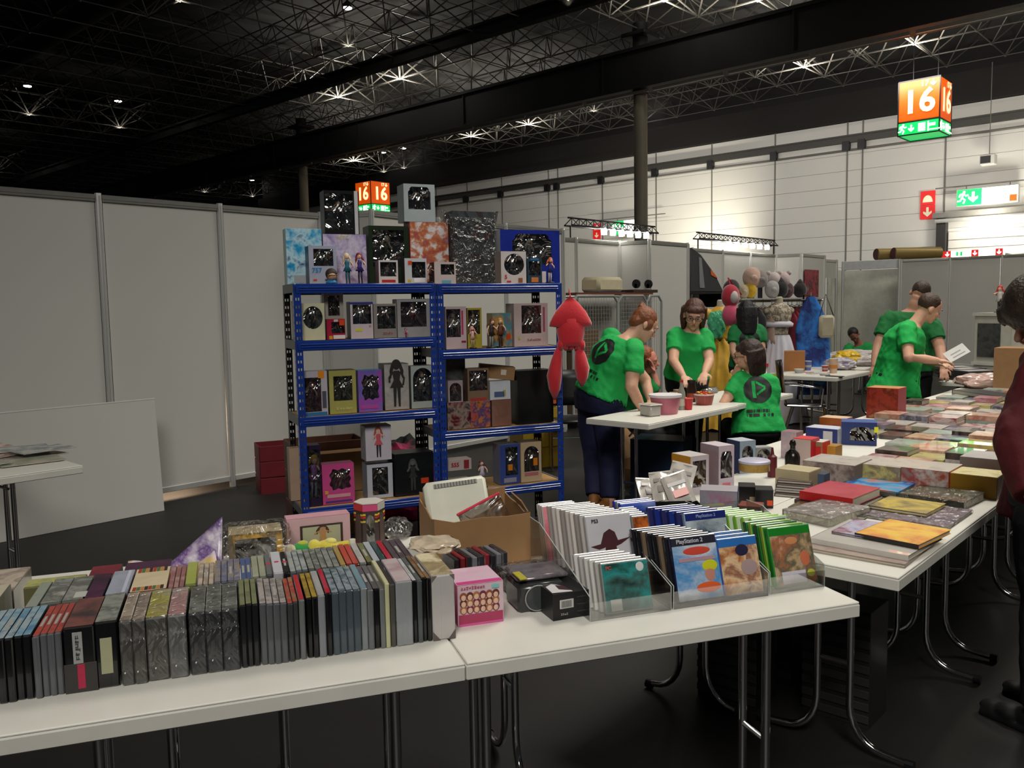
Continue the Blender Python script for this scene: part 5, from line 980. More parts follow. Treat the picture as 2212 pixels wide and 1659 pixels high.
bt = E('cookie_tin', 'round tin with a pale lid and golden figured side on black boxes', 'tin', at(1629, 1052, TT)+V((0, 0, .07)), 0); MB().lathe([(.062, 0), (.062, .035)], 28).build('side', art(['8A6424', 'A88A4A', '6A5034'], 2, 106), bt, True); MB().lathe([(.064, .033), (.064, .042), (.06, .045)], 28).build('lid', C('B4B2C4', .35), bt, True)
for (x0, x1, yt, yb, c_, lb) in ((1598, 1630, 1046, 1090, '141012', 'black carton under the round tin, left'), (1634, 1668, 1042, 1098, '101013', 'black carton under the round tin, right')):
    P, w_, Z = boxpx(x0, x1, yb); figbox('carton', lb, 'box', P, .5, w_*1.1, .08, .069, C(c_, .3), c_, sticker=[(.8, .3, .02, .02, 'D0481E' if 'right' in lb else '8A7A60')])
cart(1682, 1738, 1016, 1062, .12, 'cream carton with stamped dark characters', C('A89C7A', .6), '9A8E6E', txt=[('~5', .5, .4, .022, '4A4030')], lid='B4A884')
bo = E('dark_bottle', 'black bust-shaped bottle behind the cream carton', 'bottle', at(1706, 1012, TT)+V((0, .03, 0)), 0); MB().lathe([(.034, 0), (.036, .05), (.03, .07), (.012, .085), (.012, .1), (.016, .11), (.012, .125), (.003, .13)], 20).build('body', C('15120F', .25), bo, True); MB().lathe([(.013, .085), (.013, .09)], 16).build('collar', C('4A4440', .3), bo, True)
rb = E('red_tube', 'small dark red tube next to the black bottle', 'tube', at(1668, 1030, TT), 0); MB().lathe([(.02, 0), (.02, .09), (.008, .1), (.004, .13)], 16).build('body', C('5A1A20', .4), rb, True)
cart(1745, 1775, 1022, 1058, .06, 'small blue-grey pot carton right of the cream box', C('4A5A70', .5), '3A4454')
for i in range(4):
    P = at(1672+2*i, 1072-3*i, TT)+V((0, 0, .013*i)); book(0, 0, .13, .1, .012, ['3A2426', '8A8480', '4A3A3C', '6A5A58'][i], 'thin boxed volume in the small pile beside the cream carton', .25, name='book', group='small pile beside the cream carton').location = P
bl = cart(1514, 1590, 1060, 1122, .1, 'film-wrapped pink and navy box behind the green game rack', art(['8A4A6A', '7A7A84', '2A3468', 'A89AA0'], .9, 107), '2E3A72', rz=.45, lid='A8A4A8')
cart(1596, 1640, 1094, 1120, .08, 'small dark carton with a red top behind the green cases', C('4A2A2A', .4), '3A2224', rz=.3, lid='8A3A34', sticker=[(.7, .4, .03, .03, 'A8B0BC')])
# white pouches
MZ = mat('pouch_print', 'B8B2A8', .3, coat=.5, bump=.25, bscale=25, var=.12, vs=20)
for i, (px, py, rx, ry, rz_, dz) in enumerate(((1412, 1098, -.95, .1, .9, .02), (1440, 1104, -.75, -.1, .7, .04), (1462, 1100, -.6, .2, .4, .06), (1478, 1108, -.5, -.3, .75, .03))):
    o = E('snack_pouch', ['leftmost white foil pouch leaning in the black crate', 'second white foil pouch in the black crate', 'white foil pouch standing highest in the black crate', 'white foil pouch with an orange-pink picture in the black crate'][i], 'pouch', at(px, py, TT)+V((0, 0, dz)), rz_, None, (rx, ry))
    mb = MB(); n = 8; vs = []
    for s_ in (-1, 1):
        for a in range(n+1):
            for b_ in range(n+1):
                u, v = a/n, b_/n; vs.append(((u-.5)*.095, s_*.011*sin(pi*u)*sin(pi*v)+.002*s_+.004*sin(9*u+i), v*.12))
    N_ = (n+1)**2; fs = []
    for a in range(n):
        for b_ in range(n):
            q = a*(n+1)+b_; fs += [(q, q+1, q+n+2, q+n+1), (q+N_, q+n+1+N_, q+n+2+N_, q+1+N_)]
    mb.add(vs, fs).build('pouch', MZ, o, 'all'); MB().cbox(-.0475, .0475, -.004, .004, .117, .125, .001).build('seal', MZ, o)
    MB().cbox(-.025, .03, -.016, -.0135, .03, .058, .0005).build('picture', C(['6A6660', '8A8680', '4A4846', 'D0604A'][i], .3), o); MB().cbox(-.035, .035, -.0135, -.01, .075, .09, .0005).build('printed_band', C('8A8680', .3), o)
cr = E('black_crate', 'low black crate holding the white pouches', 'crate', at(1420, 1128, TT), .75)
MB().cbox(0, .17, 0, .004, 0, .045, .001).cbox(0, .17, .12, .124, 0, .045, .001).cbox(0, .004, 0, .12, 0, .045, .001).cbox(.166, .17, 0, .12, 0, .045, .001).cbox(0, .17, 0, .12, 0, .004, .001).build('tray', BLACK, cr)
# ------------------------------------------------ rows of film-wrapped manga lying face up
COVS = [(art(['B8B0AC', 'A8A09C', 'C8C0B8', '8A8280'], 1.2, 110, coat=.5), 'white and grey'), (art(['A83A3E', 'C8B8B4', '8A2A30', 'B8706A'], 1.2, 111, coat=.5), 'red and white'),
        (art(['B89A8A', 'C8A890', 'A8705A', 'D0BCA8'], 1.1, 112, coat=.5), 'peach'), (art(['5A5A6A', '8A8A98', '3A3A48', 'A8A4A8'], 1.2, 113, coat=.5), 'slate blue'),
        (art(['A8A48A', 'B8B05A', '8A8270', 'C0BCA8'], 1.3, 114, coat=.5), 'cream and yellow'), (art(['B87A80', 'C89AA0', 'A0606A', 'D0B8B8'], 1.1, 115, coat=.5), 'pink'),
        (art(['3A3230', '5A4A44', '1E1A1A', '8A7A70'], 1.2, 116, coat=.5), 'dark brown'), (art(['6A7A70', '8AA098', 'A8A8A0', '4A5A54'], 1.2, 117, coat=.5), 'grey green')]
BK = []
def tpl(ci, t_, w_, l):
    pg = MB().box(.003, w_-.002, .003, l-.003, .0015, t_-.0015); cv_ = MB(); cv_.cbox(0, w_, 0, l, t_-.0015, t_, .0006).cbox(0, w_, 0, l, 0, .0015, .0006).box(0, .0015, 0, l, 0, t_).box(0, w_, -.0006, .001, 0, t_)
    a = pg.build('pages', C('B8B09C', .8)); b = cv_.build('cover', COVS[ci][0]); r_ = (a.data, b.data); bpy.data.objects.remove(a); bpy.data.objects.remove(b); return r_
TPL = {}
def mg(x, y, z, ci, t_, w_, l, rz, rx, where):
    k = (ci, t_, w_, l)
    if k not in TPL: TPL[k] = tpl(*k)
    o = link('manga_volume', TPL[k][1]); o.location = (x, y, z); o.rotation_euler = (rx, 0, rz)
    tag(o, '%s paperback in film lying in the rows, %s' % (COVS[ci][1], where), 'book', '%s paperbacks on the %s' % (COVS[ci][1], where)); link('pages', TPL[k][0], o); return o
r2 = random.Random(5); y = Y3+1.17; row = 0
while y < Y3+5.1:
    rel = y-Y3; x = X3-.05-(.03 if rel > 1 else 0); xl = X3-1.22; k = 0
    where = 'nearer right tables' if rel < 2.6 else 'farther right tables'
    if rel < 1.7: xl = X3-1.05
    while x-.14 > xl:
        ci = r2.choices(range(8), [5, 3, 3, 2, 3, 2, 1.5, 1.5])[0]; w_ = r2.choice([.125, .15, .18]); t_ = r2.choice([.014, .022, .03]); l = r2.choice([.17, .18, .19])
        if x-w_ < xl: break
        occupied = (rel < 1.35) or (x-w_ < X3-.78 and rel < 2.2)
        if not occupied:
            n = 2 if r2.random() < .35 else 1; z = TT+.0008
            for q in range(n):
                mg(x-w_+r2.uniform(-.003, .003), y+q*.004, z, ci if q == 0 else r2.randrange(8), t_, w_, l, r2.uniform(-.04, .04), 0, where); z += t_+.0006
        x -= w_+.008
    y += .205; row += 1
# far end of the stall
cart(2158, 2212, 752, 848, .3, 'tall open brown cardboard box at the far end of the right stall', CARD, CARD)
bk(2056, 850, 2165, 866, .03, C('2A2A2E', .4), 'long flat dark grey game box near the far cardboard box', .2, z=TT+.03, name='game_box')
bag('plastic_bag', 'pinkish clear bag with goods at the far end of the right stall', at(2125, 838, TT), .45, .35, .14, 0, art(['B8A098', 'C8A8A0', 'A8988A'], 1.2, 120, rough=.2, coat=.5), 8)
# cartons stored under the nearest right table
SK = art(['1E1C1B', '2A2826', '171615'], 3, 121, stretch=(.1, .1, 3))
for i, (dx, dy) in enumerate(((-.36, .45), (-.72, .62), (-.72, .32))):
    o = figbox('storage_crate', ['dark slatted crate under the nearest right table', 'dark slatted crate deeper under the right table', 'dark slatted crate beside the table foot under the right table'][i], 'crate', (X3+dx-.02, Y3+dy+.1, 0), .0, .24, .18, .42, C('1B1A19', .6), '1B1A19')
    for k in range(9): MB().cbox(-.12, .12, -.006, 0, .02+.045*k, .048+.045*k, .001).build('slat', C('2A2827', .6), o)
# ================================================================ LEFT SIDE
P1_ = at(354, 1103, 0); ang = math.atan2(.62, .93)
o = E('leaning_panel', 'loose white wall panel leaning on its long side against the left partition', 'panel', (P1_.x, P1_.y, 0), -pi/2, None, (radians(4), 0))
MB().cbox(0, 2.45, 0, .012, 0, .86, .002).build('board', PANEL, o); MB().cbox(0, 2.45, -.002, .014, .854, .864, .001).build('edge_strip', mat('white_edge', 'D0CFCA', .5), o)
pt = at(190, 1008, TT)
table('folding_table', 'white folding table with magazines at the left edge', (pt.x-.06, pt.y-1.45, 0), pi/2, 1.45, .62, (.2, 1.2))
MC5 = [art([a, b, c, d], 1, 130+i) for i, (a, b, c, d) in enumerate((('A8A098', '6A5A58', 'B8B0A8', '4A4A50'), ('B87A70', 'C8B8B0', '8A5A50', 'A0A4A0'), ('8A9AA0', 'B8B4AC', '5A6A70', 'C8C4BC'), ('C8C0B4', 'A89A8A', '7A8A70', 'D0C8C0')))]
for i, (px, py, rz, w_, l, k) in enumerate(((120, 1005, .2, .3, .2, 0), (95, 1020, -.1, .3, .22, 3), (30, 1010, .3, .3, .2, 1), (20, 1028, .05, .21, .3, 3), (60, 995, -.2, .3, .2, 2), (5, 992, .1, .25, .2, 1), (140, 1000, .1, .28, .2, 2))):
    P = at(px, py, TT); o = E('magazine', ['grey fantasy magazine at the right edge of the left table', 'pale magazine second from the right on the left table', 'reddish magazine lying near the box on the left table', 'white sheet-like magazine at the front of the left table', 'blue-grey magazine in the middle of the left table', 'rust-coloured magazine under the small carton on the left table', 'pale blue magazine topmost at the right of the left table'][i], 'magazine', P+V((-.28, -.1, .0045*i)), rz+pi/2)
    MB().cbox(0, w_, 0, l, 0, .004, .001).build('pages', C('BDB7A8', .7), o); MB().cbox(0, w_, 0, l, .004, .0046, .0002).build('cover', MC5[k], o)
P = at(12, 975, TT); o = E('open_carton', 'small brown carton holding a green plush at the left edge', 'box', P+V((-.25, -.2, 0.012)), pi/2+.1)
for a in ((0, .22, 0, .003), (0, .22, .157, .16), (0, .003, 0, .16), (.217, .22, 0, .16)): MB().box(*a, 0, .1).build('wall', CARD, o)
MB().box(0, .22, 0, .16, 0, .003).build('bottom', CARD, o)
o2 = E('plush_toy', 'bright green and pink plush peeking out of the small brown carton', 'toy', o.location+V((-.08, .11, .07)), 0)
MB().ell((0, 0, .04), (.05, .05, .04)).build('body', mat('green_plush', '6AA020', .9, sheen=.5, bump=.3, bscale=60), o2, 'all'); MB().ell((0.01, -.02, .085), (.03, .03, .02)).build('cap', mat('pink_plush', 'A02A5A', .9), o2, 'all')
# goods behind the blue shelves
def crate(P, label, rz, w_, d, h, c_, name='crate', slats=True):
    o = E(name, label, 'crate', P, rz); m_ = C(c_, .6)
    for k in range(3):
        z0 = h*k/3+.006; z1 = h*(k+1)/3-.004
        MB().cbox(-w_/2, w_/2, 0, .008, z0, z1, .002).build('slat', m_, o); MB().cbox(-w_/2, w_/2, d-.008, d, z0, z1, .002).build('slat', m_, o)
        MB().cbox(-w_/2, -w_/2+.008, 0, d, z0, z1, .002).build('slat', m_, o); MB().cbox(w_/2-.008, w_/2, 0, d, z0, z1, .002).build('slat', m_, o)
    MB().box(-w_/2, w_/2, 0, d, 0, .01).build('bottom', m_, o)
    for x in (-w_/2+.01, w_/2-.01): MB().box(x-.008, x+.008, .008, .022, 0, h).build('corner_post', m_, o)
    return o
P = at(612, 1064, 0); crate(P, 'dark red beverage crate at the wall left of the blue shelf', RS, .36, .3, .4, '6A1420')
crate(SP(.32, .75, 0), 'brown wooden crate behind the lower left shelf', RS, .5, .3, .62, '5A3626')
crate(SP(.28, .6, 0)+V((-.1, -.1, 0)), 'shallow dark crate behind the pink doll carton', RS, .3, .12, .5, '4A3026') if 0 else None
crate(at(1172, 1010, 0), 'yellow plastic crate behind the right blue shelf', RS, .4, .3, .56, 'A88A1E')
bag('backpack', 'black and pink backpack on the floor behind the blue shelf', SP(.85, .85, .0), .5, .3, .62, RS, art(['121214', '1A1A1E', 'C02060', '141416'], .45, 140, rough=.7), 11)
figbox('carton', 'long beige carton lying behind the lower left shelf', 'box', SP(.42, .6, 0), RS, .4, .12, .56, CARD, CARD)
# ================================================================ BOOTH ARTIST TABLE with sweets
QX, QY = -2.95, 4.45
pr_ = at(1401, 916, TT); QX, QY = pr_.x, pr_.y
table('folding_table', 'white folding table with sweets where the green-shirted women gather', (QX, QY, 0), pi/2, 1.22, .5, (.15, .95), caps=False)
table('folding_table', 'white folding table joined behind the sweets table', (QX-.02, QY+1.225, 0), pi/2, 1.0, .6, (.2, .85))
def lathe_thing(name, label, cat, P, prof, m_, n=20, parts=(), group=None):
    o = E(name, label, cat, P, 0, group); MB().lathe(prof, n).build('body', m_, o, True)
    for (nm_, pf, mm) in parts: MB().lathe(pf, n).build(nm_, mm, o, True)
    return o
PKC = clear('pink_clear', tint=(.95, .62, .66), fac=.2, rough=.2)
CLB = clear('clear_tub', tint=(.85, .85, .86), fac=.2, rough=.15)
o = lathe_thing('sweet_tub', 'large round pink plastic tub with a white rim on the sweets table', 'tub', at(1437, 893, TT), [(.085, 0), (.105, .11), (.107, .12)], mat('pink_tub', 'B86A78', .4), 24, (('rim', [(.105, .115), (.115, .12), (.115, .135), (.1, .135)], C('D8D4D8', .4)),))
o = E('sweet_tub', 'clear square tub held by the bending woman', 'tub', at(1405, 898, TT), pi/2-.3); MB().cbox(-.05, .05, -.06, .06, 0, .075, .01).build('body', C('A8A49C', .25), o, True); MB().cbox(-.055, .055, -.065, .065, .075, .083, .004).build('rim', C('C8C6C0', .3), o); MB().cbox(-.04, .04, -.05, .05, .084, .086, .002).build('contents', C('B8A890', .6), o)
lathe_thing('glass_bottle', 'clear glass bottle with a red cap between the tubs', 'bottle', at(1472, 885, TT), [(.028, 0), (.03, .1), (.026, .13), (.012, .17), (.012, .2)], C('8A8A7E', .1, coat=1), 16, (('cap', [(.013, .2), (.013, .215)], C('B02020')), ('label', [(.0305, .03), (.0305, .08)], C('B8B0A0'))))
lathe_thing('sauce_jar', 'dark brown jar with a red and black label behind the glass bottle', 'jar', at(1494, 868, TT), [(.035, 0), (.038, .1), (.03, .13), (.03, .15)], C('2A1A16', .2), 16, (('lid', [(.033, .15), (.033, .17)], C('141414')), ('label', [(.0385, .03), (.0385, .07)], C('8A3A2A'))))
lathe_thing('paper_cup', 'red cup standing at the table edge', 'cup', at(1487, 885, TT), [(.026, 0), (.034, .075), (.036, .08)], C('B0242A', .4), 16, (('rim', [(.036, .078), (.037, .084)], C('C84A40')),))
o = lathe_thing('sweet_tub', 'clear tub filled with red and yellow jelly sweets', 'tub', at(1521, 874, TT), [(.06, 0), (.075, .075)], C('8A3A34', .2), 20, (('rim', [(.074, .072), (.079, .078), (.07, .08)], C('B8A8A4', .2)),))
for i in range(26): a = rnd.uniform(0, 6.28); r_ = rnd.uniform(0, .06); MB().ell((r_*cos(a), r_*sin(a), .078+rnd.uniform(0, .018)), (.012, .009, .007), n=8, k=5).build('sweet', C(['C82A24', 'D84A2A', 'C8A82A', 'B81E28'][i % 4], .3), o, 'all')
for i, (px, py, lb, c_) in enumerate(((1508, 868, 'small red pot beside the jelly tub', 'B83A2E'), (1455, 862, 'little pink sweet packet behind the tub', 'C85A6A'), (1463, 856, 'little orange sweet packet behind the bottle', 'D07A2A'))):
    lathe_thing('sweet_pot', lb, 'pot', at(px, py, TT), [(.03, 0), (.033, .05)], C(c_, .4), 14, (('lid', [(.034, .05), (.034, .056)], C('C8B8A8', .4)),))
o = E('open_tub', 'white open lunch box with paper in it, middle of the sweets table', 'tub', at(1525, 850, TT), pi/2); MB().cbox(-.1, .1, -.07, .07, 0, .05, .012).build('body', CLB, o, True); MB().cbox(-.09, .09, -.06, .06, .02, .045, .004).build('paper', C('B0AEB0', .6), o)
lathe_thing('drink_can', 'green and yellow drink can at the right end of the sweets table', 'can', at(1668, 848, TT), [(.028, 0), (.033, .006), (.033, .15), (.027, .16)], art(['4A6A1E', '8A9A2A', '2A3A14'], 1.5, 150), 18, (('rim', [(.027, .16), (.028, .165)], ALU),))
lathe_thing('soda_bottle', 'clear soda bottle with a red cap behind the seated woman', 'bottle', at(1655, 853, TT), [(.034, 0), (.036, .14), (.03, .18), (.013, .22), (.013, .235)], C('9A9494', .15, coat=1), 16, (('cap', [(.016, .235), (.016, .26)], C('C02028')), ('label', [(.0365, .07), (.0365, .13)], C('B8B0B0'))))
# under that table: blue carton, open box, black crate
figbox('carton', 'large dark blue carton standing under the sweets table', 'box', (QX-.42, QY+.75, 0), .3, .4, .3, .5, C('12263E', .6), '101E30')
o = E('cardboard_box', 'open flattened cardboard box on the floor before the sweets table', 'box', at(1400, 1058, 0), pi/2)
for T, L_, hh in ((TR((0, 0, 0)), .5, .14), (TR((0, .35, 0)), .5, .2), (TR((0, 0, 0), pi/2), .35, .16), (TR((.5, 0, 0), pi/2), .35, .2)): MB().prism([(0, 0), (L_, 0), (L_, hh), (0, hh*.9)], -.003, .003, T).build('wall', CARD, o)
MB().box(0, .5, 0, .35, 0, .004).build('bottom', CARD, o)
MB().prism([(0, 0), (.5, 0), (.46, .3), (.05, .28)], -.003, .003, TR((0, .35, .19), 0, -.6)).build('flap', CARD, o); MB().prism([(0, 0), (.34, 0), (.3, .24), (.03, .22)], -.003, .003, TR((.5, 0, .2), pi/2, .9)).build('flap', CARD, o)
# ================================================================ ROLL CAGE
rc = at(1440, 895, 0); cx0, cx1 = atX(1225, 800, -6.1), atX(1445, 800, -6.1)
Pn = at(1443, 912, 0); Wd = 1.95
CGX, CGY = -6.3, 8.08
rg = E('roll_cage', 'tall grey wire mesh roll cage loaded with cartons in front of the booth wall', 'cage', (CGX, CGY, 0), pi/2)
GM = mat('galvanised_tube', 'B4BAB8', .35, .35)
cz = 1.62; cw = 1.98; cdp = .6
for x0 in (0, .95, 1.62):
    x1 = {0: .93, .95: 1.6, 1.62: cw}[x0]
    MB().tube([(x0, 0, .12), (x0, 0, cz-.08), (x0+.08, 0, cz), (x1-.08, 0, cz), (x1, 0, cz-.08), (x1, 0, .12)], .017, 8).build('frame', GM, rg, True)
    mb = MB(); n = int((x1-x0)/.055)
    for i in range(1, n): mb.tube([(x0+(x1-x0)*i/n, 0, .15), (x0+(x1-x0)*i/n, 0, cz-.01)], .0022, 4)
    for k in range(1, 30): mb.tube([(x0+.01, 0, .15+k*.05), (x1-.01, 0, .15+k*.05)], .0022, 4)
    mb.build('mesh', GM, rg)
for y in (cdp,): MB().tube([(0, y, .12), (0, y, cz), (cw, y, cz), (cw, y, .12)], .017, 8).build('frame', GM, rg, True)
MB().box(0, cw, 0, cdp, .14, .17).build('deck', GM, rg)
for x in (.1, .85, 1.1, 2.2):
    for y in (.08, cdp-.08): MB().tube([(x-.012, y, .055), (x+.012, y, .055)], .055, 14).build('wheel', BLACK, rg, True)
for i, (u, z, w_, h, lb) in enumerate(((.1, .17, .7, .4, 'lower left'), (.1, .58, .7, .35, 'middle left'), (1.0, .17, .55, .45, 'lower middle'), (1.0, .63, .5, .28, 'upper middle'), (1.64, .17, .3, .5, 'lower right'), (.15, .94, .5, .25, 'upper left'))):
    figbox('carton', 'brown carton stacked inside the roll cage, '+lb, 'box', V((CGX-.1, CGY+u+w_/2, z+.002)), pi/2, w_, .5, h, C('6E5640', .8), '5E4A38')
figbox('carton', 'flat brown board lying on top of the roll cage', 'board', V((CGX-.05, CGY+1.0, cz+.018)), pi/2, 1.7, .5, .025, C('6A3A28', .7), '6A3A28')
o = E('seat_cushion', 'cream foam cushion lying on top of the roll cage', 'cushion', (CGX-.1, CGY+.95, cz+.045), pi/2); MB().cbox(-.28, .28, 0, .3, 0, .2, .04).build('foam', C('C8BFA0', .8), o, True); MB().cbox(-.3, .3, -.01, .31, -.001, .006, .001).build('cloth', C('3A3050', .8), o)
o = E('dolly', 'small dark dolly with two black wheels upturned on the roll cage', 'dolly', (CGX-.1, CGY+1.75, cz+.045), pi/2); MB().cbox(-.3, .3, 0, .3, 0, .04, .005).build('deck', C('3A2A22', .7), o)
for x in (-.1, .2): MB().tube([(x, .1, .12), (x+.03, .1, .12)], .06, 14).build('wheel', BLACK, o, True); MB().box(x, x+.03, .08, .12, .04, .12).build('fork', ALU, o)
# ================================================================ WALL SHELF with grey bag, poster, doorway goods
o = E('wall_shelf', 'small black wall shelf holding a grey case on the booth wall', 'shelf', (-6.62, 10.45, 1.75), 0) if 0 else None
Pa = atX(1490, 630, -6.9); o = E('wall_shelf', 'black wall shelf holding a bulky grey bag right of the roll cage', 'shelf', (-7.08, 11.35, Pa.z), pi/2)
MB().cbox(0, 1.15, -.45, 0, -.04, 0, .004).build('board', BLACK, o); MB().box(0, .02, -.4, 0, -.25, -.04).box(1.1, 1.12, -.4, 0, -.25, -.04).build('bracket', BLACK, o)
o = E('grey_bag', 'bulky dark grey bag with orange patch resting on the wall shelf', 'bag', (-7.0, 11.4, Pa.z), pi/2); MB().prism([(0, 0), (1.0, 0), (.75, .25), (.3, .55), (.02, .65)], -.38, -.02).build('body', mat('grey_nylon', '35363A', .6, bump=.2, bscale=10), o); MB().prism([(.25, .05), (.4, .05), (.3, .5), (.22, .52)], -.39, -.38).build('stripe', C('7A7C80', .6), o); MB().prism([(.6, .25), (.8, .2), (.7, .28), (.58, .33)], -.39, -.38).build('patch', C('C8602A', .6), o)
P0_ = atX(1737, 582, -6.66); P1p = atX(1766, 690, -6.66)
o = E('poster', 'tall dark red poster on the booth wall near the doorway', 'poster', (-6.66, P0_.y, 0), pi/2); MB().box(0, P1p.y-P0_.y, -.012, -.004, .9, P0_.z).build('sheet', art(['2A0E14', '6A1420', 'A02A3A', '1A0A0E', 'B06A70'], .55, 160, rough=.3), o)
# shop goods seen through the doorway
o = E('display_rack', 'dark display rack with green and coloured rolls seen through the doorway', 'rack', (-8.2, 18.2, 0), pi/2)
for z in (.35, .75, 1.15, 1.6): MB().cbox(-.9, .9, 0, .4, z-.02, z, .003).build('shelf_board', C('2A2A2A'), o)
for x in (-.9, .9): MB().box(x-.02, x+.02, 0, .4, 0, 1.9).build('side', C('1E1E1E'), o)
MB().box(-.9, .9, .38, .4, 0, 1.95).build('back', C('101010'), o)
for i, (x, z, c_) in enumerate([(x, z, c_) for z, c_ in ((.38, '9A8A8A'), (.8, '8AC030'), (.93, 'D07040'), (1.62, '30C050')) for x in (-.6, -.2, .2, .6)]):
    q = E('yarn_roll', {'9A8A8A': 'greyish roll on the lowest board of the doorway rack', '8AC030': 'lime green roll in the doorway rack', 'D07040': 'orange roll above the lime ones in the doorway rack', '30C050': 'bright green roll on the top board of the doorway rack'}[c_], 'roll', (-8.2-.05, 18.2+x, z+.06), pi/2, 'rolls %s in the doorway rack' % {'9A8A8A': 'lowest', '8AC030': 'lime', 'D07040': 'orange', '30C050': 'top green'}[c_])
    MB().tube([(-.17, -.01, 0), (.17, -.01, 0)], .06, 12).build('roll', C(c_, .6), q, True); MB().tube([(-.175, -.01, 0), (.175, -.01, 0)], .015, 8).build('core', CARD, q)
o = E('notice', 'small white notice on the wall above the doorway', 'notice', (-7.23, 17.55, 2.05), pi/2); MB().cbox(0, .3, -.01, 0, 0, .22, .002).build('sheet', C('C8C8C4'), o); MB().box(.05, .25, -.012, -.01, .05, .08).build('printed_line', C('5A5A5A'), o)
# ================================================================ CHAIRS
def chair(label, P, rz, group=None, s=1.0):
    c = E('chair', label, 'chair', P, rz, group)
    MB().cbox(-.21, .21, -.2, .21, .43, .465, .015).build('seat', BLACK, c, True)
    mb = MB(); vs = []; n = 8
    for k in range(5):
        for i in range(n+1):
            t = i/n; vs.append((-.2+.4*t, .2+.05*sin(pi*t)+.03*k/4*1.2, .55+.34*k/4))
    m_ = len(vs); vs += [(x, y+.018, z) for x, y, z in vs]
    fs = []
    for k in range(4):
        for i in range(n): a = k*(n+1)+i; fs += [(a, a+1, a+n+2, a+n+1), (a+m_, a+n+1+m_, a+n+2+m_, a+1+m_)]
    for i in range(n): fs += [(i, i+m_, i+1+m_, i+1), (4*(n+1)+i, 4*(n+1)+i+1, 4*(n+1)+i+1+m_, 4*(n+1)+i+m_)]
    for k in range(4): a = k*(n+1); fs += [(a, a+n+1, a+n+1+m_, a+m_), (a+n, a+n+m_, a+2*n+1+m_, a+2*n+1)]
    mb.add(vs, fs).build('backrest', BLACK, c, 'all')
    for sx in (-1, 1):
        x = sx*.22
        MB().tube([(x, -.22, .012), (x, -.19, .42), (x, -.15, .44), (x, .18, .44), (x, .2, .5), (x*.95, .24, .85)], .011, 8).build('side_frame', CHROME, c, True)
        MB().tube([(x, .24, .012), (x, .12, .43)], .011, 8).build('leg', CHROME, c, True); MB().tube([(x, -.15, .44), (x, -.17, .62), (x, .1, .66), (x*.97, .22, .66)], .011, 8).build('armrest', CHROME, c, True)
    MB().tube([(-.22, -.17, .3), (.22, -.17, .3)], .009, 8).build('crossbar', CHROME, c, True)
    return c
chair('black chair with chrome frame drawn up to the cluttered table beyond the white gown', at(1738, 962, 0), 2.0)
chair('black chair seen behind the red cushion next to the blue shelf', at(1238, 1008, 0), .8)
chair('black chair under the man sitting at the far booth', V((-6.6, 12.7, 0)), .6) if 0 else None
# ================================================================ FAR CLUTTERED TABLES
A_ = at(1806, 816, TT)
table('folding_table', 'white folding table with drinks beside the black chair', (A_.x, A_.y, 0), pi/2, 1.0, .72, (.15, .85))
for i, (px, py, lb, c_, r_, h_) in enumerate(((1745, 800, 'blue and white paper cup on the drinks table', '5A6AA8', .04, .1), (1782, 802, 'small red and white pot on the drinks table', 'A83A34', .035, .06), (1800, 806, 'tall pale cup with orange print on the drinks table', 'C8A890', .045, .15), (1726, 806, 'round white bowl at the left end of the drinks table', 'B0B0AC', .05, .04))):
    lathe_thing('cup', lb, 'cup', at(px, py, TT), [(r_*.8, 0), (r_, h_)], C(c_, .4), 16, (('rim', [(r_, h_), (r_*1.05, h_+.005)], C('C8C8C4')), ('band', [(r_*.93, h_*.35), (r_*.97, h_*.6)], C('C07A34' if i == 2 else 'A8A8A8')),))
for i in range(4):
    o = E('paper_pile', ['pink print lying on the drinks table', 'pale card lying on the drinks table', 'grey plate on the drinks table', 'dark phone-sized card on the drinks table'][i], 'paper', at(1755+22*i, 806+3*i, TT)+V((-.1, .05, 0)), i); MB().cbox(-.08, .08, -.05, .05, 0, .006, .002).build('sheet', C(['A87A80', 'B4B0A4', '6A6A68', '2A2A2A'][i]), o); MB().cbox(-.05, .05, -.03, .03, .006, .0065, .0001).build('printed_patch', C(['B89A90', '8A8A80', '8A8A88', '4A4A4A'][i]), o)
figbox('carton', 'open light brown carton behind the white gown', 'box', at(1716, 802, TT), .4, .22, .2, .22, C('A8703E', .7), '9A6638')
bg = at(1880, 796, TT); table('folding_table', 'folding table heaped with white plastic bags behind the drinks table', (bg.x, bg.y-.2, 0), pi/2+.15, 1.9, .75, (.3, 1.6))
for i, (px, py, w_, h_, c_, lb) in enumerate(((1812, 775, .5, .13, 'A8A4A8', 'leftmost white plastic bag heaped on the far table'), (1850, 770, .6, .15, 'B8B4B4', 'tall white plastic bag in the middle of the heap'), (1868, 782, .5, .14, 'A89C98', 'white patterned plastic bag at the right of the heap'), (1830, 782, .35, .2, 'C8A414', 'yellow plastic bag slumping off the heap'), (1815, 790, .3, .15, '8A8098', 'lilac and white bag at the front of the heap'))):
    bag('plastic_bag', lb, at(px, py+8, TT), w_, .35, h_, .3*i, art([c_, c_, 'C8C4C4' if i != 3 else 'D8B020', '7A7678' if i != 3 else 'A8860E'], 1.2, 170+i, rough=.35), 20+i)
gt = at(2027, 824, TT); table('folding_table', 'folding table with stacks of dark game boxes behind the right stall', (gt.x, gt.y, 0), -.05, .8, .5, (.15, .65))
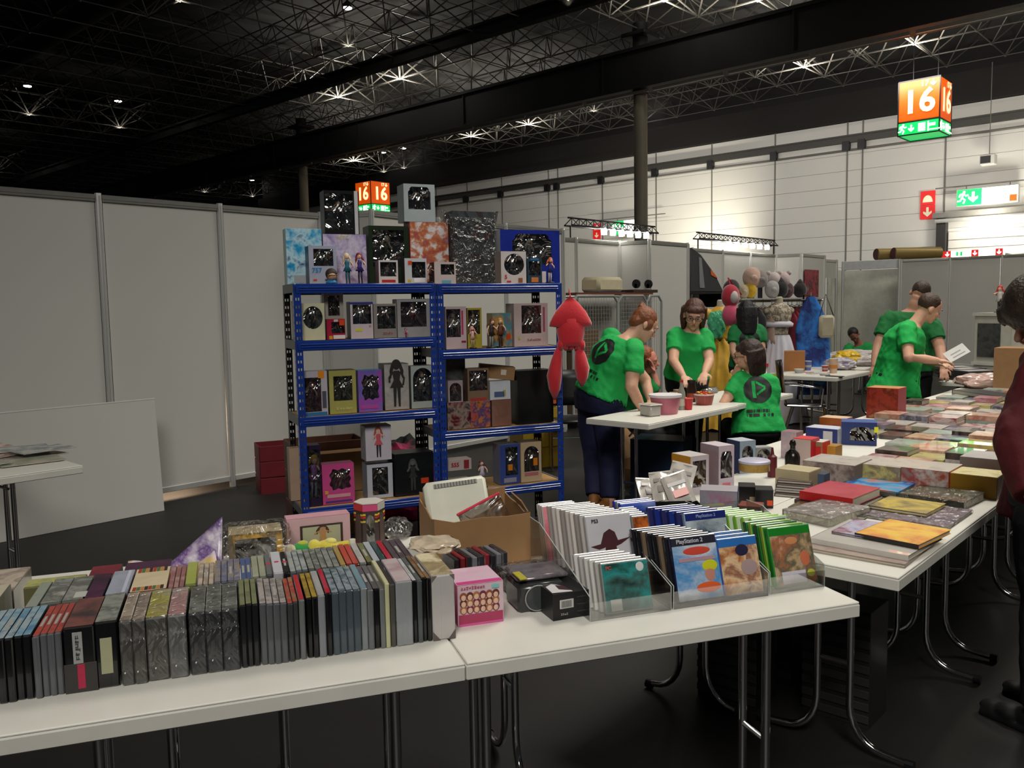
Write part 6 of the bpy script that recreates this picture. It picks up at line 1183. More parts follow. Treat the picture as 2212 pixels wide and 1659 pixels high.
for i in range(9):
    o = E('flat_game', ['dark flat game box in the left pile behind the right stall', 'dark flat game box in the middle pile behind the right stall', 'dark flat game box in the right pile behind the right stall'][i % 3], 'box', at(2052+24*(i % 3), 816+5*(i % 3), TT)+V((0, .12, .035*(i//3)+.001)), .5+.2*(i % 2)+i*.05, ['left', 'middle', 'right'][i % 3]+' pile of dark game boxes'); MB().cbox(-.16, .16, -.1, .1, 0, .032, .003).build('box', C(['1E1E20', '2A2A2E', '3A3638'][i//3], .35), o); MB().cbox(-.13, .13, -.07, .07, .032, .0325, .0001).build('print', C(['8A8684', '5A3A3A', 'A8A6A4'][i//3]), o)
# white display cabinet with cards and figurines
P = at(2135, 845, TT); cb = E('display_cabinet', 'white display cabinet with black pictures and figurines on top at far right', 'cabinet', (P.x-.12, P.y+1.15, 0), -.45)
kz = atY(2125, 676, P.y+1.15).z
MB().cbox(-.35, .6, 0, .4, 0, kz, .01).build('body', C('B8B6AA', .6), cb); MB().box(-.36, .61, -.012, 0, kz-.03, kz).box(-.36, .61, -.012, 0, kz-.5, kz-.47).build('front_trim', C('C4C2B8', .6), cb)
MB().cbox(-.3, -.06, -.012, -.004, kz-.42, kz-.1, .001).build('picture', art(['1E1E20', '4A4A4C', '2A2A2C'], 1, 180), cb); MB().cbox(-.26, -.04, -.012, -.004, kz-.85, kz-.52, .001).build('picture', art(['8A8A84', 'B0ACA4', '3A3A3C'], 1, 181), cb); MB().cbox(.05, .4, -.008, 0, kz-.9, kz-.1, .001).build('notice', C('BDBBB0'), cb)
for i, (x, c1, c2) in enumerate(((-.2, 'B8302E', 'C8C4BC'), (-.08, '3A2E26', '4A4238'), (.02, 'B8901E', '5A5244'), (.14, '5A5A5A', '9A9A9A'))):
    P_ = cb.matrix_basis @ V((x, .15, kz)); f = E('figurine', ['red-capped white figurine on the display cabinet', 'dark figurine second on the display cabinet', 'yellow-hatted figurine on the display cabinet', 'grey figurine at the right on the display cabinet'][i], 'figurine', P_, 0); q, ms = doll(.26, c1, c2, '4A4A4A', seed=40+i); q.build('body', ms, f, 'all'); MB().lathe([(.05, 0), (.05, .006)], 12).build('base', BLACK, f)
# ================================================================ MANNEQUINS AND CLOTHES RAIL
def gown(label, P, rz, c_, bodice, H, wide, floor_z=.02, ruffle=0, cat='dress form'):
    g = E('dress_form', label, cat, P, rz)
    n = 64; rows = 26; vs = []; zw = H*.66
    for k in range(rows+1):
        t = k/rows; z = floor_z+(zw-floor_z)*(1-t)
        t = 1-t; r = .125+(wide-.125)*(1-t)**1.15 if 0 else .125+(wide-.125)*((1-z/zw)**.8)
        for i in range(n):
            a = 2*pi*i/n; f = 1+(.05+.07*(1-z/zw))*sin(13*a+2*sin(3*a))+ruffle*.05*NZ.noise(V((cos(a)*4, sin(a)*4, z*7))); vs.append((r*f*cos(a), r*f*sin(a)*.8, z+ruffle*.02*sin(9*a+z*20)))
    MB().add(vs, [(k*n+i, (k+1)*n+i, (k+1)*n+(i+1) % n, k*n+(i+1) % n) for k in range(rows) for i in range(n)]).build('skirt', c_, g, 'all')
    MB().lathe([(.125, zw-.01), (.115, zw+.03), (.135, zw+.16), (.16, zw+.25), (.15, zw+.32), (.1, zw+.375), (.055, zw+.4)], 24, None, 0, 1, .72).build('bodice', bodice, g, 'all')
    for s_ in (-1, 1): MB().ell((s_*.05, -.07, zw+.22), (.06, .045, .06), n=12, k=8).build('bust', bodice, g, 'all')
    MB().lathe([(.05, zw+.385), (.045, zw+.46), (.03, zw+.475)], 16).build('neck', C('B8AE98', .6) if 'white' in label else C('C4BCB0', .6), g, True)
    MB().tube([(0, 0, 0), (0, 0, zw)], .015, 8).build('stand', DKMET, g)
    return g, zw
YG = mat('yellow_satin', 'D8A82C', .45, sheen=.4, bump=.6, bscale=14, var=.15, vs=9); WG = mat('white_tulle', 'D2D0DA', .75, sheen=.5, bump=.3, bscale=10, var=.05)
gy, zy = gown('dress form in a ruffled golden yellow ball gown with green bag at the shoulder', at(1556, 925, 0), YAW, YG, YG, 1.62, .42, ruffle=1)
for s_ in (-1, 1): MB().ell((s_*.17, 0, zy+.31), (.075, .07, .07), n=14, k=10).build('puff_sleeve', YG, gy, 'all')
gw, zw_ = gown('dress form in a white floor-length gown with floral bodice', at(1680, 912, 0), YAW, WG, art(['B8B09C', 'C8C0AC', '6A5A44', 'BDB5A2'], 2.4, 190, rough=.7), 1.66, .36)
for s_ in (-1, 1): MB().ell((s_*.14, 0, zw_+.3), (.05, .05, .045), n=14, k=10).build('shoulder', art(['B8B09C', 'C8C0AC', '6A5A44', 'BDB5A2'], 2.4, 190, rough=.7), gw, 'all')
MB().lathe([(.17, zw_+.1), (.18, zw_+.14), (.14, zw_+.17)], 24, None, 0, 1, .75).build('sash', WG, gw, 'all')
b = bag('green_bag', 'light green plastic bag hanging at the yellow gown', gy.location+CR*-.1+V((0, 0, zy+.02))-CF.xy.to_3d()*.2, .2, .12, .36, YAW, mat('green_film', '4AB080', .35, bump=.3, bscale=20, coat=.4), 31)
# clothes rail
ra, rb_ = J(1590, 655, 10.5), J(1762, 650, 10.9); rz_ = 1.52
ra.z = rb_.z = rz_; d = rb_-ra; rrz = math.atan2(d.y, d.x); L_ = d.length
rl = E('clothes_rail', 'chrome clothes rail packed with costumes behind the dress forms', 'rail', (ra.x, ra.y, 0), rrz)
MB().tube([(-.05, 0, rz_), (L_+.1, 0, rz_)], .016, 10).build('bar', CHROME, rl, True)
for x in (-.02, L_+.06):
    MB().tube([(x, 0, .1), (x, 0, rz_)], .014, 8).build('upright', CHROME, rl, True); MB().tube([(x, -.28, .08), (x, .28, .08)], .014, 8).build('foot', CHROME, rl, True)
    for y in (-.28, .28): MB().tube([(x-.012, y, .035), (x+.012, y, .035)], .035, 12).build('castor', BLACK, rl, True)
MB().box(-.05, L_+.1, -.2, .2, rz_+.02, rz_+.035).build('top_grid', ALU, rl)
GA = [(.03, '2A2A30', .5, 'black'), (.12, 'A8A49C', .45, 'pale grey'), (.21, '3A3A40', .5, 'charcoal'), (.3, 'C8A898', .45, 'peach'), (.4, '6A5A50', .55, 'brown'), (.585, '8A1E34', .95, 'long crimson'), (.63, '9A2A3E', .85, 'dark red'), (.69, 'B85A58', .7, 'salmon pink'), (.74, 'B88A7A', .65, 'rose beige'), (.79, 'C4B49A', .7, 'cream'), (.84, '8A9A94', .8, 'grey green')]
for i, (f_, c_, ln, nm_) in enumerate(GA):
    o = E('garment', nm_+' costume hanging on the clothes rail', 'garment', V((ra.x, ra.y, 0))+d*f_*1.1+V((0, 0, rz_-.02)), rrz); n = 16; vs = []
    for k in range(9):
        t = k/8; wy = .06+.16*min(1, t*5)**.6+.03*t
        for j in range(n): a = 2*pi*j/n; vs.append(((.028+.012*t)*cos(a)*(1+.3*sin(5*a)), wy*sin(a), -.06-ln*t+.02*(abs(sin(a))**2)*(-1 if k < 2 else 0)))
    MB().add(vs, [(k*n+j, (k+1)*n+j, (k+1)*n+(j+1) % n, k*n+(j+1) % n) for k in range(8) for j in range(n)]+[tuple(range(n)), tuple(8*n+j for j in range(n-1, -1, -1))]).build('fabric', mat('fabric_'+c_, c_, .8, sheen=.2, bump=.3, bscale=15, var=.12), o, 'all')
    MB().tube([(0, 0, .04), (0, 0, -.03), (0, -.17, -.09), (0, 0, -.05), (0, .17, -.09), (0, 0, -.03)], .004, 5).build('hanger', C('1A1A1A'), o)
# costumes on the far side: blue kimono-like coat and bag
Pb = J(1752, 640, 9.9)
o = E('garment', 'bright blue and navy long coat hanging at the right end of the rail', 'garment', (Pb.x, Pb.y, 1.56), YAW); n = 18; vs = []
for k in range(10):
    t = k/9; wx = .05+.15*min(1, t*3)**.7
    for j in range(n): a = 2*pi*j/n; vs.append((wx*cos(a)+.06*t, (.05+.02*t)*sin(a)*(1+.3*sin(4*a)), -1.15*t))
MB().add(vs, [(k*n+j, (k+1)*n+j, (k+1)*n+(j+1) % n, k*n+(j+1) % n) for k in range(9) for j in range(n)]).build('fabric', art(['1A5AB8', '2A7AD0', '14246A', '1A3A90'], .45, 195, rough=.6), o, 'all')
MB().tube([(0, 0, .05), (0, 0, -.02)], .004, 5).build('hanger', ALU, o); MB().tube([(-.12, 0, -.04), (.12, 0, -.04)], .012, 6).build('hanger_arm', C('2A2A2A'), o); MB().tube([(0, 0, 0), (0, .25, 0.03), (0, .45, -1.5)], .012, 6).build('stand', DKMET, o)
o = E('shoulder_bag', 'cream and black shoulder bag hanging beside the blue coat', 'bag', Pb+V((.15, .02, -.1)), YAW); MB().cbox(-.09, .09, -.12, -.04, -.38, -.12, .03).build('body', C('B0A890', .6), o, True); MB().tube([(-.08, -.08, -.13), (0, -.04, .12), (.08, -.08, -.13)], .006, 6).build('strap', C('1E1A1A'), o)
HT = [(1580, 640, '2A2A2A', .11, 'black cap'), (1606, 642, 'B8A88A', .08, 'cream mask'), (1620, 640, 'C8A01E', .09, 'golden yellow hood'), (1624, 612, 'C8A898', .12, 'pinkish doll head'), (1642, 618, '8A8280', .1, 'grey curly wig'), (1668, 640, 'A8A4A4', .1, 'silver mask'), (1686, 642, '1A181A', .1, 'black hood'), (1672, 612, 'C8BCB8', .09, 'white bear head'), (1692, 618, 'C4B0B0', .09, 'pale pink bear head'), (1700, 640, '4A2A34', .09, 'dark plum wig'), (1728, 632, '1E1C20', .09, 'black pointed hat')]
for i, (px, py, c_, r_, nm_) in enumerate(HT):
    r_ *= 1.12
    Q = J(px, py, 10.55+.02*i); zb = rz_+.036 if py > 630 else rz_+.036+.19; o = E('costume_head', nm_+' on top of the clothes rail', 'costume head', (Q.x, Q.y, rz_+.036), YAW)
    if py <= 630: MB().tube([(0, 0, 0), (0, 0, .14)], .03, 8).build('stand', DKMET, o)
    z0 = 0 if py > 630 else .13
    m_ = mat('fur_'+c_, c_, .85, sheen=.3, bump=.5, bscale=40, var=.15); MB().ell((0, 0, z0+r_*.95), (r_*.85, r_*.8, r_), n=18, k=12).build('head', m_, o, 'all')
    if 'pointed' in nm_ or 'hood' in nm_: MB().lathe([(r_*.8, z0+r_), (r_*.4, z0+r_*1.9), (.01, z0+r_*2.3)], 14).build('peak', m_, o, 'all')
    elif 'bear' in nm_: 
        for s_ in (-1, 1): MB().ell((s_*r_*.7, 0, z0+r_*1.8), r_*.3).build('ear', m_, o, 'all')
    else: MB().ell((0, -r_*.7, z0+r_*.9), (r_*.35, r_*.25, r_*.3)).build('muzzle', m_, o, 'all')
o = E('plush_penguin', 'red and white bird-like plush hanging left of the clothes rail', 'plush', J(1578, 640, 9.2), YAW); MB().ell((0, 0, 0), (.1, .09, .13), n=16, k=10).build('hood', mat('crimson_plush', 'A81E34', .85, sheen=.5), o, 'all'); MB().ell((.02, -.06, -.01), (.05, .05, .07)).build('face', C('B8B4B0', .8), o, 'all'); MB().ell((0, -.02, -.2), (.1, .08, .12)).build('body', mat('pink_plush2', 'C04A6A', .85, sheen=.5), o, 'all'); MB().tube([(0, 0, .1), (0, .1, .2), (.2, .3, .02)], .008, 5).build('cord', C('A81E34'), o)
# ================================================================ PEOPLE
from mathutils.bvhtree import BVHTree
def fuse(name, mb, vox, m_, parent, sm=4, fold=0, fs=8, seed=0, label=None):
    me = bpy.data.meshes.new(name); me.from_pydata(mb.v, [], mb.f); b = bmesh.new(); b.from_mesh(me); bmesh.ops.recalc_face_normals(b, faces=b.faces); b.to_mesh(me); b.free()
    o = bpy.data.objects.new(name, me); r = o.modifiers.new('r', 'REMESH'); r.mode = 'VOXEL'; r.voxel_size = vox
    s = o.modifiers.new('s', 'SMOOTH'); s.factor = .5; s.iterations = sm; m2 = evalmesh(o)
    if fold:
        nr = [v.normal.copy() for v in m2.vertices]
        for v in m2.vertices:
            p = v.co.copy(); n_ = NZ.noise(V((p.x*fs, p.y*fs, p.z*fs*.55+seed)))*.6+NZ.noise(V((p.x*fs*2.6+p.z*fs, p.y*fs*2.6, p.z*fs*2.2+seed)))*.4; v.co = p+nr[v.index]*fold*n_
    m2.materials.clear(); m2.materials.append(m_); m2.polygons.foreach_set('use_smooth', [True]*len(m2.polygons)); m2.name = name
    return link(name, m2, parent, label)
def ring_loft(mb, rings, lat0, n=20):
    """rings: (centre, half width, half depth, lateral axis)"""
    vs = []; k = len(rings)
    for i, (c, rx, ry, lat) in enumerate(rings):
        ax = (rings[min(i+1, k-1)][0]-rings[max(i-1, 0)][0]).normalized(); l = (lat-ax*lat.dot(ax)).normalized(); f = ax.cross(l)
        for j in range(n):
            a = 2*pi*j/n; e = .82; ca, sa = cos(a), sin(a); vs.append(c+l*rx*math.copysign(abs(ca)**e, ca)+f*ry*math.copysign(abs(sa)**e, sa))
    fs = [(i*n+j, i*n+(j+1) % n, (i+1)*n+(j+1) % n, (i+1)*n+j) for i in range(k-1) for j in range(n)]+[tuple(range(n-1, -1, -1)), tuple((k-1)*n+j for j in range(n))]
    mb.add(vs, fs)
def cap(mb, pts, rr, n=12, ends=True):
    mb.tube(pts, 0, n, rr=rr)
    if ends:
        for p, r in ((pts[0], rr[0]), (pts[-1], rr[-1])): mb.ell(p, r*.98, n=10, k=7)
    for p, r in list(zip(pts, rr))[1:-1]: mb.ell(p, r*.99, n=10, k=7)
def hand(mb, w, d, n_, s=1, curl=.5):
    d = d.normalized(); n_ = (n_-d*n_.dot(d)).normalized(); l = d.cross(n_); T = M((l, d, n_)).transposed()
    mb.ell(w+d*.045*s, (.038*s, .05*s, .017*s), T, n=12, k=8)
    for i, (x, L) in enumerate(((-.03, .062), (-.01, .072), (.011, .068), (.03, .052))):
        a = w+d*.08*s+l*x*s; b = a+(d*cos(curl*.6)-n_*sin(curl*.6))*L*.5*s+l*x*.15*s; c = b+(d*cos(curl*1.7)-n_*sin(curl*1.7))*L*.5*s; mb.tube([w+d*.05*s+l*x*.8*s, a, b, c], .0085*s, 7, rr=[.009*s, .009*s, .0085*s, .0065*s]); mb.ell(c, .0066*s, n=6, k=5)
    a = w+d*.02*s-l*.028*s; b = a+(d*.6-l*.8-n_*.3)*.035*s; c = b+(d*.9-l*.1-n_*.4)*.03*s; mb.tube([a, b, c], .01*s, 7, rr=[.013*s, .0105*s, .008*s]); mb.ell(c, .008*s, n=6, k=5)
def person(label, Jt, f_head, shirt, pants, hair, hairstyle='short', skin='C79A80', wid=.2, dep=.13, hipw=.18, print_=False, vox=.008, sleeve=.62, shoes='2A2622', hs=1.0, arm=.045, leg=.085, glasses=False, beard=False, hem=.06, hd=None, belly=0, seed=0, hemw=1.0, eyes=True):
    j = {k: V(v) for k, v in Jt.items()}
    base = (j['ankL']+j['ankR'])/2; base.z = 0; per = E('person', label, 'person', base)
    inv = -base
    for k in j: j[k] = j[k]+inv
    lat = (j['shR']-j['shL']).normalized(); latp = (j['hipR']-j['hipL']).normalized(); sk = mat('skin_'+skin, skin, .55, var=.05, vs=20)
    f = f_head.normalized(); u = (j['head']-j['neck']).normalized(); u = (u-f*u.dot(f)).normalized(); r = f.cross(u); H = j['head']; s = hs
    Th = M((r, f, u)).transposed(); hp = lambda a, b, c: H+r*a*s+f*b*s+u*c*s
    b = MB()
    b.ell(hp(0, -.005, .03), (.076*s, .096*s, .088*s), Th, n=20, k=14); b.ell(hp(0, .03, -.045), (.056*s, .064*s, .068*s), Th, n=16, k=12); b.ell(hp(0, .068, -.09), (.026*s, .022*s, .02*s), Th)
    b.tube([hp(0, .088, .015), hp(0, .108, -.018), hp(0, .1, -.03)], .01*s, 8, rr=[.008*s, .014*s, .012*s]); b.ell(hp(0, .112, -.022), .0125*s); b.ell(hp(0, .088, .03), (.05*s, .012*s, .012*s), Th); b.ell(hp(0, .089, -.055), (.024*s, .011*s, .009*s), Th)
    for q in (-1, 1): b.ell(hp(q*.078, -.008, -.01), (.01*s, .022*s, .032*s), Th); b.ell(hp(q*.045, .062, -.02), (.022*s, .02*s, .022*s), Th)
    cap(b, [j['neck']+(j['chest']-j['neck'])*.1, (j['neck']*.4+hp(0, -.02, -.06)*.6)], [.06*s, .052*s])
    b.tube([j['neck'], hp(0, -.02, -.03)], .052*s, 12)
    mid = j['wst'] if 'wst' in j else j['pel']*.45+j['chest']*.55
    ring_loft(b, [(j['pel'], hipw*.85, dep*.85, latp), (mid, wid*.72, dep*.8, (lat+latp)/2), (j['chest'], wid*.85, dep*.85, lat), (j['neck']*.6+j['chest']*.4, wid*.72, dep*.6, lat), (j['neck'], .055, .055, lat)], lat)
    pr_list = []
    for S in 'LR':
        sh, el, ha, hi, kn, an = [j[k+S] for k in ('sh', 'el', 'ha', 'hip', 'kn', 'ank')]
        cap(b, [sh, el, el*.45+ha*.55, ha], [arm*1.25, arm*.98, arm*.86, arm*.6]); nn = (j['n'+S]-j['el'+S] if 'n'+S in j else V((0, 0, 1))); hand(b, ha, (ha-el), nn if nn.length else V((0, 0, 1)), hs*1.0, .7 if 'cu'+S in j else .45)
        cap(b, [hi, kn, an], [leg*.9, leg*.6, leg*.42]); b.ell(an+V((0, 0, -.03)), (.04, .04, .045))
    fuse('body', b, vox, sk, per, 3)
    # shirt
    b = MB(); top = j['neck']*.86+j['chest']*.14; pl = j['pel']-(j['chest']-j['pel']).normalized()*hem
    ff = (j['chest']-j['pel']).normalized().cross(latp)
    ring_loft(b, [(pl, hipw*1.12*hemw, dep*1.2*hemw, latp), (j['pel'], hipw*1.08, dep*1.15, latp), (mid+ff*belly, wid*.92, dep*(1.03+belly*2), (lat+latp)/2), (j['chest'], wid*1.04, dep*1.04, lat), (j['neck']*.55+j['chest']*.45, wid*.98, dep*.82, lat), (j['neck']*.8+j['chest']*.2, wid*.62, dep*.62, lat), (top, .07, .066, lat)], lat)
    for S in 'LR':
        sh, el = j['sh'+S], j['el'+S]; e2 = sh+(el-sh)*sleeve; b.ell(sh+(j['neck']-sh)*.12, arm*1.65); b.tube([sh+(j['neck']-sh)*.25, sh, e2], .08, 14, rr=[arm*1.7, arm*1.65, arm*1.62])
        if sleeve > .9: cap(b, [el, el+(j['ha'+S]-el)*.93], [arm*1.6, arm*1.2], ends=False); b.ell(el, arm*1.6)
    sm = mat('cloth_'+shirt, shirt, .8, bump=.25, bscale=60, var=.1, vs=6)
    so = fuse('shirt' if sleeve < .9 else 'jacket', b, vox*1.15, sm, per, 3, .016, 9, seed)
    if print_:
        bv = BVHTree.FromPolygons([v.co for v in so.data.vertices], [tuple(p.vertices) for p in so.data.polygons]); upv = (j['neck']-j['pel']).normalized(); bk_ = -(upv.cross(lat)) if print_ == 'back' else upv.cross(lat)
        if (print_ == 'back') == (bk_.dot(f) > 0): bk_ = -bk_
        la = bk_.cross(upv); la = -la if la.dot(CR) < 0 else la; cc = j['neck']*.58+j['pel']*.42 + bk_*.0
        cc = j['neck']+(j['pel']-j['neck'])*.36; ce = .0055; mb = MB(); vi = {}; R_ = .105; rr2 = random.Random(3)
        txt_ = {}
        for row_ in range(2):
            for col in range(34):
                txt_[row_, col] = rr2.random() < .68
        def inside(x, y):
            if x*x+y*y < R_*R_:
                if -.045 < x < -.018 and -.065 < y < .07: return False
                if -.01 < x < .062 and (abs(y-(.06-(x+.01)*.62)) < .013 or abs(y-(-.035+(x+.01)*.66)) < .012): return False
                return True
            for row_, yt in ((0, -.165), (1, -.2)):
                if abs(y-yt) < .011 and -.1 < x < .1:
                    cl = int((x+.1)/.0062); return txt_[row_, cl]
            return False
        def vert(i, k_):
            if (i, k_) in vi: return vi[i, k_]
            p = cc+la*(i*ce)+upv*(k_*ce)+bk_*.6; hit = bv.ray_cast(p, -bk_)
            vi[i, k_] = None if hit[0] is None or hit[3] > .62 else len(mb.v)
            if vi[i, k_] is not None: mb.v.append(tuple(hit[0]+hit[1].normalized()*.003 if hit[1].dot(bk_) > 0 else hit[0]+bk_*.003))
            return vi[i, k_]
        for i in range(-22, 22):
            for k_ in range(-40, 22):
                if inside((i+.5)*ce, (k_+.5)*ce):
                    q = [vert(i, k_), vert(i+1, k_), vert(i+1, k_+1), vert(i, k_+1)]
                    if None not in q: mb.f.append(tuple(q)); mb.m.append(0)
        if mb.f: mb.build('shirt_print', mat('black_print', '0B120C', .6), per, 'all')
    # trousers
    b = MB(); ring_loft(b, [(j['pel']+(j['chest']-j['pel']).normalized()*.06, hipw*.98, dep*.98, latp), (j['pel'], hipw*1.03, dep*1.08, latp), ((j['hipL']+j['hipR'])/2, hipw*1.0, dep*1.05, latp)], latp)
    for S in 'LR':
        hi, kn, an = j['hip'+S], j['kn'+S], j['ank'+S]; b.ell(hi, leg*1.15); b.ell(kn, leg*.82); b.tube([hi, hi*.5+kn*.5, kn, kn*.4+an*.6, an+V((0, 0, .02))], .1, 14, rr=[leg*1.15, leg*1.05, leg*.82, leg*.74, leg*.66])
    fuse('trousers', b, vox*1.15, mat('cloth_'+pants, pants, .8, bump=.25, bscale=60, var=.1, vs=6), per, 3, .01, 8, seed+3)
    for S in 'LR':
        an = j['ank'+S]; t = j.get('toe'+S); t = (t-an) if t else ff*-1; t.z = 0
        t = t.normalized(); c0 = V((an.x, an.y, .0)); Tz = M.Rotation(math.atan2(t.y, t.x)-pi/2, 4, 'Z'); T = M.Translation(c0) @ Tz; b = MB()
        for (y, rx, rz2) in ((-.03, .04, .045), (.03, .042, .045), (.1, .046, .035), (.16, .04, .028)): b.ell(T @ V((0, y, rz2)), (rx, .06, rz2), Tz.to_3x3())
        b.ell(T @ V((0, -.02, .08)), (.042, .045, .05)); b.box(-.042, .042, -.075, .2, 0, .02, T); fuse('shoe', b, .007, mat('shoe_'+shoes, shoes, .6), per, 3)
    # hair
    b = MB(); HM = mat('hair_'+hair, hair, .5, bump=.5, bscale=140, var=.35, vs=60)
    b.ell(hp(0, -.022, .045), (.086*s, .097*s, .09*s), Th, n=20, k=14)
    if hairstyle == 'buzz': b = MB(); b.ell(hp(0, -.018, .042), (.082*s, .094*s, .086*s), Th, n=20, k=14)
    if hairstyle in ('bun', 'tied'):
        b.ell(hp(0, -.07, -.01), (.07*s, .045*s, .06*s), Th)
        bb = hp(0, -.075, .1) if hairstyle == 'bun' else hp(0, -.13, 0); b.ell(bb, (.034*s, .034*s, .03*s), Th); b.ell(bb+u*.018-f*.02, .022*s); b.ell(bb-f*.025+r*.01, .02*s)
        for q in (-1, 1): b.ell(hp(q*.07, .01, .01), (.02*s, .035*s, .045*s), Th)
    if hairstyle in ('bob', 'long', 'mop'):
        Lh = {'bob': .12, 'long': .2, 'mop': .06}[hairstyle]
        for a in range(9):
            th = pi*(.1+.8*a/8)+pi; x, y = .076*cos(th), .085*sin(th)-.01; b.tube([hp(x, y, .05), hp(x*1.1, y*1.05, -.03), hp(x*1.02, y*1.0, -.03-Lh)], .03*s, 8, rr=[.035*s, .034*s, .02*s])
        if hairstyle == 'mop':
            b.ell(hp(0, .0, .058), (.088*s, .1*s, .085*s), Th, n=20, k=14); b.ell(hp(0, .052, .055), (.076*s, .052*s, .052*s), Th, n=16, k=10)
            for q in range(7): x = -.06+.02*q; b.tube([hp(x, .075, .06), hp(x*1.05, .09, .02), hp(x*1.08, .088, -.008+.01*(q % 2))], .012*s, 6, rr=[.02*s, .014*s, .005*s])
            for q in (-1, 1): b.tube([hp(q*.07, .04, .06), hp(q*.085, .03, -.01), hp(q*.08, .03, -.05)], .02*s, 7, rr=[.03*s, .026*s, .01*s])
        if hairstyle == 'bob':
            b.ell(hp(0, .04, .062), (.072*s, .052*s, .04*s), Th, n=16, k=10)
    b2 = fuse('hair', b, vox*.8, HM, per, 3, (.002 if hairstyle == 'mop' else .0045)*s, 55, seed)
    if beard: bb = MB(); bb.ell(hp(0, .05, -.085), (.052*s, .05*s, .035*s), Th); fuse('beard', bb, vox, HM, per, 2, .004, 40)
    if eyes:
        for q in (-1, 1): MB().ell(hp(q*.03, .083, .008), (.012*s, .009*s, .008*s), Th).build('eye', C('B8B0A8', .3), per, 'all'); MB().ell(hp(q*.03, .09, .007), (.006*s, .003*s, .006*s), Th, n=8, k=6).build('pupil', C('1E1612', .3), per, 'all'); MB().ell(hp(q*.031, .094, .03), (.018*s, .006*s, .004*s), Th, n=8, k=5).build('eyebrow', HM, per, 'all')
    MB().ell(hp(0, .098, -.056), (.02*s, .005*s, .005*s), Th, n=10, k=6).build('lips', C('A8605A', .5), per, 'all')
    if glasses:
        mb = MB()
        for q in (-1, 1): mb.tube([hp(q*.033+.024*cos(a), .104, .006+.018*sin(a)) for a in [2*pi*k/14 for k in range(15)]], .0022*s, 5); mb.tube([hp(q*.057, .1, .01), hp(q*.08, -.01, .005)], .0022*s, 5)
        mb.tube([hp(-.01, .106, .01), hp(.01, .106, .01)], .0022*s, 5); mb.build('glasses', C('181414', .3), per)
    return per, j, base
GRNS = '0E9C46'
def stand(hl, hr, Z, side=None):
    """legs straight down from the hip pixels to the floor"""
    d = {}
    for S, (px, py) in (('L', hl), ('R', hr)): 
        h = J(px, py, Z); d['hip'+S] = h; d['kn'+S] = V((h.x, h.y, h.z*.52))+V(CF.xy.to_3d())*.01; d['ank'+S] = V((h.x, h.y, .08))
    return d
CFh = V((CF.x, CF.y, 0)).normalized(); CRh = V((CR.x, CR.y, 0)).normalized(); UPZ = V((0, 0, 1))
# woman bending over the sweets table
j = dict(head=J(1391, 702, 6.3), neck=J(1358, 730, 6.28), chest=J(1330, 775, 6.28), pel=J(1296, 856, 6.32), shL=J(1316, 730, 6.42), shR=J(1370, 757, 6.14), elL=J(1394, 822, 6.5), haL=J(1404, 862, 6.4), elR=J(1364, 836, 6.06), haR=J(1386, 882, 6.1),
         hipL=J(1280, 880, 6.42), hipR=J(1314, 882, 6.26), knL=J(1284, 978, 6.4), knR=J(1318, 978, 6.26))
j['ankL'] = at(1284, 1076, .08); j['ankR'] = at(1318, 1082, .08); j['toeL'] = j['ankL']+CRh*.3+CFh; j['toeR'] = j['ankR']+CRh
person('woman in green shirt and jeans, reddish bun, bending over the sweets table', j, CR*.8-CU*.55+CF*.15, GRNS, '121A3C', '7A4626', 'bun', wid=.2, dep=.155, hipw=.21, print_='back', leg=.105, shoes='8A5A28', arm=.048, hem=.0, seed=1)
# woman facing us behind the table
j = dict(head=J(1499, 680, 7.0), neck=J(1496, 712, 7.06), chest=J(1489, 748, 7.1), pel=J(1483, 812, 7.2), shR=J(1458, 726, 7.06), shL=J(1524, 728, 7.08), elR=J(1455, 780, 6.9), haR=J(1476, 812, 6.72), elL=J(1532, 780, 6.95), haL=J(1522, 806, 6.78))
j.update(stand((1500, 838), (1466, 838), 7.25)); 
person('woman with short brown hair and glasses in green shirt facing us behind the table', j, -CF*.8-CU*.45-CR*.15, GRNS, '121216', '4A2A1E', 'bob', wid=.185, dep=.13, glasses=True, hem=.0, arm=.042, seed=2)
# seated woman with hand at her face
j = dict(head=J(1394, 780, 7.05), neck=J(1383, 806, 7.1), chest=J(1380, 836, 7.12), pel=J(1374, 900, 7.15), shR=J(1398, 828, 6.95), shL=J(1366, 824, 7.22), elR=J(1424, 860, 6.95), haR=J(1413, 808, 6.93), elL=J(1385, 880, 7.3), haL=J(1410, 885, 7.25))
p_ = j['pel']; j.update(hipR=p_+CRh*.06-CFh*.1-UPZ*.04, hipL=p_+CRh*.06+CFh*.1-UPZ*.04, knR=p_+CRh*.1-CFh*.42-UPZ*.02, knL=p_+CRh*.25-CFh*.38-UPZ*.02); j['knR'].z = j['knL'].z = .46; j['hipR'].z = j['hipL'].z = .5; j['ankR'] = V((j['knR'].x, j['knR'].y, .08)); j['ankL'] = V((j['knL'].x, j['knL'].y, .08))
pp, jj, bs = person('seated woman with reddish hair resting her cheek on her hand, half hidden', j, CR*.9-CU*.1-CF*.25, '0C7A38', '1A1A1E', '8A4A28', 'tied', skin='D08A78', wid=.18, dep=.12, hem=.0, arm=.04, seed=3)
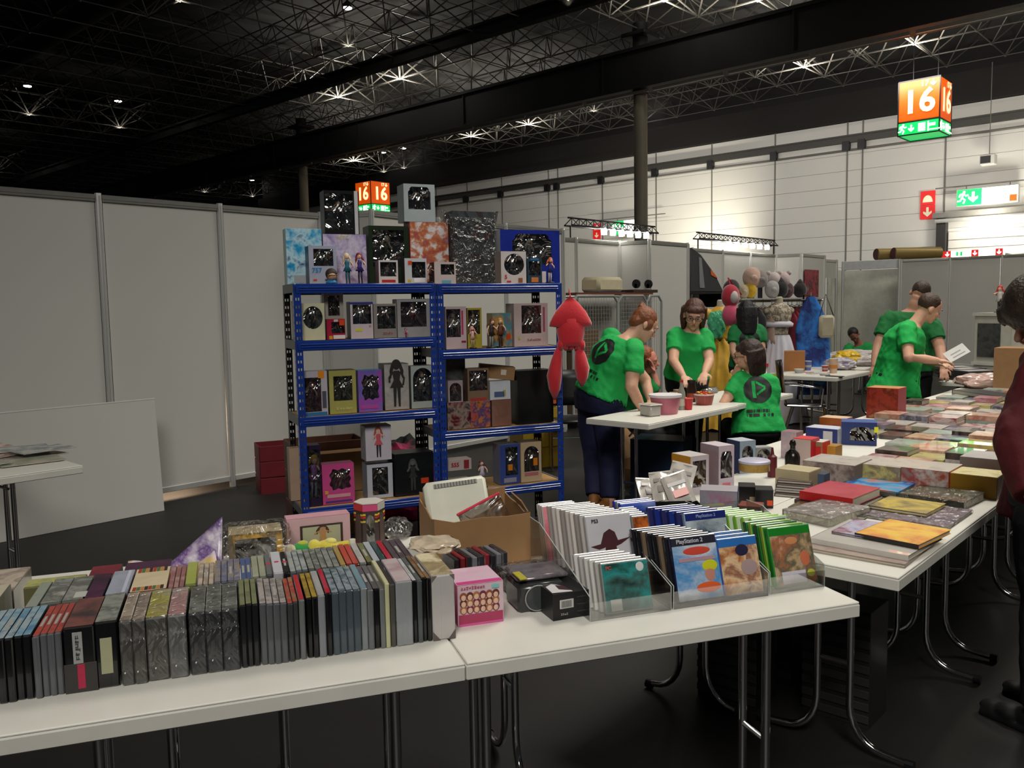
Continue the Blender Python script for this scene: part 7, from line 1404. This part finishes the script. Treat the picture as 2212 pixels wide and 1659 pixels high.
# seated woman with glasses, back to us
j = dict(head=J(1617, 768, 6.58), neck=J(1628, 800, 6.59), chest=J(1631, 845, 6.59), pel=J(1637, 925, 6.53), shL=J(1597, 822, 6.59), shR=J(1658, 828, 6.57), elL=J(1563, 872, 6.53), haL=J(1588, 812, 6.63), elR=J(1648, 885, 6.85), haR=J(1612, 868, 6.98))
p_ = j['pel']; j.update(hipL=p_-CRh*.1+CFh*.05, hipR=p_+CRh*.1+CFh*.05, knL=p_-CRh*.12+CFh*.42, knR=p_+CRh*.12+CFh*.42)
for k in ('hipL', 'hipR', 'knL', 'knR'): j[k].z = .5
j['ankL'] = V((j['knL'].x, j['knL'].y, .08)); j['ankR'] = V((j['knR'].x, j['knR'].y, .08))
pp, jj, bs = person('seated woman with brown bob and black glasses in green printed shirt, back to us', j, -CR*.82+CF*.5-CU*.05, GRNS, '0E0E12', '2E1C18', 'bob', wid=.185, dep=.125, hipw=.19, print_='back', glasses=True, hem=.05, arm=.04, seed=4)
q = jj['haL']+bs; o = MB().tube([jj['haL']*.82+jj['elL']*.18-(jj['haL']-jj['elL'])*.02, jj['haL']*.74+jj['elL']*.26], .032, 12).build('wristwatch', BLACK, pp, True)
stq = E('stool', 'black stool under the seated woman with glasses', 'stool', (p_.x, p_.y, 0), 0); MB().lathe([(.17, .36), (.19, .37), (.19, .4), (.17, .41)], 20).build('seat', BLACK, stq, True)
for a in range(4): MB().tube([(.12*cos(a*pi/2+.5), .12*sin(a*pi/2+.5), .36), (.19*cos(a*pi/2+.5), .19*sin(a*pi/2+.5), 0)], .011, 8).build('leg', CHROME, stq, True)
# person with black hair behind
j = dict(head=J(1612, 676, 8.9), neck=J(1612, 702, 8.92), chest=J(1612, 730, 8.92), pel=J(1612, 792, 8.95), shL=J(1586, 714, 8.92), shR=J(1642, 714, 8.92), elL=J(1584, 758, 8.85), haL=J(1596, 790, 8.75), elR=J(1646, 758, 8.85), haR=J(1638, 792, 8.75))
j.update(stand((1601, 805), (1624, 805), 8.95))
person('person with long black hair in dark green printed shirt by the clothes rail', j, CF*1.0+CR*.1, '0B7038', '141416', '0B0A0C', 'long', wid=.175, dep=.12, print_='back', hem=.0, arm=.04, seed=5, vox=.01)
# man sitting far back
j = dict(head=J(1845, 724, 14), neck=J(1854, 742, 14.05), chest=J(1860, 760, 14.1), pel=J(1865, 800, 14.2), shR=J(1832, 752, 14.02), shL=J(1882, 752, 14.05), elR=J(1826, 776, 13.9), haR=J(1846, 786, 13.7), elL=J(1886, 778, 13.9), haL=J(1868, 788, 13.7))
p_ = j['pel']; j.update(hipR=p_-CRh*.1, hipL=p_+CRh*.1, knR=p_-CRh*.14-CFh*.42, knL=p_+CRh*.14-CFh*.42)
for k in ('hipL', 'hipR', 'knL', 'knR'): j[k].z = .48
j['ankL'] = V((j['knL'].x, j['knL'].y, .08)); j['ankR'] = V((j['knR'].x, j['knR'].y, .08))
person('man with dark hair in green shirt sitting bent over far behind the bag heap', j, -CF*.6-CU*.7-CR*.2, '0C8A3E', '1A1A1E', '14100E', 'short', skin='8A5A48', wid=.2, dep=.13, hem=.0, seed=6, vox=.012)
stq = E('stool', 'black stool under the man sitting far back', 'stool', (p_.x, p_.y, 0), 0); MB().lathe([(.17, .34), (.19, .35), (.19, .38), (.17, .39)], 16).build('seat', BLACK, stq, True)
for a in range(4): MB().tube([(.12*cos(a*pi/2), .12*sin(a*pi/2), .34), (.19*cos(a*pi/2), .19*sin(a*pi/2), 0)], .011, 6).build('leg', CHROME, stq, True)
# tall man behind, dark green
j = dict(head=J(1986, 636, 8.0), neck=J(1972, 668, 8.02), chest=J(1966, 706, 8.05), pel=J(1964, 800, 8.1), shL=J(1920, 694, 8.05), shR=J(2013, 706, 7.95), elL=J(1897, 748, 8.0), haL=J(1889, 790, 7.9), elR=J(2030, 752, 7.85), haR=J(2037, 795, 7.7))
j.update(stand((1944, 815), (1986, 815), 8.1))
person('big man in dark green shirt and black trousers, back turned, standing behind', j, CF*.7+CR*.35-CU*.4, '09682F', '0C0C10', '3A2A22', 'buzz', skin='B88A72', wid=.235, dep=.16, hipw=.2, hem=.0, arm=.052, leg=.1, seed=7)
# man reading a slip of paper
j = dict(head=J(2006, 666, 7.12), neck=J(1976, 700, 7.15), chest=J(1952, 740, 7.16), pel=J(1934, 825, 7.2), shR=J(1958, 714, 7.0), shL=J(1966, 710, 7.34), elR=J(1963, 772, 6.88), haR=J(2024, 779, 6.85), elL=J(1990, 775, 7.3), haL=J(2030, 785, 7.08))
j.update(stand((1942, 845), (1926, 845), 7.2)); j['toeL'] = j['ankL']+CRh; j['toeR'] = j['ankR']+CRh
pp, jj, bs = person('man with short brown hair in loose bright green shirt reading a paper slip', j, CR*.85-CU*.42+CF*.05, '10A248', '0E0E12', '3E2C20', 'buzz', skin='CFA085', wid=.19, dep=.165, hipw=.17, hem=.1, arm=.046, seed=8, hemw=1.12)
P = J(2052, 770, 6.9); o = E('paper_slip', 'white paper slip held by the man in the loose green shirt', 'paper', P, YAW); vs = MB(); T = M.Rotation(-.5, 4, 'Y') @ M.Rotation(.9, 4, 'X'); MB().cbox(-.03, .15, -.05, .05, 0, .0015, .0005, T).build('sheet', C('C8C8C4', .6), o); MB().box(.01, .12, -.03, -.02, .0015, .002, T).box(.01, .1, -.0, .01, .0015, .002, T).build('printed_line', C('8A8A88'), o)
# man at the right edge, close
j = dict(head=J(2248, 672, 2.75), neck=J(2290, 740, 2.82), chest=J(2318, 850, 2.86), pel=J(2290, 1080, 2.95), shR=J(2268, 800, 2.72), shL=J(2330, 790, 3.05), elR=J(2207, 945, 2.62), haR=J(2240, 1080, 2.5), elL=J(2300, 980, 3.1), haL=J(2260, 1090, 2.95),
         hipR=J(2265, 1130, 2.85), hipL=J(2310, 1130, 3.0))
for S in 'LR': h = j['hip'+S]; j['kn'+S] = V((h.x, h.y, .48)); j['ank'+S] = V((h.x, h.y, .08)); j['toe'+S] = j['ank'+S]+CFh*.4-CRh*.2
pp, jj, bs = person('man with a dark mop of hair in maroon jacket leaning in at the right edge', j, -CR*.72-CU*.66, '4E0812', '0B0F16', '2A1E16', 'mop', skin='A87A68', wid=.2, dep=.15, hipw=.18, sleeve=.98, hem=.05, arm=.052, leg=.095, seed=9, vox=.006, shoes='0A0A0B')
b = MB(); ring_loft(b, [(jj['pel'], .2, .165, (jj['hipR']-jj['hipL']).normalized()), (jj['pel']*.5+jj['chest']*.5, .21, .168, (jj['shR']-jj['shL']).normalized()), (jj['chest'], .2, .162, (jj['shR']-jj['shL']).normalized())], None); fuse('jacket_panel', b, .01, mat('navy_panel', '0C1220', .7), pp, 2, .01, 6)
bpy.data.scenes.remove(TMP)
